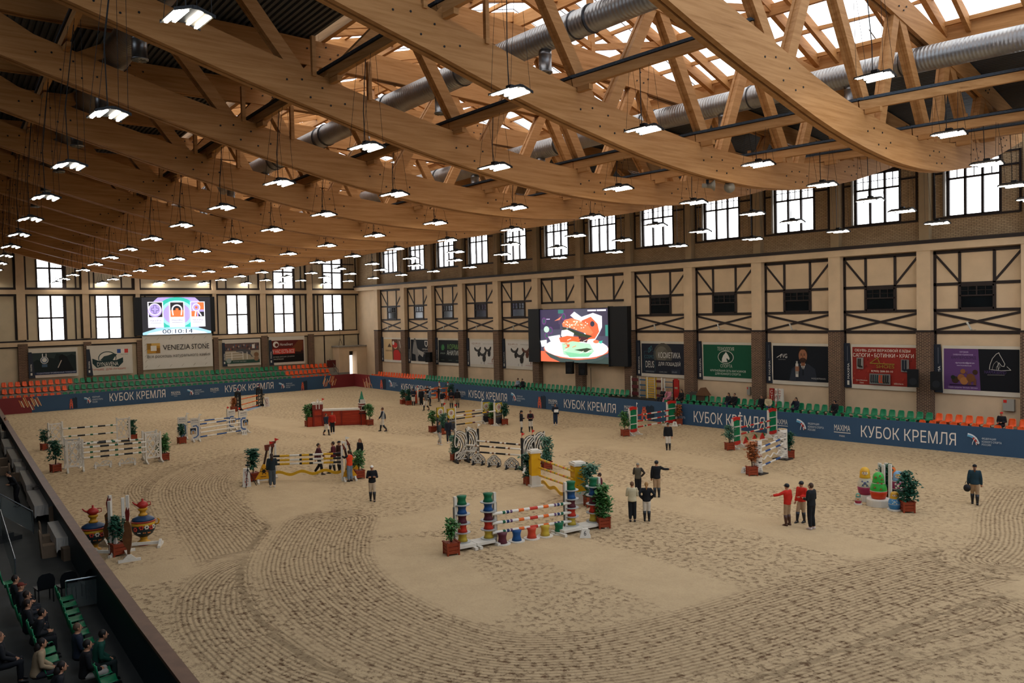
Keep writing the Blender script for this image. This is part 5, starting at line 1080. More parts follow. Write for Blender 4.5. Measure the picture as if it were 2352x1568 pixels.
# -- horseshoe jump
def horseshoe_wing(a, b, top, label, fc, mirror=False):
    t, W_, H_ = frame('panel_wing', label, 'jump wing', a, b, top, 'white horseshoe panel wings')
    X = (lambda x: W_ - x) if mirror else (lambda x: x)
    m = MB(); P = [(X(x * W_), z * H_) for x, z in ((.0, .06), (.0, .16), (.12, .2), (.12, .3), (-.1, .32), (-.1, .6), (.12, .62), (.12, .68), (0, .74), (0, 1), (.98, 1), (.98, .06))]
    m.prism(P, (0, -.03, 0), (1, 0, 0), (0, 0, 1), (0, .06, 0)); m.build('panel', WHT, t)
    m = MB(); m.bb(X(W_) - .05, -.05, 0, X(W_) + .05, .05, H_ + .1); m.build('post', WHT, t)
    for s in (-1, 1):
        o = Vector((0, -.03, 0)) if s < 0 else Vector((W_, .03, 0)); ex = Vector((W_, 0, 0)) if s < 0 else Vector((-W_, 0, 0))
        c = CV(o, ex, (0, 0, H_), t, off=.006); f = (lambda x: 1 - x) if (mirror == (s < 0)) else (lambda x: x)
        c.txt('MAXIMA', .14, .86, .86, .94, '#4a4a52', .01).rect(.12, .8, .88, .812, '#4a5a7a')
        pts = [(f(.28), .66), (f(.62), .68), (f(.82), .6), (f(.82), .28), (f(.62), .2), (f(.3), .17)]; c.line(pts, .13, '#4a6a9c')
        x0, x1 = sorted((f(-.06), f(.58))); c.rect(x0, .33, x1, .58, '#b89468').rect(x0, .46, x1, .58, '#23262c')
        cx = (x0 + x1) / 2; c.arc(cx, .43, .2, 0, 180, .09, '#a9c4dc', 9).line([(cx - .2, .43), (cx - .17, .36)], .08, '#a9c4dc').line([(cx + .2, .43), (cx + .17, .36)], .08, '#a9c4dc'); c.arc(cx, .43, .2, 10, 170, .03, '#3a5a8c', 8)
        c.done('print')
    feet(t, (.15, W_ * .95), WHT, .7, h=.07); flag(t, X(W_), H_, fc); return t
horseshoe_wing((439, 1015), (459, 1013), 960.6, 'white horseshoe panel wing, left end and camera side of the blue-white jump', WH_)
horseshoe_wing((409.5, 1011), (430, 1008.6), 958.4, 'white horseshoe panel wing, rear left end of the blue-white jump, behind a pot plant', WH_)
horseshoe_wing((550.3, 996.5), (568.6, 992.8), 944.4, 'white horseshoe panel wing, right end and camera side of the blue-white jump', RED, True)
horseshoe_wing((523.5, 990), (541, 987), 942, 'white horseshoe panel wing, right end and rear of the blue-white jump', RED, True)
bw = [(NV, 1), (WH_, 1.6), (NV, 1.7), (WH_, 1.6), (NV, .9)]
bl, br_ = G(459, 1013), G(550.3, 996.5)
for i, (y0, y1, sg) in enumerate(((973.6, 961, bw), (983, 970, [(WH_, 1)]), (992.8, 979, [(WH_, 1)]), (1002.4, 988.5, bw))):
    pole(above(bl, 459, y0), above(br_, 549, y1), sg, ('top blue and white pole', 'upper plain white pole', 'lower plain white pole', 'lowest blue and white pole')[i] + ' on the camera side of the horseshoe jump')
pole(above(G(430, 1008.6), 430, 969), above(G(523.5, 990), 522, 959.3), bw, 'blue and white pole on the back row of the horseshoe jump')
# -- black wings with orange poles and a water tray
def black_wing(a, b, top, label):
    t, W_, H_ = frame('black_wing', label, 'jump wing', a, b, top, 'black slatted jump wings')
    m = MB(); m.bb(0, -.05, 0, .12, .05, H_); m.bb(W_ - .12, -.05, 0, W_, .05, H_); 
    for f in (.25, .42, .6, .8, .95): m.bb(0, -.03, H_ * f - .1, W_, .03, H_ * f)
    for f in (.35, .65): m.bb(W_ * f - .04, -.03, .1, W_ * f + .04, .03, H_)
    m.ball((W_ * .3, 0, H_), (W_ * .4, .06, .16)); m.build('panel', BLKP, t); feet(t, (.06, W_ - .06), BLKP, .9); flag(t, W_ / 2, H_ + .1, RED, .16)
black_wing((541, 944), (553.5, 942), 902, 'black wing at the left end of the orange-pole jump by the far barrier')
black_wing((590, 935), (603, 932), 893, 'black wing at the right end of the orange-pole jump by the far barrier')
bl, br_ = G(553.5, 942), G(590, 935)
for i, (y0, y1) in enumerate(((916, 908), (929, 919), (940.3, 930.5))): pole(above(bl, 553, y0), above(br_, 590, y1), [(OR, 2), ('#b8501a', .4), (OR, 2), ('#b8501a', .4), (OR, 2)], f'orange pole, {("top", "middle", "lowest")[i]} of three on the black-winged jump')
t = T('water_tray', 'pale blue water tray lying under the orange-pole jump', 'water tray', G(568.6, 945.3)); L0 = t.location
q = [G(555.5, 941.6) - L0, G(568.6, 945.3) - L0, G(602, 934.5) - L0, G(587, 931) - L0]; m = MB(); m.hexa(q + [v + Vector((0, 0, .06)) for v in q]); m.build('rim', WHT, t)
m = MB(); c_ = sum(q, Vector()) / 4; m.hexa([v * .9 + c_ * .1 + Vector((0, 0, .05)) for v in q] + [v * .9 + c_ * .1 + Vector((0, 0, .075)) for v in q]); m.build('liner', M('pale_blue_liner', '#7fa3b8', .2, spec=.5), t)
# -- red wooden wall with towers
RW_ = wood('red_stained_boards', '#8a2a16', '#a8381e', (.9, .9, 9), .45); RW_D = M('red_trim', '#7c2214', .5)
t, W_, H_ = frame('tower_block', 'red wooden gate tower with white crenels at the left end of the red wall jump', 'jump tower', (720.5, 979.5), (741.3, 977.8), 924)
hb = H_ * .69
m = MB(); m.bb(0, -.05, 0, W_, .7, hb); m.build('base', RW_, t)
m = MB(); m.bb(-.45, .0, 0, 0, .6, hb * .58); m.build('side_step', RW_, t)
m = MB()
for z in (0, hb * .95, hb * .62): m.bb(-.04, -.09, z, W_ + .04, .74, z + .06)
for x in (0, W_): m.bb(x - .06, -.1, 0, x + .06, 0, hb)
m.build('trim', RW_D, t)
m = MB(); m.bb(-.06, 0, hb, W_ + .06, .5, H_ * .93); m.build('upper_block', M('red_brick_print', '#7a2d22', .6, noise=.25, scale=9), t)
m = MB()
for i in range(6): x = -.06 + i * (W_ + .12 - .16) / 5; m.bb(x, -.03, H_ * .9, x + .16, .53, H_ * (1.0 if i % 2 else .97))
m.prism([(W_ * .3, hb + .05), (W_ * .3, hb + .55), (W_ * .5, hb + .85), (W_ * .7, hb + .55), (W_ * .7, hb + .05), (W_ * .62, hb + .05), (W_ * .62, hb + .5), (W_ * .5, hb + .7), (W_ * .38, hb + .5), (W_ * .38, hb + .05)], (0, -.03, 0), (1, 0, 0), (0, 0, 1), (0, .04, 0))
m.build('white_crenels', WHT, t); flag(t, W_, H_, RED)
t, W_, H_ = frame('plank_wall', 'long red wooden wall with white top rail between the two red towers', 'jump wall', (741.5, 978), (828, 975), 942.5)
m = MB(); m.bb(.05, 0, 0, W_ - .05, .35, H_ - .05); m.build('boards', RW_, t)
m = MB(); m.bb(.0, -.05, H_ - .05, W_, .4, H_ + .1); m.build('top_rail', WHT, t)
m = MB()
for f in (0, .5, 1): m.bb(W_ * f - .06, -.05, 0, W_ * f + .06, .02, H_ - .05)
m.bb(0, -.04, 0, W_, .02, .08); m.build('battens', RW_D, t)
t, W_, H_ = frame('spire_tower', 'slim red clock tower with green spire beside the red wall jump', 'jump tower', (829, 976), (842, 974.8), 899)
m = MB(); m.bb(0, 0, 0, W_, .6, H_ * .33); m.build('base', RW_, t)
m = MB(); m.bb(-.03, -.04, H_ * .33, W_ + .03, .64, H_ * .355); m.bb(.0, -.03, 0, .05, .02, H_ * .33); m.bb(W_ - .05, -.03, 0, W_, .02, H_ * .33); m.build('trim', M('dark_trim', '#3a1712', .5), t)
m = MB(); m.bb(W_ * .08, .04, H_ * .355, W_ * .92, .56, H_ * .64); m.build('shaft', M('red_brick_print', '#7a2d22'), t)
m = MB(); m.tube([(W_ / 2, .0, H_ * .5), (W_ / 2, .035, H_ * .5)], W_ * .3, 18); m.build('clock_face', M('clock_black', '#14181a', .4), t)
m = MB(); m.tube([(W_ / 2, .01, H_ * .5), (W_ / 2, .04, H_ * .5)], W_ * .37, 18)
for f in (.42, .57, .635): m.bb(W_ * .04, 0, H_ * f, W_ * .96, .6, H_ * f + .05)
m.build('white_trim', WHT, t)
m = MB(); m.bb(W_ * .15, .1, H_ * .64, W_ * .85, .5, H_ * .76); m.build('belfry', M('belfry_blue', '#2a3c46', .5), t)
m = MB()
for f in (.15, .38, .62, .85): m.bb(W_ * f - .04, .06, H_ * .64, W_ * f + .04, .1, H_ * .76)
m.build('white_columns', WHT, t)
m = MB(); m.lathe((W_ / 2, .3, 0), [(W_ * .42, H_ * .76), (W_ * .3, H_ * .82), (.04, H_ * .985), (.01, H_)], 8); m.build('spire', M('spire_green', '#2f7a5a', .5, noise=.2, scale=4), t)
# -- yellow and charcoal rosette jump
def rosette_wing(a, b, top, label, fc, left):
    t, W_, H_ = frame('rosette_wing', label, 'jump wing', a, b, top, 'charcoal and yellow rosette wings')
    m = MB(); m.bb(.04, -.03, .12, W_ - .04, .03, H_); m.build('panel', M('charcoal_panel', '#33343a', .5), t)
    xp = W_ if left else 0; m = MB(); m.bb(xp - .05, -.06, 0, xp + .05, .06, H_ + .06); m.build('post', WHT, t)
    for s in (-1, 1):
        o = Vector((0, -.03, .12)) if s < 0 else Vector((W_, .03, .12)); ex = Vector((W_, 0, 0)) if s < 0 else Vector((-W_, 0, 0))
        c = CV(o, ex, (0, 0, H_ - .12), t, off=.006); c.poly([(.04, .62), (.3, .55), (.5, .66), (.72, .5), (.96, .6), (.96, 1), (.04, 1)], '#c9a822')
        c.poly([(.35, .75), (.25, .5), (.42, .56), (.5, .48), (.56, .57), (.75, .5), (.62, .75)], '#d9cf9a')
        for k in range(12): c.ell(.48 + .3 * math.cos(k * .5236), .8 + .125 * math.sin(k * .5236), .085, None, '#ddd6b4')
        c.ell(.48, .8, .27, None, '#e6e2d6').ell(.48, .8, .2, None, '#8a4a5a').ell(.48, .8, .15, None, '#e6d7b0').ell(.48, .8, .09, None, '#5a4a7a').ell(.48, .8, .05, None, '#c8583a')
        c.txt('MAXIMA', .08, .4, .92, .47, '#d8d5cc', .02).rect(.08, .35, .92, .362, '#b89a3a').rect(.2, .3, .8, .31, '#8a8a90'); c.done('print')
    feet(t, (.1, W_ - .1), WHT, .8, h=.07); flag(t, xp, H_, fc)
rosette_wing((1003, 996), (1021, 993), 936, 'rosette panel wing, left end and rear of the yellow-black jump', RED, True)
rosette_wing((1027, 993.5), (1046, 990.8), 939, 'rosette panel wing, left end and camera side of the yellow-black jump', RED, True)
rosette_wing((1108, 973.5), (1126, 971.5), 924, 'rosette panel wing, right end and rear of the yellow-black jump', WH_, False)
rosette_wing((1136.5, 978.3), (1154, 974.6), 926, 'rosette panel wing, right end and camera side of the yellow-black jump', WH_, False)
yb_s = [(YL, 1), (BK, 3), (YL, 1.6), ('#5a2236', .6), (WH_, 2)]
bl, br_ = G(1021, 993), G(1108, 973.5)
for i, (y0, y1) in enumerate(((950.2, 939.8), (965, 953), (978, 966.7))): pole(above(bl, 1021, y0), above(br_, 1107, y1), yb_s, f'yellow, black and white pole, {("top", "middle", "lowest")[i]} on the back row of the rosette jump')
pole(above(G(1046, 990.8), 1047, 955), above(G(1136.5, 978.3), 1134, 943.3), [(WH_, 2), ('#5a2236', .6), (YL, 1.6), (BK, 3), (YL, 1.2), ('#5a2236', .6), (WH_, 2)], 'white, yellow and black pole on the camera side of the rosette jump')
# -- black and white horse-head jump
def strip2(m, pts, w, y=0, th=.06):
    for a, b in zip(pts[:-1], pts[1:]): m.beam((a[0], y, a[1]), (b[0], y, b[1]), th, w, (0, 0, 1)) if abs(a[0] - b[0]) > abs(a[1] - b[1]) else m.beam((a[0], y, a[1]), (b[0], y, b[1]), w, th, (0, 1, 0))
def arcs(cx, cz, r0, r1, a0, a1, n=10): return [(cx + (r0 + (r1 - r0) * i / n) * math.cos(math.radians(a0 + (a1 - a0) * i / n)), cz + (r0 + (r1 - r0) * i / n) * math.sin(math.radians(a0 + (a1 - a0) * i / n))) for i in range(n + 1)]
def knot_wing(a, b, top, label, mirror, fc):
    t, W_, H_ = frame('horse_head_wing', label, 'jump wing', a, b, top, 'black and white horse-head wings')
    X = (lambda x: (1 - x) * W_) if mirror else (lambda x: x * W_)
    k = [[(.08, .98), (.12, .9), (.35, .96), (.6, .93), (.85, .82), (.96, .6), (.97, .3), (.97, .08)], [(.12, .9), (.06, .72), (.04, .58), (.1, .48), (.2, .5), (.3, .66), (.42, .7)], [(.3, .92), (.6, .85), (.8, .68), (.85, .4), (.7, .2), (.45, .1)],
         [(.2, .88), (.5, .76), (.68, .55), (.66, .36), (.4, .22), (.15, .15)], [(.42, .7), (.5, .55), (.42, .4), (.2, .28), (.08, .3), (.05, .12), (.3, .1), (.6, .12), (.95, .1)], [(.14, .82), (.34, .74), (.3, .6), (.18, .56)],
         [(.06, .3), (.3, .34), (.6, .24), (.9, .34)], [(.1, .12), (.35, .28), (.6, .34), (.9, .2)], [(.78, .9), (.9, .7), (.8, .5), (.6, .42), (.5, .3)], [(.3, .1), (.5, .2), (.75, .34), (.93, .42)]]
    for nm, w_, y0, mt in (('black_backing', .1, .02, BLKP), ('white_strips', .055, -.025, WHT)):
        m = MB()
        for s in k: strip2(m, [(X(x), z * H_) for x, z in s], w_, y0, .05)
        m.build(nm, mt, t)
    xp = X(1.0); m = MB(); m.bb(xp - .05, -.05, 0, xp + .05, .05, H_ * .93); m.build('post', BLKP, t); feet(t, (W_ * .1, W_ * .9), BLKP, .8); flag(t, xp, H_ * .93, fc)
knot_wing((1044, 1063), (1076, 1060), 988, 'horse-head wing, left end and camera side of the black-white jump', False, WH_)
knot_wing((1070, 1056), (1099, 1052), 982, 'horse-head wing, left end and rear of the black-white jump', False, WH_)
knot_wing((1200, 1081), (1231, 1076), 1000, 'horse-head wing, right end and camera side of the black-white jump', True, RED)
knot_wing((1224, 1072), (1254, 1066), 993, 'horse-head wing, right end and rear of the black-white jump', True, RED)
kp = [(WH_, 2), ('#7a4a2a', .35), (WH_, .5), ('#7a4a2a', .2), (BK, 2), (WH_, .5), ('#7a4a2a', .4), (WH_, .4), (BK, 2), (WH_, .5), ('#7a4a2a', .4), (WH_, 2)]
pole(above(G(1099, 1052), 1099, 1011.5), above(G(1224, 1072), 1224, 1022.5), kp, 'black and white pole on the back row of the horse-head jump')
for i, (y0, y1) in enumerate(((1021, 1031), (1035, 1045))): pole(above(G(1076, 1060), 1076, y0), above(G(1200, 1081), 1199, y1), kp, f'black and white pole, {("upper", "lower")[i]} on the camera side of the horse-head jump')
for i, (cx, cy, w_) in enumerate(((1098.5, 1067, 15), (1135, 1071.5, 15), (1175.6, 1077, 16))):
    t, W_, H_ = frame('knot_filler', f'low black and white knotwork filler under the horse-head jump, {("left", "middle", "right")[i]} of three', 'jump filler', (cx - w_, cy - .5), (cx + w_, cy + .5), cy - 25)
    k = [[(.02, .2), (.05, .6), (.4, 1), (.6, 1), (.95, .6), (.98, .2), (.02, .2)], [(.1, .2), (.6, .98)], [(.4, .2), (.85, .75)], [(.9, .2), (.4, .98)], [(.6, .2), (.15, .75)], [(.25, .2), (.12, .5), (.5, .9)]]
    for nm, w2, y0, mt in (('black_backing', .1, .02, BLKP), ('white_strips', .055, -.02, WHT)):
        m = MB()
        for s in k: strip2(m, [(x * W_, z * H_) for x, z in s], w2, y0, .04)
        m.build(nm, mt, t)
    feet(t, (.12, W_ - .12), BLKP, .5, h=.06)
# -- yellow pillar jump
def ypillar(a, b, top, split, label):
    t, W_, H_ = frame('square_pillar', label, 'jump pillar', a, b, top); W_ *= .86; hs = HT(G(*a), a[0], split)
    m = MB(); m.bb(0, 0, .06, W_, W_, hs); m.build('white_foot', WHT, t); m = MB(); m.bb(0, 0, hs, W_, W_, H_ - .14); m.build('yellow_shaft', M('yellow_pillar', '#dca613', .5, noise=.06, scale=2), t)
    m = MB(); m.bb(-.05, -.05, H_ - .14, W_ + .05, W_ + .05, H_ - .02); m.bb(.03, .03, H_ - .02, W_ - .03, W_ - .03, H_ + .03); m.build('white_cap', WHT, t); m = MB(); m.bb(-.1, -.1, 0, W_ + .1, W_ + .1, .06); m.build('base_plate', WHT, t)
    return t
ypillar((1222, 1118), (1246, 1116), 1035, 1093, 'yellow square pillar with white foot and cap, left end of the yellow jump')
ypillar((1322, 1158), (1352, 1155), 1064, 1130, 'yellow square pillar with white foot and cap, right end of the yellow jump')
yp = [(YL, 1.2), ('#c98a5a', .3), (YL, .6), ('#7f9a4a', .25), (YL, .7), ('#d0563a', .35), (YL, .7), ('#7f9a4a', .25), (YL, .6), ('#e0a0a0', .3), (YL, 1), ('#d0563a', .3), (YL, .6), ('#7f9a4a', .25), (YL, 1)]
A0, B0 = G(1244, 1117), G(1323, 1157)
for i, (y0, y1) in enumerate(((1053, 1081), (1073, 1100), (1091, 1118))): pole(above(A0, 1240, y0), above(B0, 1322, y1), yp, f'yellow flower-painted pole, {("top", "middle", "lowest")[i]} between the yellow pillars')
wave(above(A0, 1241, 1107), above(B0, 1322, 1148), YL, 3, .07, 'wavy yellow plank at the foot of the yellow pillar jump')
# -- cotton-reel jump
REEL = ['#c2a63a', '#c2331f', '#5a2530', '#1d4f86', '#10643f']
def reel_mb(m, z, hh=.36, r=.2): m.lathe((0, 0, z), [(r * .95, 0), (r * .78, hh * .3), (r * .72, hh * .5), (r * .8, hh * .75), (r * .95, hh)], 18)
def reel_tower(b, top, label, post, px_side):
    g = G(*b); t = T('reel_tower', label, 'jump wing', g, math.atan2(G(1300, 1215).y - G(1130, 1245).y, G(1300, 1215).x - G(1130, 1245).x), 'towers of coloured cotton reels'); H_ = HT(g, b[0], top); hh = (H_ - .2) / 5 - .03
    for i, c in enumerate(REEL):
        m = MB(); reel_mb(m, .2 + i * (hh + .03) + .03, hh); m.build('reel', col(c), t, True)
        m = MB(); m.lathe((0, 0, .2 + i * (hh + .03)), [(.3, 0), (.3, .03)], 20); m.build('disc', M('clear_grey_disc', '#a9aaa6', .3, spec=.5), t)
    m = MB(); m.bb(px_side * .27 - .05, -.06, 0, px_side * .27 + .05, .06, H_); m.build('post', WHT, t)
    m = MB(); m.bb(px_side * .34 - .015, -.03, .2, px_side * .34 + .015, .03, H_ * .8); m.build('cup_rail', M('cup_rail_grey', '#6a6c6c', .4, .5), t)
    return t
reel_tower((1063, 1256), 1138, 'cotton-reel tower at the far left, on the left white base of the reel jump', 0, -1)
reel_tower((1123, 1248), 1132, 'cotton-reel tower next to the poles, on the left white base of the reel jump', 0, 1)
reel_tower((1313, 1217), 1105, 'cotton-reel tower next to the poles, on the right white base of the reel jump', 0, -1)
reel_tower((1364, 1208), 1097, 'cotton-reel tower at the far right, on the right white base of the reel jump', 0, 1)
for a, b, nm in (((1050, 1270), (1143, 1252), 'left'), ((1296, 1232), (1388, 1212), 'right')):
    t, W_, H_ = frame('slatted_platform', f'white slatted base under the two {nm} cotton-reel towers', 'jump base', a, b, a[1] - 10)
    m = MB(); m.bb(.05, .05, .1, W_ / 2 - .01, .65, .2); m.bb(W_ / 2 + .01, .05, .1, W_ - .05, .65, .2); m.build('deck', WHT, t)
    for x in (0, W_ / 2 - .1, W_ / 2 + .1, W_): m = MB(); m.bb(x - .06, -.12, 0, x + .06, .8, .1); m.build('foot', WHT, t)
A0, B0 = G(1128, 1248), G(1308, 1217)
rp = [(WH_, 2.2), (GR, .6), (WH_, .25), ('#24335e', .6), (WH_, .2), ('#6a4a6a', .5), (WH_, 1.4), (OR, 1.2), (WH_, 1.3), ('#c2331f', 1.8), (WH_, 1.3), (OR, 1.2), (WH_, 1.3), ('#6a4a6a', .5), (WH_, .2), ('#24335e', .6), (WH_, .25), (GR, .6), (WH_, 1.9)]
for i, (y0, y1) in enumerate(((1178.7, 1153), (1200, 1174.7), (1221.5, 1194.8))): pole(above(A0, 1135, y0), above(B0, 1303, y1), rp, f'rainbow banded white pole, {("top", "middle", "lowest")[i]} on the cotton-reel jump', .06)
for i, (px, py, c, nm) in enumerate(((1154, 1249, '#5a2530', 'maroon'), (1187, 1242.5, '#1d4f86', 'blue'), (1221.5, 1236.5, '#c8442a', 'red'), (1252, 1231, '#c2a63a', 'yellow'), (1284, 1225, '#10643f', 'green'))):
    t = T('cotton_reel', f'single {nm} cotton reel standing on the sand under the reel jump poles', 'jump filler', G(px, py), 0, 'loose cotton reels under the jump'); m = MB(); reel_mb(m, .04, .38); m.build('reel', col(c), t, True); m = MB(); m.lathe((0, 0, 0), [(.31, 0), (.31, .04)], 20); m.build('disc', WHT, t)
# -- green and red gates
def gate_wing(a, b, top, label, fc):
    t, W_, H_ = frame('gate_wing', label, 'jump wing', a, b, top, 'green and red gate wings')
    for x in (0, W_): m = MB(); m.bb(x - .05, -.06, .1, x + .05, .06, H_ - .05); m.build('post', WHT, t)
    m = MB(); n = 6
    for i in range(n): x0 = .06 + (W_ - .12) * i / n; m.bb(x0 + .015, -.03, .42, x0 + (W_ - .12) / n - .015, .03, H_ - .12)
    m.build('green_slats', M('green_slat_paint', '#127a4c', .5), t)
    m = MB()
    for z0, s in ((H_ - .12, 1), (.34, -1)): m.prism([(-.02, z0 - .1), (W_ / 2, z0 - .1 + s * .07), (W_ + .02, z0 - .1), (W_ + .02, z0 + .1), (W_ / 2, z0 + .1 + s * .07), (-.02, z0 + .1)], (0, -.06, 0), (1, 0, 0), (0, 0, 1), (0, .12, 0))
    m.build('red_rails', M('red_rail_paint', '#c02a20', .5), t); m = MB()
    for f in (.38, .68): m.bb(.04, -.07, H_ * f, W_ - .04, -.03, H_ * f + .06)
    m.build('white_rails', WHT, t); feet(t, (0, W_), WHT, .95); flag(t, W_, H_, fc, .14)
gate_wing((1446, 1000), (1463, 997), 936, 'green slatted gate wing with red rails, left end of the rear gate jump', WH_)
gate_wing((1533, 978), (1552, 975), 922, 'green slatted gate wing with red rails, right end of the rear gate jump', RED)
gate_wing((1683, 1030), (1700, 1026), 960, 'green slatted gate wing with red rails, left end of the strawberry jump', WH_)
gate_wing((1765, 1005), (1783, 1001), 940, 'green slatted gate wing with red rails, right end of the strawberry jump', RED)
gp_ = [('#c02a20', 1.5), (WH_, .35), (GR, .6), (WH_, .35), ('#c02a20', 1.3), (WH_, 2.0), ('#c02a20', 1.3), (WH_, .35), (GR, .6), (WH_, .35), ('#c02a20', 1.5)]
A0, B0 = G(1463, 997), G(1533, 978)
for i, (y0, y1) in enumerate(((953.3, 942), (966.6, 954.5), (980, 966.6))): pole(above(A0, 1463, y0), above(B0, 1533, y1), gp_, f'red, white and green pole, {("top", "middle", "lowest")[i]} on the rear gate jump')
A0, B0 = G(1700, 1026), G(1765, 1005)
for i, (y0, y1) in enumerate(((980.4, 965.6), (995.7, 980))): pole(above(A0, 1700, y0), above(B0, 1766, y1), gp_, f'red, white and green pole, {("upper", "lower")[i]} on the strawberry jump')
for i, (px, py, tp) in enumerate(((1713, 1021, 1003), (1733, 1014.6, 997.5), (1751, 1010.5, 993.5))):
    t, W_, H_ = frame('strawberry_filler', f'strawberry-shaped filler under the gate jump, {("nearest", "middle", "farthest")[i]} of three', 'jump filler', (px - 6, py), (px + 6, py - 2), tp)
    m = MB(); m.prism([(0, .06), (W_ * .9, .06), (W_ * .8, H_ * .7), (W_ * .55, H_ * .95), (W_ * .3, H_ * .7)], (0, -.03, 0), (1, 0, 0), (0, 0, 1), (0, .06, 0)); m.build('berry', M('berry_red', '#b8271c', .5, noise=.3, scale=14), t)
    m = MB(); m.prism([(W_ * .5, H_ * 1.02), (W_ * .75, H_ * .9), (W_ * .98, H_ * .55), (W_ * .82, H_ * .45), (W_ * .68, H_ * .7)], (0, -.045, 0), (1, 0, 0), (0, 0, 1), (0, .09, 0)); m.build('leaf', M('leaf_green_paint', '#2d6a3a', .5), t); m = MB(); m.bb(-.05, -.2, 0, W_ + .05, .2, .06); m.build('foot', WHT, t)
# -- birch jump
def birchmat():
    m, nt, b = newmat('birch_bark'); L = nt.links.new; tc = nt.nodes.new('ShaderNodeTexCoord'); mp = nt.nodes.new('ShaderNodeMapping'); mp.inputs['Scale'].default_value = (3, 3, 14)
    n = nt.nodes.new('ShaderNodeTexNoise'); n.inputs['Scale'].default_value = 1; n.inputs['Detail'].default_value = 4; r = nt.nodes.new('ShaderNodeValToRGB'); e = r.color_ramp.elements
    e[0].position = .36; e[0].color = rgb('#2c2724'); e[1].position = .45; e[1].color = rgb('#d2cabd'); L(tc.outputs['Object'], mp.inputs[0]); L(mp.outputs[0], n.inputs['Vector']); L(n.outputs['Fac'], r.inputs[0]); L(r.outputs[0], b.inputs['Base Color']); b.inputs['Roughness'].default_value = .8; return m
BIRCH = birchmat()
for b, tp, r, nm in (((1739, 1087), 1010, .27, 'near'), ((1798, 1054), 985, .27, 'far')):
    g = G(*b); H_ = HT(g, b[0], tp); t = T('birch_trunk', f'white birch trunk post at the {nm} end of the blue-white pole jump', 'jump pillar', g)
    m = MB(); m.lathe((0, 0, .05), [(r * 1.15, 0), (r * 1.02, .2), (r, H_ * .4), (r * .96, H_ * .8), (r * .97, H_ - .05)], 16); m.build('trunk', BIRCH, t, True)
    m = MB(); m.lathe((0, 0, H_), [(r * .93, 0), (r * .9, .015)], 16); m.build('cut_top', M('cut_wood', '#b59a72', .8, noise=.2, scale=12), t); m = MB(); m.bb(-.45, -.35, 0, .45, .35, .05); m.build('base_plate', M('dark_base_plate', '#3a332c', .8), t)
A0, B0 = G(1744, 1086), G(1794, 1055); bb_ = [(WH_, 1), (NV, 1.4), (WH_, 1.6), (NV, 1.4), (WH_, 1)]
for i, (y0, y1) in enumerate(((1027, 1006), (1040, 1018.6), (1070, 1047))): pole(above(A0, 1748, y0), above(B0, 1792, y1), bb_, f'blue and white pole, {("top", "second", "lowest")[i]} between the birch trunks')
wave(above(A0, 1748, 1056), above(B0, 1792, 1036), WH_, 3.5, .07, 'wavy white plank between the birch trunks', .07)
# -- balalaika jump
def balalaika_wing(a, b, top, label, mirror, fc):
    t, W_, H_ = frame('balalaika_wing', label, 'jump wing', a, b, top, 'yellow balalaika wings'); X = (lambda x: (1 - x) * W_) if mirror else (lambda x: x * W_)
    m = MB(); m.prism([(X(-.1), .22), (X(1.0), .22), (X(.8), .5), (X(.62), .98), (X(.45), .98), (X(.2), .55)], (0, -.09, 0), (1, 0, 0), (0, 0, 1), (0, .16, 0)); m.build('body', M('balalaika_yellow', '#d99a1c', .45, noise=.12, scale=5), t)
    m = MB(); m.beam((X(.53), -.02, .9), (X(.78), -.02, H_ * .93), .1, .07, (0, 1, 0)); m.build('neck', M('balalaika_neck', '#3a2318', .5), t)
    m = MB(); s = -1 if mirror else 1; x, z = X(.78), H_ * .92; m.prism([(x - .09, z), (x + .09, z), (x + .15 * s + .05, z + .32), (x - .12, z + .3)], (0, -.05, 0), (1, 0, 0), (0, 0, 1), (0, .08, 0)); m.build('peg_head', M('balalaika_head', '#6a2f1e', .5), t)
    m = MB(); m.tube([(X(.52), -.1, .62), (X(.52), -.08, .62)], .1, 14); m.build('sound_hole', M('sound_hole', '#1c1410', .6), t); m = MB()
    for k in range(6): m.tube([(X(.52) + .15 * math.cos(k * 1.047), -.1, .62 + .15 * math.sin(k * 1.047)), (X(.52) + .15 * math.cos(k * 1.047), -.085, .62 + .15 * math.sin(k * 1.047))], .03, 8)
    m.bb(X(.3) - .02, -.1, .33, X(.66), -.085, .36); m.build('ornament', M('balalaika_neck', '#3a2318'), t)
    xp = X(1.0); m = MB(); m.bb(xp - .05, -.05, 0, xp + .05, .05, H_ * 1.02); m.build('post', WHT, t); feet(t, (W_ * .1, W_ * .95), WHT, .8)
    m = MB(); m.bb(0, -.05, .12, W_, .05, .22); m.build('cross_bar', WHT, t); flag(t, xp, H_ * 1.02, fc)
balalaika_wing((590, 1110), (622, 1107), 1030, 'yellow balalaika wing, left end and camera side of the balalaika jump', False, RED)
balalaika_wing((606, 1098), (634, 1095), 1022, 'yellow balalaika wing, left end and rear of the balalaika jump', False, RED)
balalaika_wing((787, 1104), (817, 1101), 1026, 'yellow balalaika wing, front right end, behind a person in orange', True, WH_)
balalaika_wing((796, 1093), (826, 1090), 1016, 'yellow balalaika wing, right end and rear of the balalaika jump', True, WH_)
A0, B0 = G(628, 1102), G(787, 1100); bp_ = [(BK, 1.3), (YL, 1.6), (WH_, 1.6), (BK, .4), (YL, 1.2), (BK, .6), (WH_, 1.7), (YL, 1.6), (BK, 1.3)]
for i, (y0, y1) in enumerate(((1046.5, 1040), (1056, 1050.7), (1065, 1059.8))): pole(above(A0, 634, y0), above(B0, 784, y1), bp_, f'black, yellow and white pole, {("top", "middle", "lowest")[i]} on the balalaika jump', .055)
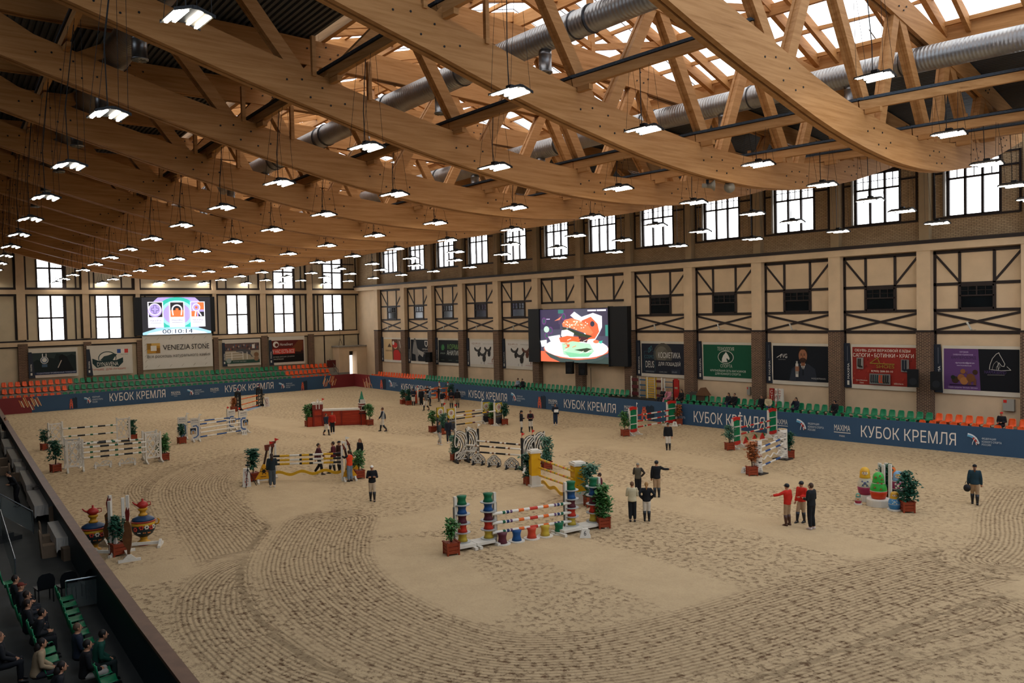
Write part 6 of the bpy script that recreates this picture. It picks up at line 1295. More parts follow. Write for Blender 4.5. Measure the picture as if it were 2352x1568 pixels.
wave(above(A0, 637, 1087), above(B0, 784, 1081), YL, 3, .08, 'wavy yellow plank under the balalaika jump', .15)
# -- far jump with orange poles behind the group of people
for (x, y), tp, nm in (((943.5, 929), 897, 'leftmost'), ((960.5, 928), 890, 'second'), ((1010, 915), 879, 'third'), ((1030, 918.5), 880, 'rightmost')):
    g = G(x, y); H_ = HT(g, x, tp); t = T('jump_standard', f'white upright with orange cones of the jump behind the rider group, {nm} of four', 'jump wing', g)
    m = MB(); m.bb(-.06, -.06, 0, .06, .06, H_); m.build('post', WHT, t); m = MB(); m.bb(-.5, -.05, 0, .5, .05, .1); m.build('foot', WHT, t); m = MB(); m.lathe((.28, 0, .1), [(.26, 0), (.02, H_ * .7)], 12); m.build('orange_cone', col('#b8451f'), t); m = MB(); m.prism([(0, 0), (.2, .08), (0, .16)], (0, -.005, H_), (1, 0, 0), (0, 0, 1), (0, .01, 0)); m.bb(-.01, -.01, H_, .01, .01, H_ + .2); m.build('flag', col(RED), t, label='red pennant')
op = [(OR, 1.4), (WH_, .8), (OR, 1.2), (WH_, .8), (OR, 1.4)]
A0, B0 = G(943.5, 929), G(1010, 915)
for i, (y0, y1) in enumerate(((901, 888), (911, 898))): pole(above(A0, 943, y0), above(B0, 1010, y1), op, f'orange and white pole, {("upper", "lower")[i]} on the back row of the jump behind the rider group')
A0, B0 = G(960.5, 928), G(1030, 918.5)
for i, (y0, y1) in enumerate(((897, 890), (907, 900), (918, 910))): pole(above(A0, 960, y0), above(B0, 1030, y1), op, f'orange and white pole, {("top", "middle", "lowest")[i]} on the camera side of the jump behind the rider group')
# -- nesting dolls
def doll(b, top, hw, label, body, shawl, face, scarf, flower, ped=None, turn=0.):
    g = G(*b); H_ = HT(g, b[0], top); px_m = FPX / (g - Vector((0, 0, CAMZ))).dot(FX); R = hw / px_m; ph = .06 if not ped else ped[1]
    t = T('nesting_doll', label, 'nesting doll', g, math.atan2(-g.y, -g.x) + math.pi / 2 + turn, 'painted nesting dolls'); h = H_ - ph
    pr = [(.78, 0), (.86, .06), (.98, .2), (1.0, .32), (.93, .45), (.76, .57), (.7, .66), (.66, .74), (.66, .82), (.57, .91), (.36, .975), (.08, 1.0)]
    P = [(r * R, z * h) for r, z in pr]
    def cut(z0, z1): 
        q = []
        for (r0, a), (r1, b_) in zip(P[:-1], P[1:]):
            for z in (a, z0 * h, z1 * h, b_):
                if a <= z <= b_ and z0 * h <= z <= z1 * h: q.append((r0 + (r1 - r0) * (z - a) / (b_ - a), z))
        return sorted(set(q), key=lambda v: v[1])
    m = MB(); m.lathe((0, 0, ph), cut(0, .3), 24); m.build('skirt', M('doll_' + body, body, .3, noise=.12, scale=5), t, True)
    m = MB(); m.lathe((0, 0, ph), cut(.3, .6), 24); m.build('apron', M('doll_' + shawl, shawl, .3, noise=.08, scale=6), t, True)
    m = MB(); m.lathe((0, 0, ph), cut(.6, 1), 24); m.build('headscarf', M('doll_' + scarf, scarf, .3, noise=.08, scale=6), t, True)
    m = MB(); m.lathe((0, 0, ph + .595 * h), [(R * .765, -.012 * h), (R * .765, .008 * h)], 24); m.lathe((0, 0, ph + .3 * h), [(R * 1.01, -.008 * h), (R * 1.01, .01 * h)], 24); m.build('piping', M('doll_piping', '#d9cfc0', .4), t)
    if face:
        rot = Matrix.Rotation(0, 3, 'X'); m = MB(); m.ball((0, -R * .36, ph + .79 * h), (R * .45, R * .38, h * .11), 14, 10); m.build('face', M('doll_face', '#dcc3a4', .35), t, True)
        m = MB(); yy = -R * .735
        for s in (-1, 1): m.ball((s * R * .16, yy + .02 * R, ph + .81 * h), (R * .06, R * .03, h * .014)); m.box((s * R * .16, yy + .02 * R, ph + .838 * h), (R * .14, R * .03, h * .007))
        m.build('eyes', M('doll_eye', '#2a3a4a', .3), t); m = MB(); m.ball((0, yy + .03 * R, ph + .735 * h), (R * .07, R * .03, h * .012)); m.build('mouth', M('doll_mouth', '#b3392c', .4), t)
        m = MB(); m.ball((0, -R * .29, ph + .845 * h), (R * .46, R * .4, h * .078), 14, 8); m.build('hair', M('doll_hair', '#c98f2a', .4), t, True)
    R2 = random.Random(int(b[0])); fl = MB(); ce = MB(); lf_ = MB()
    spots = [(0, .44), (-.42, .5), (.42, .5), (-.28, .36), (.3, .36)] if face else [(-.5, .82), (.35, .88), (-.1, .62), (.5, .6), (-.45, .45), (.3, .4), (.65, .75)]
    for i, (a, z) in enumerate(spots):
        rr = next(r0 + (r1 - r0) * (z - z0) / (z1 - z0) for (r0, z0), (r1, z1) in zip(pr[:-1], pr[1:]) if z0 <= z <= z1) * R
        c = Vector((rr * math.sin(a), -rr * math.cos(a), ph + z * h)); s = R * (.2 if i == 0 and face else .13)
        ux, n = Vector((math.cos(a), math.sin(a), 0)), Vector((math.sin(a), -math.cos(a), 0))
        for k in range(7): q = c + (ux * math.cos(k * .9) + Vector((0, 0, 1)) * math.sin(k * .9)) * s * .6; fl.ball(q, (s * .42, s * .42, s * .42), 6, 4)
        ce.ball(c + n * s * .35, s * .3, 6, 4)
        for k in (-1, 1): lf_.ball(c + ux * k * s * 1.1 - Vector((0, 0, s * .8)), (s * .5, s * .3, s * .25), 6, 4)
    fl.build('painted_flowers', M('doll_fl_' + flower, flower, .4), t); ce.build('flower_centres', M('doll_fl_centre', '#c9a23a', .4), t); lf_.build('painted_leaves', M('doll_leaf', '#2f6a45', .4), t)
    m = MB(); pr_ = (ped[0] / px_m) if ped else R * 1.15; m.lathe((0, 0, 0), [(pr_, 0), (pr_, ph * .85), (pr_ * .97, ph)], 28); m.build('pedestal', WHT, t)
doll((1987, 1150), 1072, 16.5, 'tall nesting doll in a yellow headscarf, left of the doll group', '#9a3050', '#cfc3a8', True, '#d9a52c', '#3a5a9c', (13, .3))
doll((2018, 1160), 1083.5, 18.5, 'tall nesting doll seen from behind in a green flowered shawl over red', '#c83c16', '#3aa33c', False, '#3fa843', '#8a4a26', (26, .3))
doll((2064, 1148), 1081, 17.5, 'plum nesting doll with white daisies, beside the bushy plant', '#2a2c30', '#8a2a4a', True, '#7aa0c0', '#e0dcd2', (13, .2))
doll((2048, 1136), 1070, 14, 'orange flowered nesting doll half hidden behind the white posts', '#b8441c', '#d4581e', False, '#dd6a22', '#a8301c', (12, .2))
doll((1971, 1158), 1132, 7.8, 'smallest nesting doll with a red skirt, far left of the doll group', '#a03048', '#b8a888', True, '#5a9080', '#c85a2c')
doll((2055, 1171), 1128, 14, 'short nesting doll in light blue with yellow headscarf, in front of the plum doll', '#3f7fb0', '#4a88b8', True, '#d0a030', '#a8c8dc')
for i, (x, y0, y1) in enumerate(((2021, 1063, 1138), (2029.5, 1067, 1145), (2035.5, 1063, 1136), (2045, 1066, 1150))):
    g = G(x, y1); o = MB(); o.bb(-.06, -.06, 0, .06, .06, HT(g, x, y0)); o.bb(-.3, -.05, 0, .3, .05, .07); ob = o.build('upright_post', WHT, label=f'white upright post among the nesting dolls, {nth(i)} from the left', cat='post'); ob.location = g
# -- samovar jump
def samovar(b, top, label):
    g = G(*b); H_ = HT(g, b[0], top); t = T('samovar', label, 'samovar', g, math.atan2(-g.y, -g.x) + math.pi / 2, 'painted samovar cut-outs'); k = H_ / 2.1
    def L(nm, prof, c, sm=True): m = MB(); m.lathe((0, 0, 0), [(r * k, z * k) for r, z in prof], 22, 1, 1); m.build(nm, M('samovar_' + c, c, .35, noise=.1, scale=5), t, sm)
    L('foot', [(.3, .06), (.28, .14), (.17, .2), (.15, .3), (.2, .36)], '#c08a1e'); L('red_base', [(.32, 0), (.32, .06)], '#9a2a22', False)
    L('bowl', [(.2, .36), (.4, .5), (.5, .68), (.52, .82), (.5, .95), (.47, 1.0)], '#1c2c30'); L('bowl_band', [(.505, .9), (.515, .97), (.5, 1.04), (.47, 1.06)], '#c99a24'); L('rim', [(.54, 1.06), (.55, 1.1), (.5, 1.12)], '#9a3a26', False)
    L('shoulder', [(.5, 1.12), (.46, 1.2), (.3, 1.28), (.2, 1.33)], '#1d3a5a'); L('neck', [(.2, 1.33), (.18, 1.4), (.13, 1.43), (.13, 1.52), (.18, 1.56), (.22, 1.64), (.2, 1.67)], '#c08a1e')
    L('teapot', [(.14, 1.67), (.23, 1.75), (.24, 1.84), (.16, 1.94), (.05, 1.98), (.04, 2.04), (.05, 2.08), (.01, 2.1)], '#a82a22')
    m = MB(); m.tube([Vector((-.2, 0, 1.8)) * k, Vector((-.34, 0, 1.88)) * k, Vector((-.42, 0, 1.98)) * k], [.05 * k, .035 * k, .025 * k], 8); m.tube([Vector((.18, 0, 1.92)) * k, Vector((.33, 0, 1.92)) * k, Vector((.34, 0, 1.78)) * k, Vector((.2, 0, 1.74)) * k], .022 * k, 7); m.build('spout', M('samovar_#a82a22', '#a82a22'), t, True)
    for s in (-1, 1): m = MB(); m.tube([Vector((s * .48, 0, .85)) * k, Vector((s * .64, 0, .9)) * k, Vector((s * .68, 0, 1.05)) * k, Vector((s * .6, 0, 1.12)) * k], .035 * k, 8); m.build('handle', M('samovar_#c08a1e', '#c08a1e'), t, True)
    for cl, sp in (('#b8361f', ((-.9, .82), (-1.75, .86), (-2.3, .78))), ('#d8cdb8', ((-1.3, .86), (-.6, .84), (-2.0, .68))), ('#c8702a', ((-1.05, .66), (-1.5, .68)))):
        m = MB()
        for a, z in sp:
            rr = (.5 if z > .7 else .44) * k; c = Vector((rr * math.cos(a), rr * math.sin(a), z * k))
            for q in range(6): m.ball(c + Vector((-math.sin(a) * math.cos(q * 1.047), math.cos(a) * math.cos(q * 1.047), math.sin(q * 1.047))) * .07 * k, .042 * k, 6, 4)
        m.build('painted_flowers', M('sam_fl_' + cl, cl, .4), t)
samovar((330.7, 1249), 1144, 'painted samovar with a red teapot on top, right of the white posts')
samovar((217, 1267), 1159, 'painted samovar with a red teapot on top, left of the white posts by the barrier')
def stand(p0, p1, lab, posts=()):
    A, B = G(*p0), G(*p1); d = B - A; t = T('jump_stand', lab, 'jump stand', A, math.atan2(d.y, d.x)); W_ = d.length; m = MB(); m.bb(0, -.05, .08, W_, .05, .18); m.build('rail', WHT, t); feet(t, (.05, W_ - .05), WHT, .75)
    for x, H_ in posts: m = MB(); m.bb(x * W_ - .055, -.055, .1, x * W_ + .055, .055, H_); m.build('post', WHT, t)
stand((215, 1274), (268, 1275), 'low white stand with two posts in front of the left samovar', ((.78, 2.0), (.98, 1.1)))
stand((238, 1254), (258, 1249), 'short white stand behind the left samovar', ((.9, 1.9),))
stand((285, 1267), (298, 1290), 'low white stand with one post at the lower end of the samovar jump', ((.1, 2.05),))
stand((295, 1258), (372, 1252), 'long white stand under the right samovar', ((.02, 2.0),))
for (x, y), tp, nm in (((297, 1284), 1164, 'right'), ((254, 1268), 1141, 'left')):
    g = G(x, y); H_ = HT(g, x, tp); t = T('carved_board', f'tall brown carved board cut-out beside the {nm} post of the samovar jump', 'cut-out', g, 1.0); k = H_
    m = MB(); m.prism([(-.03, .0), (.05, 0), (.06, .2), (.17, .3), (.2, .42), (.12, .55), (.14, .68), (.04, .74), (-.02, .74), (-.1, .64), (-.12, .45), (-.08, .25), (-.03, .15)], (0, -.03, 0), (k * .55, 0, 0), (0, 0, k), (0, .06, 0)); m.build('body', M('carved_brown', '#6b4526', .6, noise=.35, scale=5), t)
    m = MB(); m.prism([(-.03, .74), (.05, .74), (.08, .9), (.03, 1.0), (-.0, .93), (-.05, .99), (-.06, .86)], (0, -.03, 0), (k * .55, 0, 0), (0, 0, k), (0, .06, 0)); m.build('head', M('carved_red', '#6a1f1a', .6), t)
# -- number markers, start signs
def marker(b, txt, label, s=.32):
    g = G(*b); t = T('number_marker', label, 'number marker', g, math.atan2(-g.y, -g.x) + math.pi / 2)
    m = MB(); m.hexa([(-s, -s, 0), (s, -s, 0), (s, s, 0), (-s, s, 0), (-s * .5, -s * .5, s * 1.5), (s * .5, -s * .5, s * 1.5), (s * .5, s * .5, s * 1.5), (-s * .5, s * .5, s * 1.5)]); m.build('block', WHT, t)
    ey = Vector((0, s * .5, s * 1.5)).normalized(); w_ = s * .42 * len(txt); lettering(txt, (-w_ / 2, -s * .84, s * .4), (1, 0, 0), ey, w_, s * .85, BLKP, t, .02, depth=.012)
    lettering(txt, (s * .84, -w_ / 2, s * .4), (0, 1, 0), Vector((-s * .5, 0, s * 1.5)), w_, s * .85, BLKP, t, .02, depth=.012)
marker((1344, 1232), '6', 'white number block 6 beside the right base of the cotton-reel jump', .21)
marker((1710, 1085), '5', 'white number block 5 beside the autumn pot plant', .19)
marker((1550, 978), '9', 'white number block 9 at the right end of the rear gate jump', .22)
marker((1783, 1009), '10', 'white number block 10 at the right end of the strawberry jump', .2)
marker((562, 998), '11', 'white number block 11 at the right end of the horseshoe jump', .2)
marker((1209, 1084), '7', 'white number block at the right end of the horse-head jump', .22)
def sign(b, w_, top, txt, label, c='#9a2a22', face=True):
    g = G(*b); H_ = HT(g, b[0], top); px_m = FPX / (g - Vector((0, 0, CAMZ))).dot(FX); W_ = w_ / px_m; t = T('start_sign', label, 'sign', g, math.atan2(-g.y, -g.x) + math.pi / 2)
    m = MB(); m.hexa([(-W_ / 2, -.25, 0), (W_ / 2, -.25, 0), (W_ / 2, .25, 0), (-W_ / 2, .25, 0), (-W_ * .36, -.1, H_), (W_ * .36, -.1, H_), (W_ * .36, .1, H_), (-W_ * .36, .1, H_)]); m.build('board', WHT, t)
    n = len(txt); ey = Vector((0, .15, H_)).normalized()
    for i, ch in enumerate(txt): z = H_ * (.9 - (i + 1) * .84 / n); lettering(ch, (-W_ * .2, -.25 + .15 * z / H_, z), (1, 0, 0), ey, W_ * .4, H_ * .62 / n, col(c), t, .03, depth=.012)
sign((567, 1116), 19, 1075, 'СТАРТ', 'white START board with red letters beside the balalaika jump')
sign((613, 933), 13, 912, 'ФИНИШ', 'white tapered sign beside the black jump wing near the far barrier')
def tripod(b, top, label):
    g = G(*b); H_ = HT(g, b[0], top); t = T('timing_tripod', label, 'tripod', g)
    for a in (0, 2.09, 4.19): m = MB(); m.tube([(.42 * math.cos(a + .4), .42 * math.sin(a + .4), 0), (0, 0, H_ * .8)], .018, 5); m.build('leg', BLKP, t)
    m = MB(); m.tube([(0, 0, H_ * .7), (0, 0, H_ * .94)], .02, 6); m.bb(-.07, -.09, H_ * .93, .07, .09, H_); m.build('sensor', BLKP, t)
tripod((570, 1117), 1066, 'black timing tripod in front of the START board'); tripod((1326, 1150), 1101, 'black tripod with a timing sensor behind the cotton-reel jump'); tripod((606, 934), 905, 'black timing tripod beside the tapered sign near the far barrier')
g = G(1303, 1150); m = MB(); H_ = HT(g, 1303, 1112); m.bb(-.16, -.12, 0, .16, .12, H_); ob = m.build('red_post', M('orange_red_post', '#c84a28', .5), label='orange-red upright board behind the right cotton-reel towers', cat='post'); ob.location = g
# ================================================================ POT PLANTS
POTW = wood('pot_boards', '#7a2f1a', '#964022', (2, 2, 14), .5)
LEAFS = {'ficus': M('leaf_ficus', '#4a7a3e', .5, noise=.35, scale=5), 'dark': M('leaf_dark', '#2a5a44', .5, noise=.35, scale=5), 'autumn': M('leaf_autumn', '#b0683a', .6, noise=.45, scale=6), 'willow': M('leaf_willow', '#4f7a62', .5, noise=.35, scale=5)}
def plant(b, top, kind, form, label, px_pot=None):
    g = G(*b); H_ = max(1.0, HT(g, b[0], top)); t = T('potted_plant', label, 'potted plant', g, math.atan2(-g.y, -g.x) + .35, 'pot plants dressing the jumps'); R = random.Random(int(b[0] * 7 + b[1])); s = .24
    m = MB()
    for sx in (-1, 1):
        for sy in (-1, 1): m.bb(sx * s - sx * .06, sy * s - sy * .06, 0, sx * s, sy * s, .46)
    for k in range(3):
        z0 = .06 + k * .13; m.bb(-s + .01, -s + .01, z0, s - .01, s - .01, z0 + .115)
    m.bb(-s - .02, -s - .02, .42, s + .02, -s + .05, .46); m.bb(-s - .02, s - .05, .42, s + .02, s + .02, .46); m.build('pot', POTW, t)
    m = MB(); m.bb(-s + .03, -s + .03, .4, s - .03, s - .03, .43); m.build('soil', M('soil_dark', '#2a211b', .95), t)
    zc = {'ball': .72, 'bush': .6, 'column': .58}[form] * H_; m = MB(); 
    for k in range(2 if form != 'column' else 1): a = R.random() * 6; m.tube([(.03 * math.cos(a), .03 * math.sin(a), .4), (.05 * math.cos(a + 1), .05 * math.sin(a + 1), .4 + (zc - .4) * .5), (.02, 0, zc)], [.028, .024, .018], 6)
    m.build('stem', M('stem_brown', '#4a3626', .8), t)
    rx, rz_ = {'ball': (.34, .3), 'bush': (.32, .42), 'column': (.3, .46)}[form]; rx *= H_ / 1.9 if form != 'ball' else H_ / 1.8; m = MB(); n = {'ball': 520, 'bush': 760, 'column': 760}[form]
    z0, z1 = {'ball': (.48 * H_, H_), 'bush': (.55, H_), 'column': (.5, H_)}[form]
    cl = [(Vector((R.gauss(0, .42) * rx, R.gauss(0, .42) * rx, z0 + (z1 - z0) * R.random()))) for _ in range(26)]
    for i in range(n):
        c = cl[i % 26] + Vector((R.gauss(0, .1), R.gauss(0, .1), R.gauss(0, .1))) * (H_ / 1.9); c.z = min(max(c.z, z0 * .92), H_)
        L = (.17 if kind != 'willow' else .2) * (.7 + R.random() * .6) * (H_ / 1.8); a = R.random() * 6.28; e = R.uniform(-.9, .5); d = Vector((math.cos(a) * math.cos(e), math.sin(a) * math.cos(e), math.sin(e))); sd = d.cross(Vector((R.random() - .5, R.random() - .5, 1))).normalized() * L * (.34 if kind != 'willow' else .2); up_ = d.cross(sd).normalized() * L * .12
        m.add([c, c + d * L * .5 + sd + up_, c + d * L, c + d * L * .5 - sd + up_], [(0, 1, 2), (0, 2, 3)])
    m.build('foliage', LEAFS[kind], t)
    return t
for b, top, k, f, lab in (((104, 1033), 986, 'dark', 'ball', 'dark pot plant left of the rear lattice jump'), ((128, 1083), 1012, 'dark', 'ball', 'dark pot plant left of the front lattice jump'), ((305, 1011), 965, 'dark', 'column', 'pot plant right of the rear lattice jump'),
    ((377, 1057), 997, 'ficus', 'bush', 'pot plant right of the front lattice jump'), ((417.5, 1018), 974, 'dark', 'ball', 'small pot plant in front of the left horseshoe panel'), ((709, 979), 926, 'ficus', 'bush', 'pot plant left of the red wall jump'), ((849, 976), 928, 'ficus', 'ball', 'pot plant right of the red clock tower'),
    ((926, 928), 895, 'dark', 'ball', 'leftmost pot plant near the group of riders'), ((938.5, 930), 894, 'dark', 'column', 'pot plant in front of the leftmost orange cone by the rider group'), ((932, 925), 906, 'autumn', 'bush', 'small autumn-coloured pot plant between two green ones by the rider group'), ((1036, 919), 882, 'dark', 'ball', 'pot plant right of the jump behind the rider group'),
    ((994, 992), 943, 'ficus', 'ball', 'pot plant left of the rosette jump'), ((1019, 997), 950, 'willow', 'column', 'pot plant between the two left rosette panels'), ((1131, 974), 925, 'ficus', 'bush', 'pot plant between the two right rosette panels'), ((1158, 975), 926, 'dark', 'ball', 'pot plant right of the rosette jump'),
    ((1046, 1058), 1000, 'willow', 'bush', 'pot plant left of the horse-head jump'), ((1256, 1077), 1004, 'willow', 'bush', 'tall pot plant right of the horse-head jump'), ((1216, 1112), 1043, 'dark', 'column', 'pot plant behind the left yellow pillar'), ((1356, 1162), 1065, 'willow', 'bush', 'pot plant right of the right yellow pillar'),
    ((1385, 1211), 1114, 'ficus', 'column', 'pot plant right of the cotton-reel jump'), ((1037, 1272), 1192, 'ficus', 'ball', 'leafy pot plant left of the cotton-reel jump'), ((1436, 1001), 946, 'ficus', 'ball', 'pot plant left of the rear gate jump'), ((1558, 975), 929, 'autumn', 'ball', 'autumn-coloured pot plant behind the right end of the rear gate jump'),
    ((1676, 1033), 977, 'willow', 'ball', 'pot plant left of the strawberry jump'), ((1727, 1091), 1015, 'autumn', 'ball', 'rust-leaved autumn pot plant in front of the near birch trunk'), ((1812, 1051), 993, 'dark', 'column', 'dark pot plant right of the far birch trunk'), ((2084, 1175), 1083, 'dark', 'bush', 'dense pot plant right of the nesting dolls'), ((2038, 1140), 1066, 'dark', 'column', 'pot plant behind the white posts among the nesting dolls'),
    ((271, 1274), 1186, 'dark', 'column', 'pot plant between the white posts of the samovar jump'), ((582, 1104), 1031, 'dark', 'column', 'tall pot plant left of the balalaika jump'), ((825, 1098), 1035, 'ficus', 'ball', 'pot plant right of the balalaika jump'), ((537, 945), 913, 'autumn', 'column', 'autumn-coloured pot plant left of the orange-pole jump')):
    plant(b, top, k, f, lab)
# ================================================================ PEOPLE
SKIN = M('skin', '#b98566', .55); EYE = M('eye_dark', '#201814', .4)
def remesh(mb, vox, extra=None):
    me = bpy.data.meshes.new('tmp'); me.from_pydata(mb.v, [], mb.f); ob = bpy.data.objects.new('tmp', me); COL.objects.link(ob)
    md = ob.modifiers.new('r', 'REMESH'); md.mode = 'VOXEL'; md.voxel_size = vox; md.use_smooth_shade = True; sm = ob.modifiers.new('s', 'SMOOTH'); sm.iterations = 2; sm.factor = .5
    bpy.context.view_layer.update(); out = bpy.data.meshes.new_from_object(ob.evaluated_get(bpy.context.evaluated_depsgraph_get())); bpy.data.objects.remove(ob); bpy.data.meshes.remove(me)
    r = MB(); r.v = [tuple(v.co) for v in out.vertices]; r.f = [tuple(p.vertices) for p in out.polygons]; r.mi = [0] * len(r.f); bpy.data.meshes.remove(out)
    return r
ARM = {'stand': ((.135, -.01, .65), (.14, .045, .5)), 'walk_f': ((.135, .05, .66), (.13, .14, .55)), 'walk_b': ((.13, -.07, .66), (.13, -.08, .5)), 'crossed': ((.14, .03, .66), (-.03, .12, .68)), 'hips': ((.2, -.05, .69), (.105, .03, .57)), 'point': ((.2, .08, .75), (.33, .15, .735)), 'hold': ((.135, .0, .655), (.05, .14, .64)), 'reach': ((.12, .1, .76), (.09, .22, .79)), 'up': ((.17, .06, .68), (.2, .17, .8)), 'lap': ((.135, .04, .66), (.05, .19, .57)), 'face': ((.14, .12, .68), (.04, .12, .86)), 'pocket': ((.15, -.03, .66), (.12, .04, .54))}
LEG = {'stand': ((.052, .012, .285), (.055, -.015, .05)), 'wide': ((.06, .012, .285), (.075, -.015, .05)), 'fwd': ((.05, .085, .29), (.05, .115, .055)), 'back': ((.05, .0, .285), (.05, -.14, .075)), 'sit': ((.07, .245, .3), (.075, .235, .05)), 'sit_out': ((.08, .25, .3), (.08, .34, .05)), 'bent': ((.06, .05, .29), (.05, -.02, .05))}
NP = [0]
def person(loc, face, H, label, top, legs, boots=None, arms=('stand', 'stand'), leg=('stand', 'stand'), sit=False, hair='#3a2a20', hs='short', hat=None, sleeve=None, lean=0., long=False, shoe='#1a1a1c', turn=0., wide=1.0):
    "face: direction vector the figure looks along; +y is its front, +x its right hand"
    NP[0] += 1; rz = math.atan2(face[1], face[0]) - math.pi / 2
    t = T('person', label, 'person', loc, rz); dz = -.235 if sit else 0
    def V(x, y, z): return Vector((x * H, (y + lean * max(0, z - .53)) * H, (z + dz) * H))
    J = []
    for s, a in ((1, arms[0]), (-1, arms[1])):
        e, w_ = ARM[a]; J.append((V(s * .1, 0, .81), V(s * e[0], e[1], e[2]), V(s * w_[0], w_[1], w_[2])))
    K = []
    for s, a in ((1, leg[0]), (-1, leg[1])):
        k, an = LEG[a]; K.append((V(s * .05, 0, .52), Vector((s * k[0], k[1], k[2])) * H, Vector((s * an[0], an[1], an[2])) * H))
    tor = [(.485, .07, .05), (.52, .09, .065), (.57, .086, .06), (.62, .076, .052), (.70, .09, .06), (.77, .104, .062), (.815, .098, .052), (.84, .06, .042)]
    def loft(mb, rings, add=0.):
        n = 14; vs = []
        for z, rx, ry in rings:
            c = V(0, 0, z); vs += [c + Vector(((rx * H + add) * wide * math.cos(6.2832 * k / n), (ry * H + add) * math.sin(6.2832 * k / n), 0)) for k in range(n)]
        fs = [(i * n + k, i * n + (k + 1) % n, (i + 1) * n + (k + 1) % n, (i + 1) * n + k) for i in range(len(rings) - 1) for k in range(n)] + [tuple(range(n))[::-1], tuple(range((len(rings) - 1) * n, len(rings) * n))]
        mb.add(vs, fs)
    def limb(mb, p, q, r, u, w3, add=0.): mb.tube([p, (p + q) / 2, q, (q + r) / 2, r], [u * H + add, u * H * .95 + add, u * H * .8 + add, u * H * .78 + add, w3 * H + add], 10); mb.ball(q, u * H * .8 + add, 8, 6)
    hc = V(0, .012, .925)
    rot = Matrix.Rotation(turn, 3, 'Z')
    b = MB(); loft(b, tor); b.tube([V(0, 0, .82), V(0, .006, .885)], [.036 * H, .032 * H], 10); b.ball(hc, (.043 * H, .052 * H, .064 * H), 14, 10, rot); b.ball(hc + rot @ Vector((0, .022 * H, -.035 * H)), (.03 * H, .03 * H, .03 * H), 10, 8)
    for p, q, r in J: b.ball(p, .036 * H, 8, 6); limb(b, p, q, r, .029, .017)
    for p, q, r in K: limb(b, p, q, r, .05, .024); b.tube([r + Vector((0, -.02 * H, -.02 * H)), r + Vector((0, .07 * H, -.032 * H))], [.022 * H, .018 * H], 8)
    body = remesh(b, .022)
    for i, (p, q, r) in enumerate(J):
        d = (r - q).normalized(); s = 1 if i == 0 else -1; side = d.cross(Vector((0, 0, 1)) if abs(d.z) < .8 else Vector((0, 1, 0))).normalized(); inn = side.cross(d)
        if inn.dot(Vector((-s, .3, 0))) < 0: inn = -inn
        body.tube([r - d * .01, r + d * .03 * H, r + d * .052 * H], [.014 * H, .021 * H, .018 * H], 8)
        for k in range(4):
            o = r + d * .05 * H + side * (k - 1.5) * .0095 * H; l = (.034, .04, .037, .028)[k] * H
            body.tube([o, o + d * l * .55 + inn * .004 * H, o + d * l * .85 + inn * .016 * H], [.0055 * H, .005 * H, .004 * H], 6)
        o = r + d * .02 * H + side * .018 * H; body.tube([o, o + (d + side * .8).normalized() * .028 * H, o + (d * 1.2 + side * .5 + inn * .3).normalized() * .046 * H], [.006 * H, .0055 * H, .0045 * H], 6)
    fr = lambda x, y, z: hc + rot @ (Vector((x, y, z)) * H)
    body.tube([fr(0, .046, .006), fr(0, .062, -.012), fr(0, .05, -.016)], [.005 * H, .009 * H, .006 * H], 6)
    for s in (-1, 1): body.ball(fr(s * .044, -.002, -.004), (.008 * H, .012 * H, .018 * H), 6, 5)
    body.build('body', SKIN, t, True)
    m = MB()
    for s in (-1, 1): m.ball(fr(s * .019, .046, .008), (.007 * H, .005 * H, .005 * H), 6, 4); m.box(fr(s * .019, .05, .019), (.016 * H, .004 * H, .004 * H))
    m.box(fr(0, .049, -.03), (.022 * H, .006 * H, .005 * H)); m.build('face_features', EYE, t)
    # clothes
    ad = .016
    tr_ = MB(); loft(tr_, [(.475, .075, .055), (.52, .094, .068), (.58, .088, .062)], .006)
    for p, q, r in K:
        if legs and boots: limb(tr_, p, q, q + (r - q) * .35, .053, .036, .006)
        else: limb(tr_, p, q, r + Vector((0, 0, .012 * H)), .054, .034 if not long else .05, .008)
    remesh(tr_, .026).build('trousers', M('cloth_' + legs, legs, .85, noise=.12, scale=7, bump=.15), t, True)
    for p, q, r in K:
        m = MB()
        if boots: up_ = q + (r - q) * .12; m.tube([up_, q + (r - q) * .45, r + Vector((0, 0, .03 * H)), r - Vector((0, 0, .02 * H))], [.048 * H, .043 * H, .031 * H, .029 * H], 10)
        f = r + Vector((0, 0, -r.z)); 
        m.add([f + Vector((x * H, y * H, z * H)) for x, y, z in ((-.022, -.035, 0), (.022, -.035, 0), (.028, .05, 0), (.018, .1, 0), (-.018, .1, 0), (-.028, .05, 0), (-.02, -.03, .05), (.02, -.03, .05), (.022, .035, .05), (.014, .09, .022), (-.014, .09, .022), (-.022, .035, .05))], [(0, 5, 4, 3, 2, 1), (6, 7, 8, 9, 10, 11), (0, 1, 7, 6), (1, 2, 8, 7), (2, 3, 9, 8), (3, 4, 10, 9), (4, 5, 11, 10), (5, 0, 6, 11)])
        m.build('boot' if boots else 'shoe', M('leather_' + (boots or shoe), boots or shoe, .4, spec=.5), t, True)
    jk = MB(); hem = [(.5, .094, .07)] if not long else [(.36, .1, .08), (.5, .1, .074)]
    loft(jk, hem + [(.53, .098, .072), (.62, .088, .064), (.70, .098, .07), (.775, .112, .07), (.82, .1, .058), (.848, .05, .046)], .013)
    sl = MB() if sleeve else jk
    for p, q, r in J: sl.ball(p, .044 * H, 8, 6); limb(sl, p, q, r, .038, .028, .008)
    remesh(jk, .024).build('jacket', M('cloth_' + top, top, .8, noise=.14, scale=6, bump=.2), t, True)
    if sleeve: remesh(sl, .024).build('sleeves', M('cloth_' + sleeve, sleeve, .8, noise=.14, scale=6), t, True)
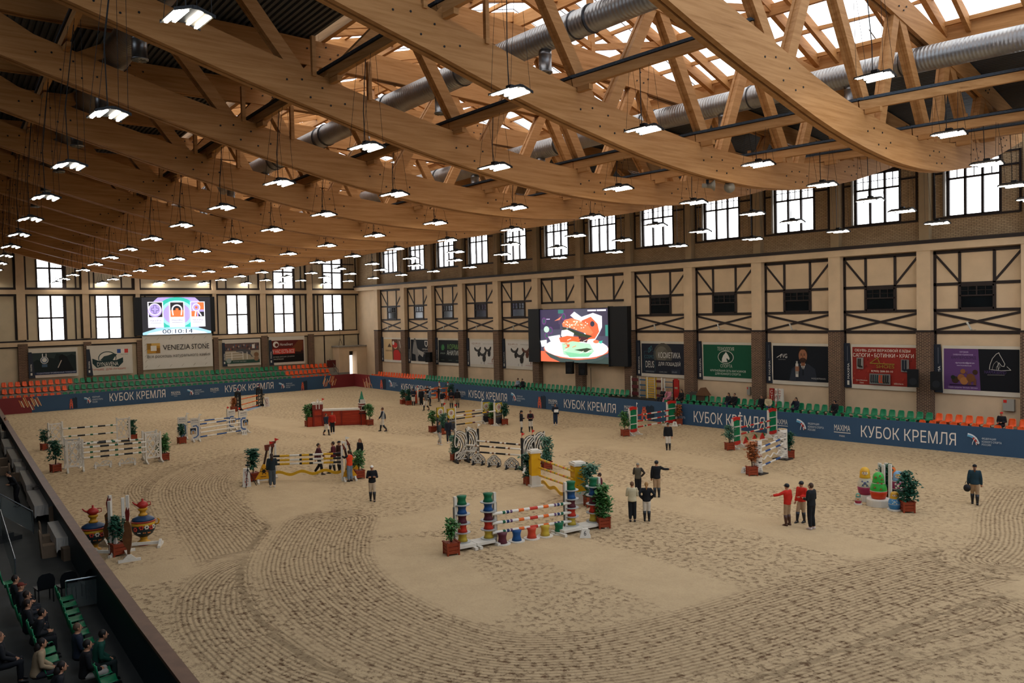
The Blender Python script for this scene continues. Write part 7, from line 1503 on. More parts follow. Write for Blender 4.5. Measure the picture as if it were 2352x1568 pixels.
    if not hat:
        m = MB(); m.ball(hc + rot @ Vector((0, -.012 * H, .014 * H)), (.05 * H, .054 * H, .062 * H), 12, 8)
        if hs == 'long': m.tube([fr(0, -.04, .01), fr(0, -.06, -.06), fr(0, -.065, -.15)], [.04 * H, .045 * H, .025 * H], 8)
        if hs == 'tail': m.tube([fr(0, -.05, .01), fr(0, -.075, -.05), fr(0, -.07, -.14)], [.016 * H, .02 * H, .008 * H], 7)
        if hs == 'bun': m.ball(fr(0, -.06, .01), .022 * H, 8, 6)
        m.build('hair', M('hair_' + hair, hair, .6), t, True)
    else:
        k, c = hat; m = MB()
        if k == 'hood': m.ball(fr(0, -.012, .004), (.056 * H, .058 * H, .072 * H), 12, 8)
        else:
            m.ball(fr(0, -.004, .024), (.057 * H, .066 * H, .055 * H) if k == 'helmet' else (.049 * H, .056 * H, .042 * H), 14, 8); q = [fr(x, y, .02) for x, y in ((-.035, .045), (.035, .045), (.025, .088), (-.025, .088))]; m.hexa([v - Vector((0, 0, .004 * H)) for v in q] + q)
        m.build({'helmet': 'riding_helmet', 'cap': 'cap', 'hood': 'hood'}[k], M('hat_' + c, c, .4 if k == 'helmet' else .8), t, True)
        if hs in ('tail', 'long'):
            m = MB(); m.tube([fr(0, -.045, -.01), fr(0, -.07, -.06), fr(0, -.065, -.15)], [.02 * H, .024 * H, .01 * H] if hs == 'tail' else [.036 * H, .042 * H, .022 * H], 7); m.build('hair', M('hair_' + hair, hair, .6), t, True)
    return t
CAMV = lambda g: Vector((-g.x, -g.y)).normalized()
def dirv(g, d):
    "a walking direction named as seen from the camera"
    c = CAMV(g); l = Vector((-RX.x, -RX.y)).normalized(); v = {'cam': c, 'away': -c, 'left': l, 'right': -l}
    return sum((v[k] for k in d.split('-')), Vector((0, 0))).normalized()
def P(b, top, d, label, *a, **k):
    g = G(*b); H_ = min(max(HT(g, b[0], top) / 1.0, 1.5), 1.92); return person(g, dirv(g, d), H_, label, *a, **k)
NAV = '#1c2433'; BLK_ = '#141519'; BEI = '#b59a78'; WBR = '#d2c8b8'
P((880, 990), 935, 'left', 'person in a grey vest and white breeches walking left, right of the red wall', '#9a9c9a', WBR, BLK_, ('walk_b', 'walk_f'), ('fwd', 'back'), sleeve=NAV, hair='#5a3a28')
P((750, 999), 949, 'cam-right', 'person in a navy jacket and white breeches before the red wall', NAV, WBR, BLK_, ('walk_f', 'walk_b'), ('back', 'fwd'))
P((764, 995), 945, 'cam', 'person in a red sweater and black leggings before the red wall', '#b32a1a', '#17181c', None, ('walk_b', 'walk_f'), ('fwd', 'stand'), hs='long', shoe='#d8d4cc')
P((733, 1089), 1017, 'right', 'person in a maroon jacket striding right behind the balalaika poles', '#4a1d26', '#1d1d22', None, ('walk_b', 'walk_f'), ('fwd', 'back'), hs='bun')
P((767, 1086), 1013, 'left', 'person in a maroon and white jacket behind the balalaika poles, left of a brown-jacketed one', '#5a1f28', WBR, BLK_, ('hold', 'stand'), ('stand', 'fwd'))
P((781, 1084), 1011, 'left-cam', 'person in a brown jacket and dark cap behind the balalaika poles', '#4a2a22', WBR, BLK_, ('stand', 'hold'), hat=('cap', '#202024'))
P((828, 1070), 1006, 'left-cam', 'person with long fair hair in a black hoodie right of the balalaika jump', '#1b1c20', '#1b1c20', None, hs='long', hair='#8a6a48', shoe='#c8c4bc')
P((804, 1105), 1033, 'away-left', 'person in an orange quilted vest and jeans adjusting the balalaika jump', '#d8401c', '#6f7c88', None, ('reach', 'reach'), sleeve='#1d2026')
P((626, 1118), 1040, 'away', 'person in a dark jacket and grey jeans seen from behind at the left balalaika', '#1f2a30', '#4a5054', None, ('hold', 'stand'), hs='long', long=False, shoe='#c8c4bc')
P((856, 1149), 1067, 'cam', 'person in a white cap and black jacket with folded arms, alone on the sand', '#15161b', '#c0a98c', BLK_, ('crossed', 'crossed'), ('stand', 'fwd'), hat=('cap', '#e2ddd4'), hs='tail')
P((1010, 1021), 967, 'cam-right', 'young person in a grey quilted vest and pale trousers walking near the rosette jump', '#3f4544', '#a9a39a', None, ('walk_f', 'walk_b'), ('fwd', 'back'), sleeve='#1c1d20', shoe='#d8d4cc')
P((1031, 1016), 961, 'cam', 'person in a dark cap and navy jacket beside the front left rosette panel', '#1d2430', '#26282e', None, ('stand', 'walk_f'), ('fwd', 'stand'), hat=('cap', '#16181c'), shoe='#c8c4bc')
P((950, 931), 891, 'cam', 'rider in a navy jacket and white breeches, leftmost of the far group', NAV, WBR, BLK_, ('hold', 'hold'), hat=('helmet', '#17181c'))
P((968, 932), 892, 'cam', 'person in black with white shoes, second from left in the far group', '#1a1b1f', '#1a1b1f', None, hs='long', shoe='#d8d4cc')
P((979, 942), 898, 'left-cam', 'rider in a grey jacket and white breeches walking in front of the far group', '#5f5d58', WBR, BLK_, ('walk_b', 'walk_f'), ('fwd', 'back'))
P((988, 932), 892, 'right', 'person in a pale blue jacket partly behind the grey-jacketed rider', '#6f8294', '#23262e', BLK_, hs='tail')
P((982, 922), 885, 'cam', 'person in dark navy standing at the back of the far group', '#1b2230', '#1b2230', None)
P((1008, 922), 886, 'left', 'person in a dark jacket behind the white-poled jump in the far group', '#191c24', '#22242a', None, ('hold', 'hold'))
P((1017, 935), 898, 'cam', 'rider in a dark jacket and white breeches in the middle of the far group', '#161922', WBR, BLK_, ('stand', 'hips'))
P((1037, 936), 893, 'cam', 'rider in a dark jacket and beige breeches, second from right in the far group', '#171a22', '#9a8264', BLK_, ('hold', 'hold'), hat=('helmet', '#17181c'))
P((1051, 936), 893, 'away', 'rider in a hooded black coat, rightmost of the far group', '#15171c', '#8a7a64', BLK_, hat=('hood', '#15171c'), hs='short')
P((1198, 993), 942, 'right', 'rider in a helmet and navy jacket facing a vested person', '#161a24', WBR, BLK_, ('hold', 'stand'), hat=('helmet', '#1a1b20'), hs='tail')
P((1219, 991), 942, 'cam', 'person in a black vest with maroon sleeves and white breeches looking down', '#17181e', WBR, BLK_, ('hold', 'hold'), ('stand', 'wide'), sleeve='#5a2430', hs='bun')
tp = P((1276, 976), 926, 'cam', 'person in a navy hooded jacket holding a white sheet near the barrier', '#16202e', '#25344a', None, ('hold', 'stand'), hat=('hood', '#16202e'), shoe='#b8b4ac')
P((1535, 1033), 970, 'cam', 'rider with long fair hair in a black jacket before the rear gate jump', '#15161a', WBR, BLK_, ('stand', 'stand'), hs='long', hair='#9a7448', hat=('cap', '#26221f'))
P((1466, 1136), 1067, 'away', 'person in an olive quilted vest and grey cap seen from behind', '#5a5446', '#1d1e22', None, ('hips', 'hold'), sleeve='#3a332c', hat=('cap', '#8a857a'))
P((1509, 1141), 1057, 'away', 'rider in a helmet and black jacket pointing to the right', '#15171c', '#a98c6c', BLK_, ('point', 'stand'), hat=('helmet', '#1a1b20'))
P((1453, 1197), 1105, 'away', 'person in a cream quilted vest and wide black trousers seen from behind', '#cbbf9e', '#1d1f22', None, ('hold', 'hold'), sleeve='#c0b494', hair='#6a4a34', hs='bun', long=False, wide=1.08)
P((1486, 1196), 1106, 'away', 'rider with a fair ponytail in a black jacket and white breeches, hands on hips', '#16181d', WBR, BLK_, ('hips', 'hips'), hair='#a07848', hs='tail')
P((1809, 1206), 1110, 'away-left', 'rider in a red jacket and black helmet with one arm raised to the left', '#c8281a', '#a98c6c', '#4a2a1e', ('stand', 'point'), ('stand', 'wide'), hat=('helmet', '#17181c'))
P((1842, 1199), 1104, 'left-cam', 'rider in a red jacket and helmet facing left, middle of the three', '#c8281a', '#a98c6c', BLK_, ('stand', 'hold'), ('fwd', 'stand'), hat=('helmet', '#1c1d22'))
P((1864, 1215), 1108, 'left-away', 'person in a black puffer jacket and black trousers, right of two red-jacketed riders', '#15181c', '#15171b', None, ('hold', 'hold'), hair='#4a3426', wide=1.1, shoe='#c8b8b0')
P((2239, 1159), 1065, 'away', 'rider in a teal jacket and cap walking away at the far right', '#1b3540', '#a98c6c', BLK_, ('stand', 'stand'), ('stand', 'fwd'), hat=('cap', '#15171b'), hs='tail', hair='#5a3a26')
P((1379, 1163), 1096, 'left', 'person in a maroon jacket partly hidden behind the right cotton-reel tower', '#5a2028', '#1d1e22', None, ('hold', 'hold'))
P((14, 1012), 958, 'right-cam', 'person in dark clothes standing in the left stand at the picture edge', '#191b20', '#1b1c20', None)
# things in hands
g = G(1276, 976); m = MB(); m.prism([(-.16, 0), (.16, 0), (.16, .22), (-.16, .22)], (0, 0, 0), (1, 0, 0), (.1, .3, .95), (0, .012, 0)); o = m.build('paper_sheet', M('white_paper', '#dcd8ce', .7), label='white course plan sheet held by the person near the barrier', cat='paper'); d = dirv(g, 'cam'); o.location = (g.x + d.x * .3 - .1, g.y + d.y * .3, 1.02); o.rotation_euler = (0, 0, math.atan2(d.y, d.x) + 1.57)
g = G(2239, 1159); m = MB(); m.ball((0, 0, 0), (.15, .11, .16), 12, 8); m.tube([(-.08, 0, .16), (-.04, 0, .28), (.04, 0, .28), (.08, 0, .16)], .012, 6); o = m.build('helmet_bag', M('black_bag', '#17191d', .6), smooth=True, label='black helmet bag carried by the rider in the teal jacket', cat='bag'); o.location = g + Vector((.22, .22, .72))
# seated spectators behind the right barrier
def SP(px, py_head, label, *a, face='arena', **k):
    y = -51.95; hp = RW(px, py_head, y); z = 1.28; H_ = 1.68
    f = {'arena': (0, 1), 'left': (.6, .8), 'right': (-.6, .8)}[face]
    t = person((hp.x, y + .02, 1.02), f, H_, label, *a, sit=True, leg=k.pop('leg', ('sit', 'sit')), **k); t.location.z = 1.03; return t
SP(1522, 893, 'bald person in a black shirt with folded arms behind the right barrier', '#16171b', '#2a2b30', None, ('crossed', 'crossed'), hair='#8a6a54', lean=-.15, leg=('sit_out', 'sit_out'))
SP(1536, 897, 'person in a pink coat leaning back behind the right barrier', '#c8808a', '#c07a84', None, ('face', 'lap'), hair='#8a6a4a', lean=-.15, leg=('sit_out', 'sit_out'))
SP(1566, 899, 'person in black with a red front by the stored jumps', '#1a171a', '#15161a', None, ('lap', 'lap'), hs='long', hair='#241a18')
SP(1674, 906, 'long-haired person in black seated beside a taller man', '#1b1c22', '#23304a', None, ('lap', 'lap'), hs='long', hair='#2a1c18')
SP(1688, 901, 'tall man in a black sweater seated behind the right barrier', '#141519', '#191a1e', None, ('lap', 'lap'), hair='#3a2a20')
SP(1750, 909, 'person in a black jacket seated left of one in cream', '#17181c', '#1d1e22', None, ('lap', 'lap'), hair='#4a3628')
SP(1765, 911, 'fair-haired person in a cream coat and jeans seated near the START boards', '#c2ae88', '#3a4c66', None, ('lap', 'lap'), hair='#a08258', face='right')
SP(1829, 913, 'person in a dark jacket holding a hand to the head', '#1c2230', '#1b2436', None, ('face', 'lap'), hair='#17130f', hs='long')
SP(1918, 923, 'hooded person in black sitting alone before a brick pillar', '#141519', '#17181c', None, ('lap', 'lap'), hat=('hood', '#141519'))
SP(2301, 943, 'person in black with a red cap among the orange seats', '#15161a', '#17181c', None, ('hold', 'hold'), hat=('cap', '#c22a22'))
SP(1190, 872, 'person in a pale blue jacket on the green seats left of the burger screen', '#8a9aa8', '#1c2028', None, ('lap', 'hold'), hair='#17130f')
SP(1203, 876, 'person in a dark coat leaning beside the pale blue jacket on the green seats', '#1a1c22', '#1c2028', None, ('lap', 'lap'), hair='#17130f', lean=.25)
# ================================================================ LEFT STAND
CLOTH = M('white_tablecloth', '#dcd5ca', .8, noise=.05, scale=3); CHAIRC = M('chair_cover', '#8a7560', .85, noise=.08, scale=4); STEEL = M('rail_steel', '#9aa4aa', .25, .9); GLS = None
def glass():
    m, nt, b = newmat('barrier_glass'); b.inputs['Transmission Weight'].default_value = .9; b.inputs['Base Color'].default_value = (.75, .85, .85, 1); b.inputs['Roughness'].default_value = .05; b.inputs['IOR'].default_value = 1.1; return m
GLASS = glass()
def table(px4, label, zt=.76):
    "px4: the four table-top corners in the photo"
    Q = [G(x, y, zt) for x, y in px4]; c = sum(Q, Vector()) / 4; t = T('banquet_table', label, 'table', (c.x, c.y, .03), 0, 'white-clothed tables along the left barrier'); q = [v - Vector((c.x, c.y, .03)) for v in Q]
    m = MB(); m.hexa([v * 1 - Vector((0, 0, .035)) for v in q] + q); m.build('tabletop', M('table_board', '#6a5a4a', .6), t)
    m = MB(); R = random.Random(3); n = 8; top = [v * 1.01 + Vector((0, 0, .008)) for v in q]; vs = []; ring = []
    for i in range(4):
        a, b = top[i], top[(i + 1) % 4]
        for k in range(n): ring.append(a + (b - a) * (k / n))
    cz = Vector((0, 0, 1)); N = len(ring); lo = [Vector((v.x * (1.05 + .03 * math.sin(i * 2.1)), v.y * (1.05 + .03 * math.cos(i * 1.7)), v.z - .42 - .1 * (1 if i % n == 0 else 0))) for i, v in enumerate(ring)]
    m.add(ring + lo, [tuple(range(N))[::-1] if (q[1] - q[0]).cross(q[2] - q[1]).z < 0 else tuple(range(N))] + [(i, (i + 1) % N, N + (i + 1) % N, N + i) for i in range(N)]); m.build('tablecloth', CLOTH, t)
    for v in q: m = MB(); p = Vector((v.x * .86, v.y * .86, 0)); m.tube([p, p + Vector((0, 0, .72))], .025, 6); m.build('leg', STEEL, t)
TABS = [([(0, 975), (14, 974), (24, 990), (2, 993)], 'farthest white-clothed table at the left picture edge'), ([(3, 1008), (36, 1007), (46, 1024), (10, 1027)], 'second farthest white-clothed table by the left barrier'), ([(15, 1032), (53, 1031), (64, 1053), (27, 1055)], 'third white-clothed table by the left barrier'), ([(31, 1062), (68, 1060), (77, 1070), (36, 1073)], 'narrow white-clothed table behind the crumpled plastic'), ([(45, 1081), (80, 1079), (99, 1111), (60, 1116)], 'white-clothed table beside the waiter'), ([(62, 1128), (110, 1121), (128, 1156), (79, 1163)], 'white-clothed table with the crumpled plastic on its end'), ([(109, 1200), (149, 1193), (174, 1230), (129, 1237)], 'nearest white-clothed table by the left barrier')]
for q, l in TABS: table(q, l)
c = G(86, 1120, .8); m = MB(); R = random.Random(5)
for i in range(26): p = Vector((R.gauss(0, .35), R.gauss(0, .14), .03 + R.random() * .08)); m.add([p, p + Vector((.2, .05, .04 * R.random())), p + Vector((.12, .2, .07 * R.random())), p + Vector((-.05, .16, .02))], [(0, 1, 2), (0, 2, 3)])
o = m.build('plastic_sheet', M('crumpled_plastic', '#a9a29c', .35, spec=.6), label='crumpled clear plastic sheet lying on a white table', cat='plastic sheet'); o.location = c
def cchair(px, py, face, label):
    g = G(px, py, .47); t = T('covered_chair', label, 'chair', (g.x, g.y, .03), face, 'chairs with beige covers'); m = MB(); m.bb(-.22, -.22, 0, .22, .22, .45); m.build('seat_cover', CHAIRC, t)
    m = MB(); m.hexa([(-.22, -.26, .0), (.22, -.26, .0), (.22, -.2, .0), (-.22, -.2, .0), (-.2, -.33, .95), (.2, -.33, .95), (.2, -.27, .95), (-.2, -.27, .95)]); m.ball((0, -.3, .93), (.2, .035, .1), 12, 6); m.build('back_cover', CHAIRC, t)
ax = math.atan2(LB[7].y - LB[6].y, LB[7].x - LB[6].x)
for (x, y), f, l in (((112, 1228), math.pi / 2 + 1.5, 'beige covered chair at the nearest table, far one of two on its left side'), ((113, 1250), math.pi / 2 + 1.5, 'beige covered chair at the nearest table, near one of two on its left side'), ((158, 1256), math.pi / 2 - 1.57, 'beige covered chair at the near end of the nearest table'), ((130, 1196), -math.pi / 2 + 3.2, 'round-backed beige chair between the two nearest tables'), ((8, 1052), 3.0, 'beige covered chair at the third table, far one'), ((12, 1072), 3.0, 'beige covered chair at the third table, near one'), ((36, 1086), 2.9, 'brown-backed chair beside the waiter')):
    cchair(x, y, f, l)
def bchair(px, py, label):
    g = G(px, py, .45); t = T('plastic_chair', label, 'chair', (g.x, g.y, .03), -1.5, 'black stacking chairs by the left barrier'); PB = M('black_plastic', '#14171a', .4)
    m = MB(); m.bb(-.24, -.22, .42, .24, .24, .46); m.build('seat', PB, t); m = MB()
    vs = [(-.24 + .48 * i / 8, -.24 - .05 * math.sin(i * math.pi / 8) , z) for z in (.46, .62, .8) for i in range(9)]
    prof = [(-.23, .46), (-.25, .7), (-.2, .85), (-.1, .92), (.1, .92), (.2, .85), (.25, .7), (.23, .46)]; m.prism(prof, (0, -.24, 0), (1, 0, 0), (0, 0, 1), (0, -.03, 0)); m.build('backrest', PB, t)
    for sx in (-.2, .2):
        for sy in (-.2, .2): m = MB(); m.tube([(sx, sy, 0), (sx, sy, .43)], .018, 6); m.build('leg', PB, t)
for (x, y), l in (((101, 1350), 'black plastic chair, left one of three in front of the green seats'), ((153, 1345), 'black plastic chair, middle one of three in front of the green seats'), ((208, 1338), 'black plastic chair by the barrier, right one of three in front of the green seats')): bchair(x, y, l)
# barrier posts and glass of the near block
def gpan(a, b, za, zb, label, h=1.0):
    A, B = G(*a, za), G(*b, zb); t = T('glass_railing', label, 'railing', A, 0); d = B - A; m = MB()
    for p in (Vector(), d): m.tube([p - Vector((0, 0, h)), p], .025, 8)
    m.build('posts', STEEL, t); m = MB(); m.tube([Vector(), d], .025, 8); m.build('handrail', STEEL, t)
    n = d.cross(Vector((0, 0, 1))).normalized() * .006; q = [d * .04 - Vector((0, 0, h * .92)), d * .96 - Vector((0, 0, h * .92)), d * .96 - Vector((0, 0, .08)), d * .04 - Vector((0, 0, .08))]; m = MB(); m.hexa([v - n for v in q] + [v + n for v in q]); m.build('glass_panel', GLASS, t)
gpan((151, 1334), (236, 1320), .95, .95, 'low steel and glass railing in front of the green seats', .9)
gpan((0, 1134), (75, 1174), 1.9, 1.15, 'steel handrail with glass sloping down beside the steps', .9)
gpan((0, 1170), (34, 1283), 2.3, 1.2, 'steel railing at the left picture edge beside the steps', .9)
t = T('steps', 'dark concrete steps at the left picture edge', 'steps', G(48, 1232, .1)); g0 = t.location.copy(); u = Vector((-.35, .94, 0)); v_ = Vector((.94, .35, 0)); DK = M('dark_step', '#2b2d2e', .8)
for i in range(6):
    m = MB(); p = u * (.32 * i) - Vector((0, 0, .07)); a = [p - v_ * .1, p + v_ * 1.5, p + v_ * 1.5 + u * .34, p - v_ * .1 + u * .34]; m.hexa(a + [q + Vector((0, 0, .17 * (i + 1))) for q in a]); m.build('step', DK, t)
# green seats and spectators of the near left block
SEATS = [(150, 1378), (157, 1392), (163, 1409), (170, 1425), (176, 1441), (184, 1457), (195, 1478), (210, 1505), (222, 1530), (233, 1548), (246, 1566), (60, 1425), (70, 1445), (88, 1460), (98, 1478), (106, 1500), (112, 1520), (122, 1545), (20, 1340), (38, 1372), (46, 1395)]
fa = math.atan2(-.995, -.1)
for i, (x, y) in enumerate(SEATS):
    g = G(x, y, .45); nm = 'front' if i < 11 else 'second' if i < 18 else 'upper left'; k = i if i < 11 else i - 11 if i < 18 else i - 18
    seat((g.x, g.y, .46), fa + math.pi / 2 - math.pi, True, f'green seat of the near left block, {nth(k)} along its {nm} row', 'green seats of the near left block')
def LS(px, py, label, *a, z=1.28, H=1.7, **k):
    h = G(px, py, z); d = Vector((-.12, -.99)); t = person((h.x - d.x * .1, h.y - d.y * .1, .03), d, H, label, *a, sit=True, leg=('sit', 'sit'), **k); return t
LS(43, 1322, 'spectator in dark clothes, farthest back at the left edge', '#1d1f22', '#1b1c20', None, ('lap', 'lap'), hair='#201814')
LS(55, 1338, 'spectator with a red-brown cap in the near left block', '#1b1d22', '#23262c', None, ('hold', 'hold'), hat=('cap', '#6a2a1e'))
LS(70, 1358, 'spectator with clasped hands behind the first green seats', '#22242a', '#23262c', None, ('hold', 'hold'), hair='#2a1d16')
LS(72, 1378, 'spectator in black, third along the second row', '#15171b', '#1b1d22', None, ('lap', 'lap'), hair='#2a1d16')
LS(88, 1402, 'spectator in black leaning forward with hands together', '#131519', '#17191d', None, ('hold', 'hold'), hair='#1c1410', lean=.25)
LS(187, 1432, 'balding spectator in a navy jacket in the front row', '#1b2433', '#1d2026', None, ('lap', 'lap'), hair='#5a4636')
LS(224, 1452, 'spectator in a green tracksuit top with white stripes', '#174a3c', '#1f2a28', None, ('lap', 'lap'), hair='#17130f', lean=.3)
LS(203, 1472, 'spectator in a black top and white trousers in the front row', '#121418', '#a9a298', None, ('lap', 'lap'), hair='#1c1612', lean=.1)
LS(91, 1470, 'long-haired spectator in a beige top in the second row', '#a08a6c', '#2a2b30', None, ('lap', 'lap'), hair='#1d1512', hs='long', lean=.2)
LS(128, 1525, 'spectator with dark hair bending forward at the bottom edge', '#191b20', '#1d1f24', None, ('lap', 'lap'), hair='#1d1512', hs='long', lean=.3)
LS(8, 1452, 'spectator at the left edge with a dark jacket', '#17191d', '#1b1d22', None, ('lap', 'lap'), hair='#6a4a38')
t = person(G(40, 1163, .03), Vector((-.3, .95)), 1.72, 'waiter in black bending beside the white tables', '#141519', '#17181c', None, ('hold', 'hold'), ('stand', 'bent'), hair='#17120f', lean=.5)
# ================================================================ RIGHT STAND DETAILS
def stored(px, py, label, draw):
    p = RW(px, py, -52.9); t = T('stored_jump_part', label, 'stored jump', (p.x, -52.75, 1.3), 0, 'jump parts stored between two brick pillars'); draw(t)
def rect_frame(t, w_, h_, mat, slats, smat, n=4):
    m = MB(); m.bb(-w_ / 2, -.05, 0, -w_ / 2 + .1, .05, h_); m.bb(w_ / 2 - .1, -.05, 0, w_ / 2, .05, h_); m.build('frame', mat, t); m = MB()
    for i in range(n): z = h_ * (i + .3) / n; (m.bb(-w_ / 2 + .1, -.03, z, w_ / 2 - .1, .03, z + h_ / n * slats))
    m.build('boards', smat, t)
MBR = M('maroon_board', '#5a2024', .6); STY = M('stored_yellow', '#c9a032', .5); STB = M('stored_blue', '#2a5470', .5)
m = MB(); a, b = RW(1446, 912, -52.9), RW(1562, 922, -52.9); m.bb(b.x, -53.0, 0, a.x, -51.9, 1.3); m.build('storage_platform', M('dark_riser', '#2b2a29'), label='low dark platform under the stored jump parts', cat='platform')
stored(1463, 907, 'maroon and white jump wing, leftmost of the stored parts', lambda t: rect_frame(t, 1.0, 1.75, WHT, .45, MBR, 3))
stored(1481, 908, 'blue and yellow jump wing, second of the stored parts', lambda t: rect_frame(t, 1.0, 1.75, WHT, .25, STB, 4))
stored(1499, 909, 'yellow slatted jump panel among the stored parts', lambda t: rect_frame(t, 1.1, 1.75, STY, .5, STY, 9))
stored(1516, 909, 'white jump wing with maroon board, right of the yellow panel', lambda t: rect_frame(t, .8, 1.75, WHT, .35, MBR, 3))
stored(1540, 912, 'white jump wing with a blue arch among the stored parts', lambda t: rect_frame(t, 1.0, 1.7, WHT, .15, STB, 4))
stored(1556, 915, 'upright red plank at the right end of the stored parts', lambda t: rect_frame(t, .6, 1.65, M('stored_red', '#a8241e', .5), .8, M('stored_red', '#a8241e'), 2))
p = RW(1606, 905, -52.9); t = T('box', 'grey padded box standing right of the stored jumps', 'box', (p.x, -52.6, .4)); m = MB(); m.bb(-.7, -.3, 0, .5, .3, 1.7); m.build('crate', M('grey_padding', '#4a4540', .9), t)
p = RW(1619, 908, -52.7); t = T('bird_house', 'small brown wooden house ornament beside the grey box', 'ornament', (p.x, -52.5, .4)); m = MB(); m.bb(-.35, -.3, 0, .35, .3, 1.6); m.build('walls', M('house_brown', '#4a3326', .8), t); m = MB(); m.prism([(-.5, 1.5), (.5, 1.5), (0, 2.1)], (0, -.35, 0), (1, 0, 0), (0, 0, 1), (0, .7, 0)); m.build('roof', M('house_roof', '#6a4a32', .8), t)
for i, (px, tx, c, bg) in enumerate(((1774, 'СТАРТ', '#e2dccf', '#9a2a22'), (1783, 'ФИНИШ', '#9a2a22', '#d9d2c4'), (1792, 'СТАРТ', '#9a2a22', '#d9d2c4'))):
    p = RW(px, 930, -52.75); t = T('start_sign', f'spare tapered start board behind the green seats, {nth(i)} from the left', 'sign', (p.x, -52.8, .4)); m = MB(); m.hexa([(-.26, -.1, 0), (.26, -.1, 0), (.26, .1, 0), (-.26, .1, 0), (-.22, -.06, 2.35), (.22, -.06, 2.35), (.22, .06, 2.35), (-.22, .06, 2.35)]); m.build('board', col(bg), t)
    for k, ch in enumerate(tx): lettering(ch, (.1, .1, 1.98 - k * .36), (-1, 0, 0), (0, -.017, 1), .2, .25, col(c), t, .03, depth=.02)
def speaker(px, py, y, lab, s=.32):
    p = RW(px, py, y); t = T('wall_speaker', lab, 'speaker', p, .4); m = MB(); m.bb(-s, -.25, -.55, s, .25, .55); m.build('cabinet', BLK, t); m = MB(); m.bb(-.04, -.75, -.1, .04, -.25, .1); m.build('bracket', BLK, t)
    m = MB(); m.tube([(0, .25, -.2), (0, .265, -.2)], .22, 14); m.build('grille', STEELD, t)
speaker(2097, 868, -52.35, 'black loudspeaker over the corner of the red boot banner'); speaker(2150, 874, -52.35, 'black loudspeaker beside the purple banner'); speaker(1309, 844, -52.1, 'black loudspeaker hanging below the burger screen, left one'); speaker(1339, 847, -52.1, 'black loudspeaker hanging below the burger screen, right one'); speaker(985, 820, -52.3, 'black loudspeaker on a brick pillar beside the muscular man banner')
for px, py, lab in ((1721, 897, 'white notice with a red corner by a brick pillar'), (2318, 930, 'grey hydrant cabinet with a red label behind the orange seats')):
    p = RW(px, py, -53.4); big = px > 2000; t = T('wall_cabinet', lab, 'cabinet', p); m = MB(); w_, h_ = (.3, .34) if big else (.13, .3); m.bb(-w_, -.08, -h_, w_, .12, h_); m.build('box', M('cabinet_grey', '#9a968c', .6), t); m = MB(); m.bb(w_ * .3, .12, h_ * .4, w_ * .9, .13, h_ * .9); m.build('red_label', col(RED), t)
for k in (3, 4, 5, 8, 9, 1, 10, 12):
    x = (PX[k] + PX[k + 1]) / 2 + .1; m = MB(); m.tube([(.35, .35, .55), (0, .6, .1)], .06, 8); m.tube([(0, 0, .1), (0, .6, .1)], .02, 5); o = m.build('flag_holder', M('pale_steel', '#b9b5aa'), label=f'angled pale pole holder on the wall above the banner, {nth((1, 3, 4, 5, 8, 9, 10, 12).index(k))} from the near end', cat='pole holder', group='pole holders above the banners'); o.location = (x, -53.5, 6.85)
# doorway block in the far right corner
A, B = FW(779, 815, 93.4), FW(852, 815, 93.4); t = T('entrance_block', 'plastered entrance block with an open doorway in the far right corner', 'doorway', (93.4, B.y, 0)); W_ = A.y - B.y; z1 = FW(800, 797, 93.4).z; d0, d1 = FW(803, 830, 93.4).y - B.y, FW(820, 830, 93.4).y - B.y
m = MB(); m.bb(0, d0, 0, 1.7, W_, z1); m.bb(0, 0, 0, 1.7, d1, z1); m.bb(0, d1, FW(810, 806, 93.4).z, 1.7, d0, z1); m.build('walls', CREAM, t); m = MB(); m.bb(-.15, -.1, z1, 1.8, W_ + .1, z1 + .18); m.build('canopy', CONC, t)
m = MB(); m.bb(1.2, d1, 0, 1.25, d0, FW(810, 816, 93.4).z); m.build('bright_doorway', emat('daylight_door', (.9, .93, 1, 1), 1.2), t); m = MB(); m.bb(1.1, d1, FW(810, 816, 93.4).z, 1.2, d0, z1); m.build('shutter_box', DARKF, t)
p = FW(787, 800, 93.4); t = T('light_stand', 'black tripod light stand on top of the entrance block', 'tripod', (94.0, p.y, z1 + .18))
for a in range(3): m = MB(); m.tube([(.35 * math.cos(a * 2.1), .35 * math.sin(a * 2.1), 0), (0, 0, .9)], .02, 5); m.build('leg', BLKP, t)
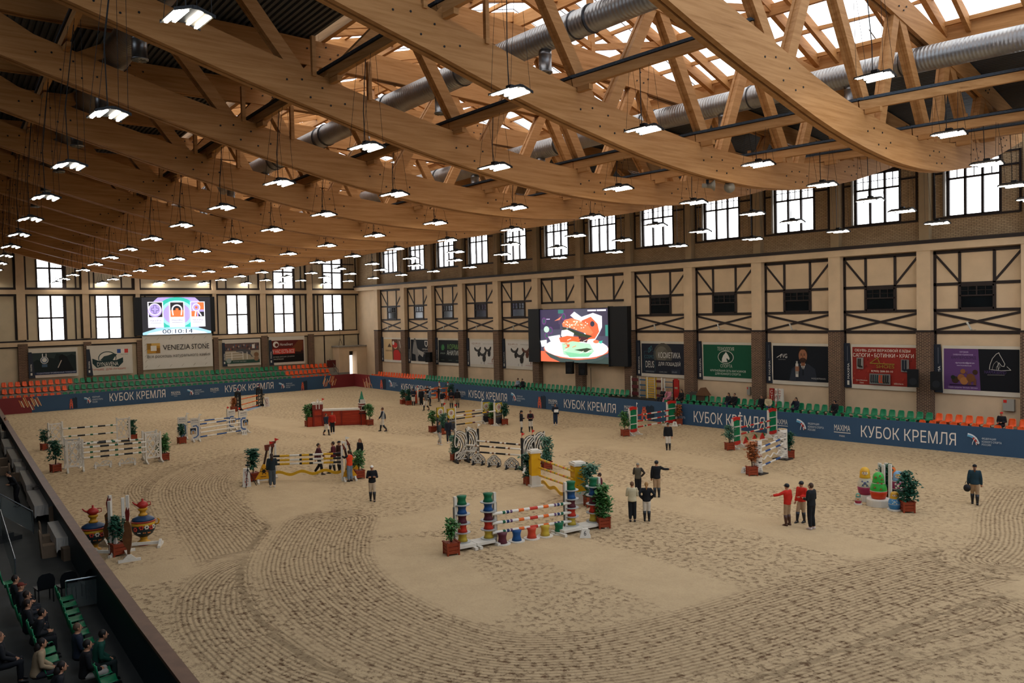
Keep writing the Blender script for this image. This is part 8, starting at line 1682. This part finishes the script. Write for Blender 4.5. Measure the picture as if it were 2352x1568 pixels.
m = MB(); m.tube([(0, 0, .7), (0, 0, 2.0)], .02, 6); m.ball((0, 0, 2.05), .1, 8, 6); m.build('pole', BLKP, t)
m = MB(); A, B = FW(750, 858, 92.9), FW(779, 858, 92.9)
t = T('stair_railing', 'grey steel handrail of the steps at the right end of the far stand', 'railing', (92.7, B.y + .2, 0)); 
for f in (.0, .5, 1): m = MB(); m.tube([(f * 2.2, 0, 1.0 + f * 1.3), (f * 2.2, 0, 2.1 + f * 1.3)], .03, 6); m.build('post', STEEL, t)
m = MB(); m.tube([(0, 0, 2.1), (2.2, 0, 3.4)], .03, 6); m.tube([(0, 0, 1.6), (2.2, 0, 2.9)], .02, 6); m.build('rail', STEEL, t)
p = FW(752, 840, 94.6); m = MB(); m.bb(-.3, -.5, 0, .3, .5, .9); o = m.build('storage_box', M('dark_red_box', '#5a1f1a', .6), label='dark red box at the right end of the far stand', cat='box'); o.location = (94.6, p.y - .6, 2.36)
t = T('light_stand', 'black tripod stand in front of the pale wall below the burger screen', 'tripod', (RW(1354, 890, -52.5).x, -52.7, .4))
for a in range(3): m = MB(); m.tube([(.5 * math.cos(a * 2.1), .25 * math.sin(a * 2.1), 0), (0, 0, 1.3)], .025, 5); m.build('leg', BLKP, t)
m = MB(); m.tube([(0, 0, 1.0), (0, 0, 3.2)], .025, 6); m.build('pole', BLKP, t)
# horn loudspeakers under the second truss
for px, py, a in ((1628, 426, 2.4), (1672, 432, .9)):
    d = ray(px, py); p = d * (23.62 / d.x) + Vector((0, 0, CAMZ)); t = T('horn_speaker', 'cream horn loudspeaker clamped under a roof truss, ' + ('left' if px < 1650 else 'right') + ' one of two', 'speaker', p, a)
    m = MB(); m.tube([(0, .25, 0), (0, .1, 0), (0, -.12, -.03)], [.26, .14, .07], 16); m.build('horn', M('horn_cream', '#8f8676', .5), t, True); m = MB(); m.tube([(0, -.1, 0), (0, -.3, 0)], .1, 10); m.build('driver', M('horn_cream', '#8f8676'), t); m = MB(); m.bb(-.03, -.12, 0, .03, 0, .4); m.build('bracket', BLK, t)
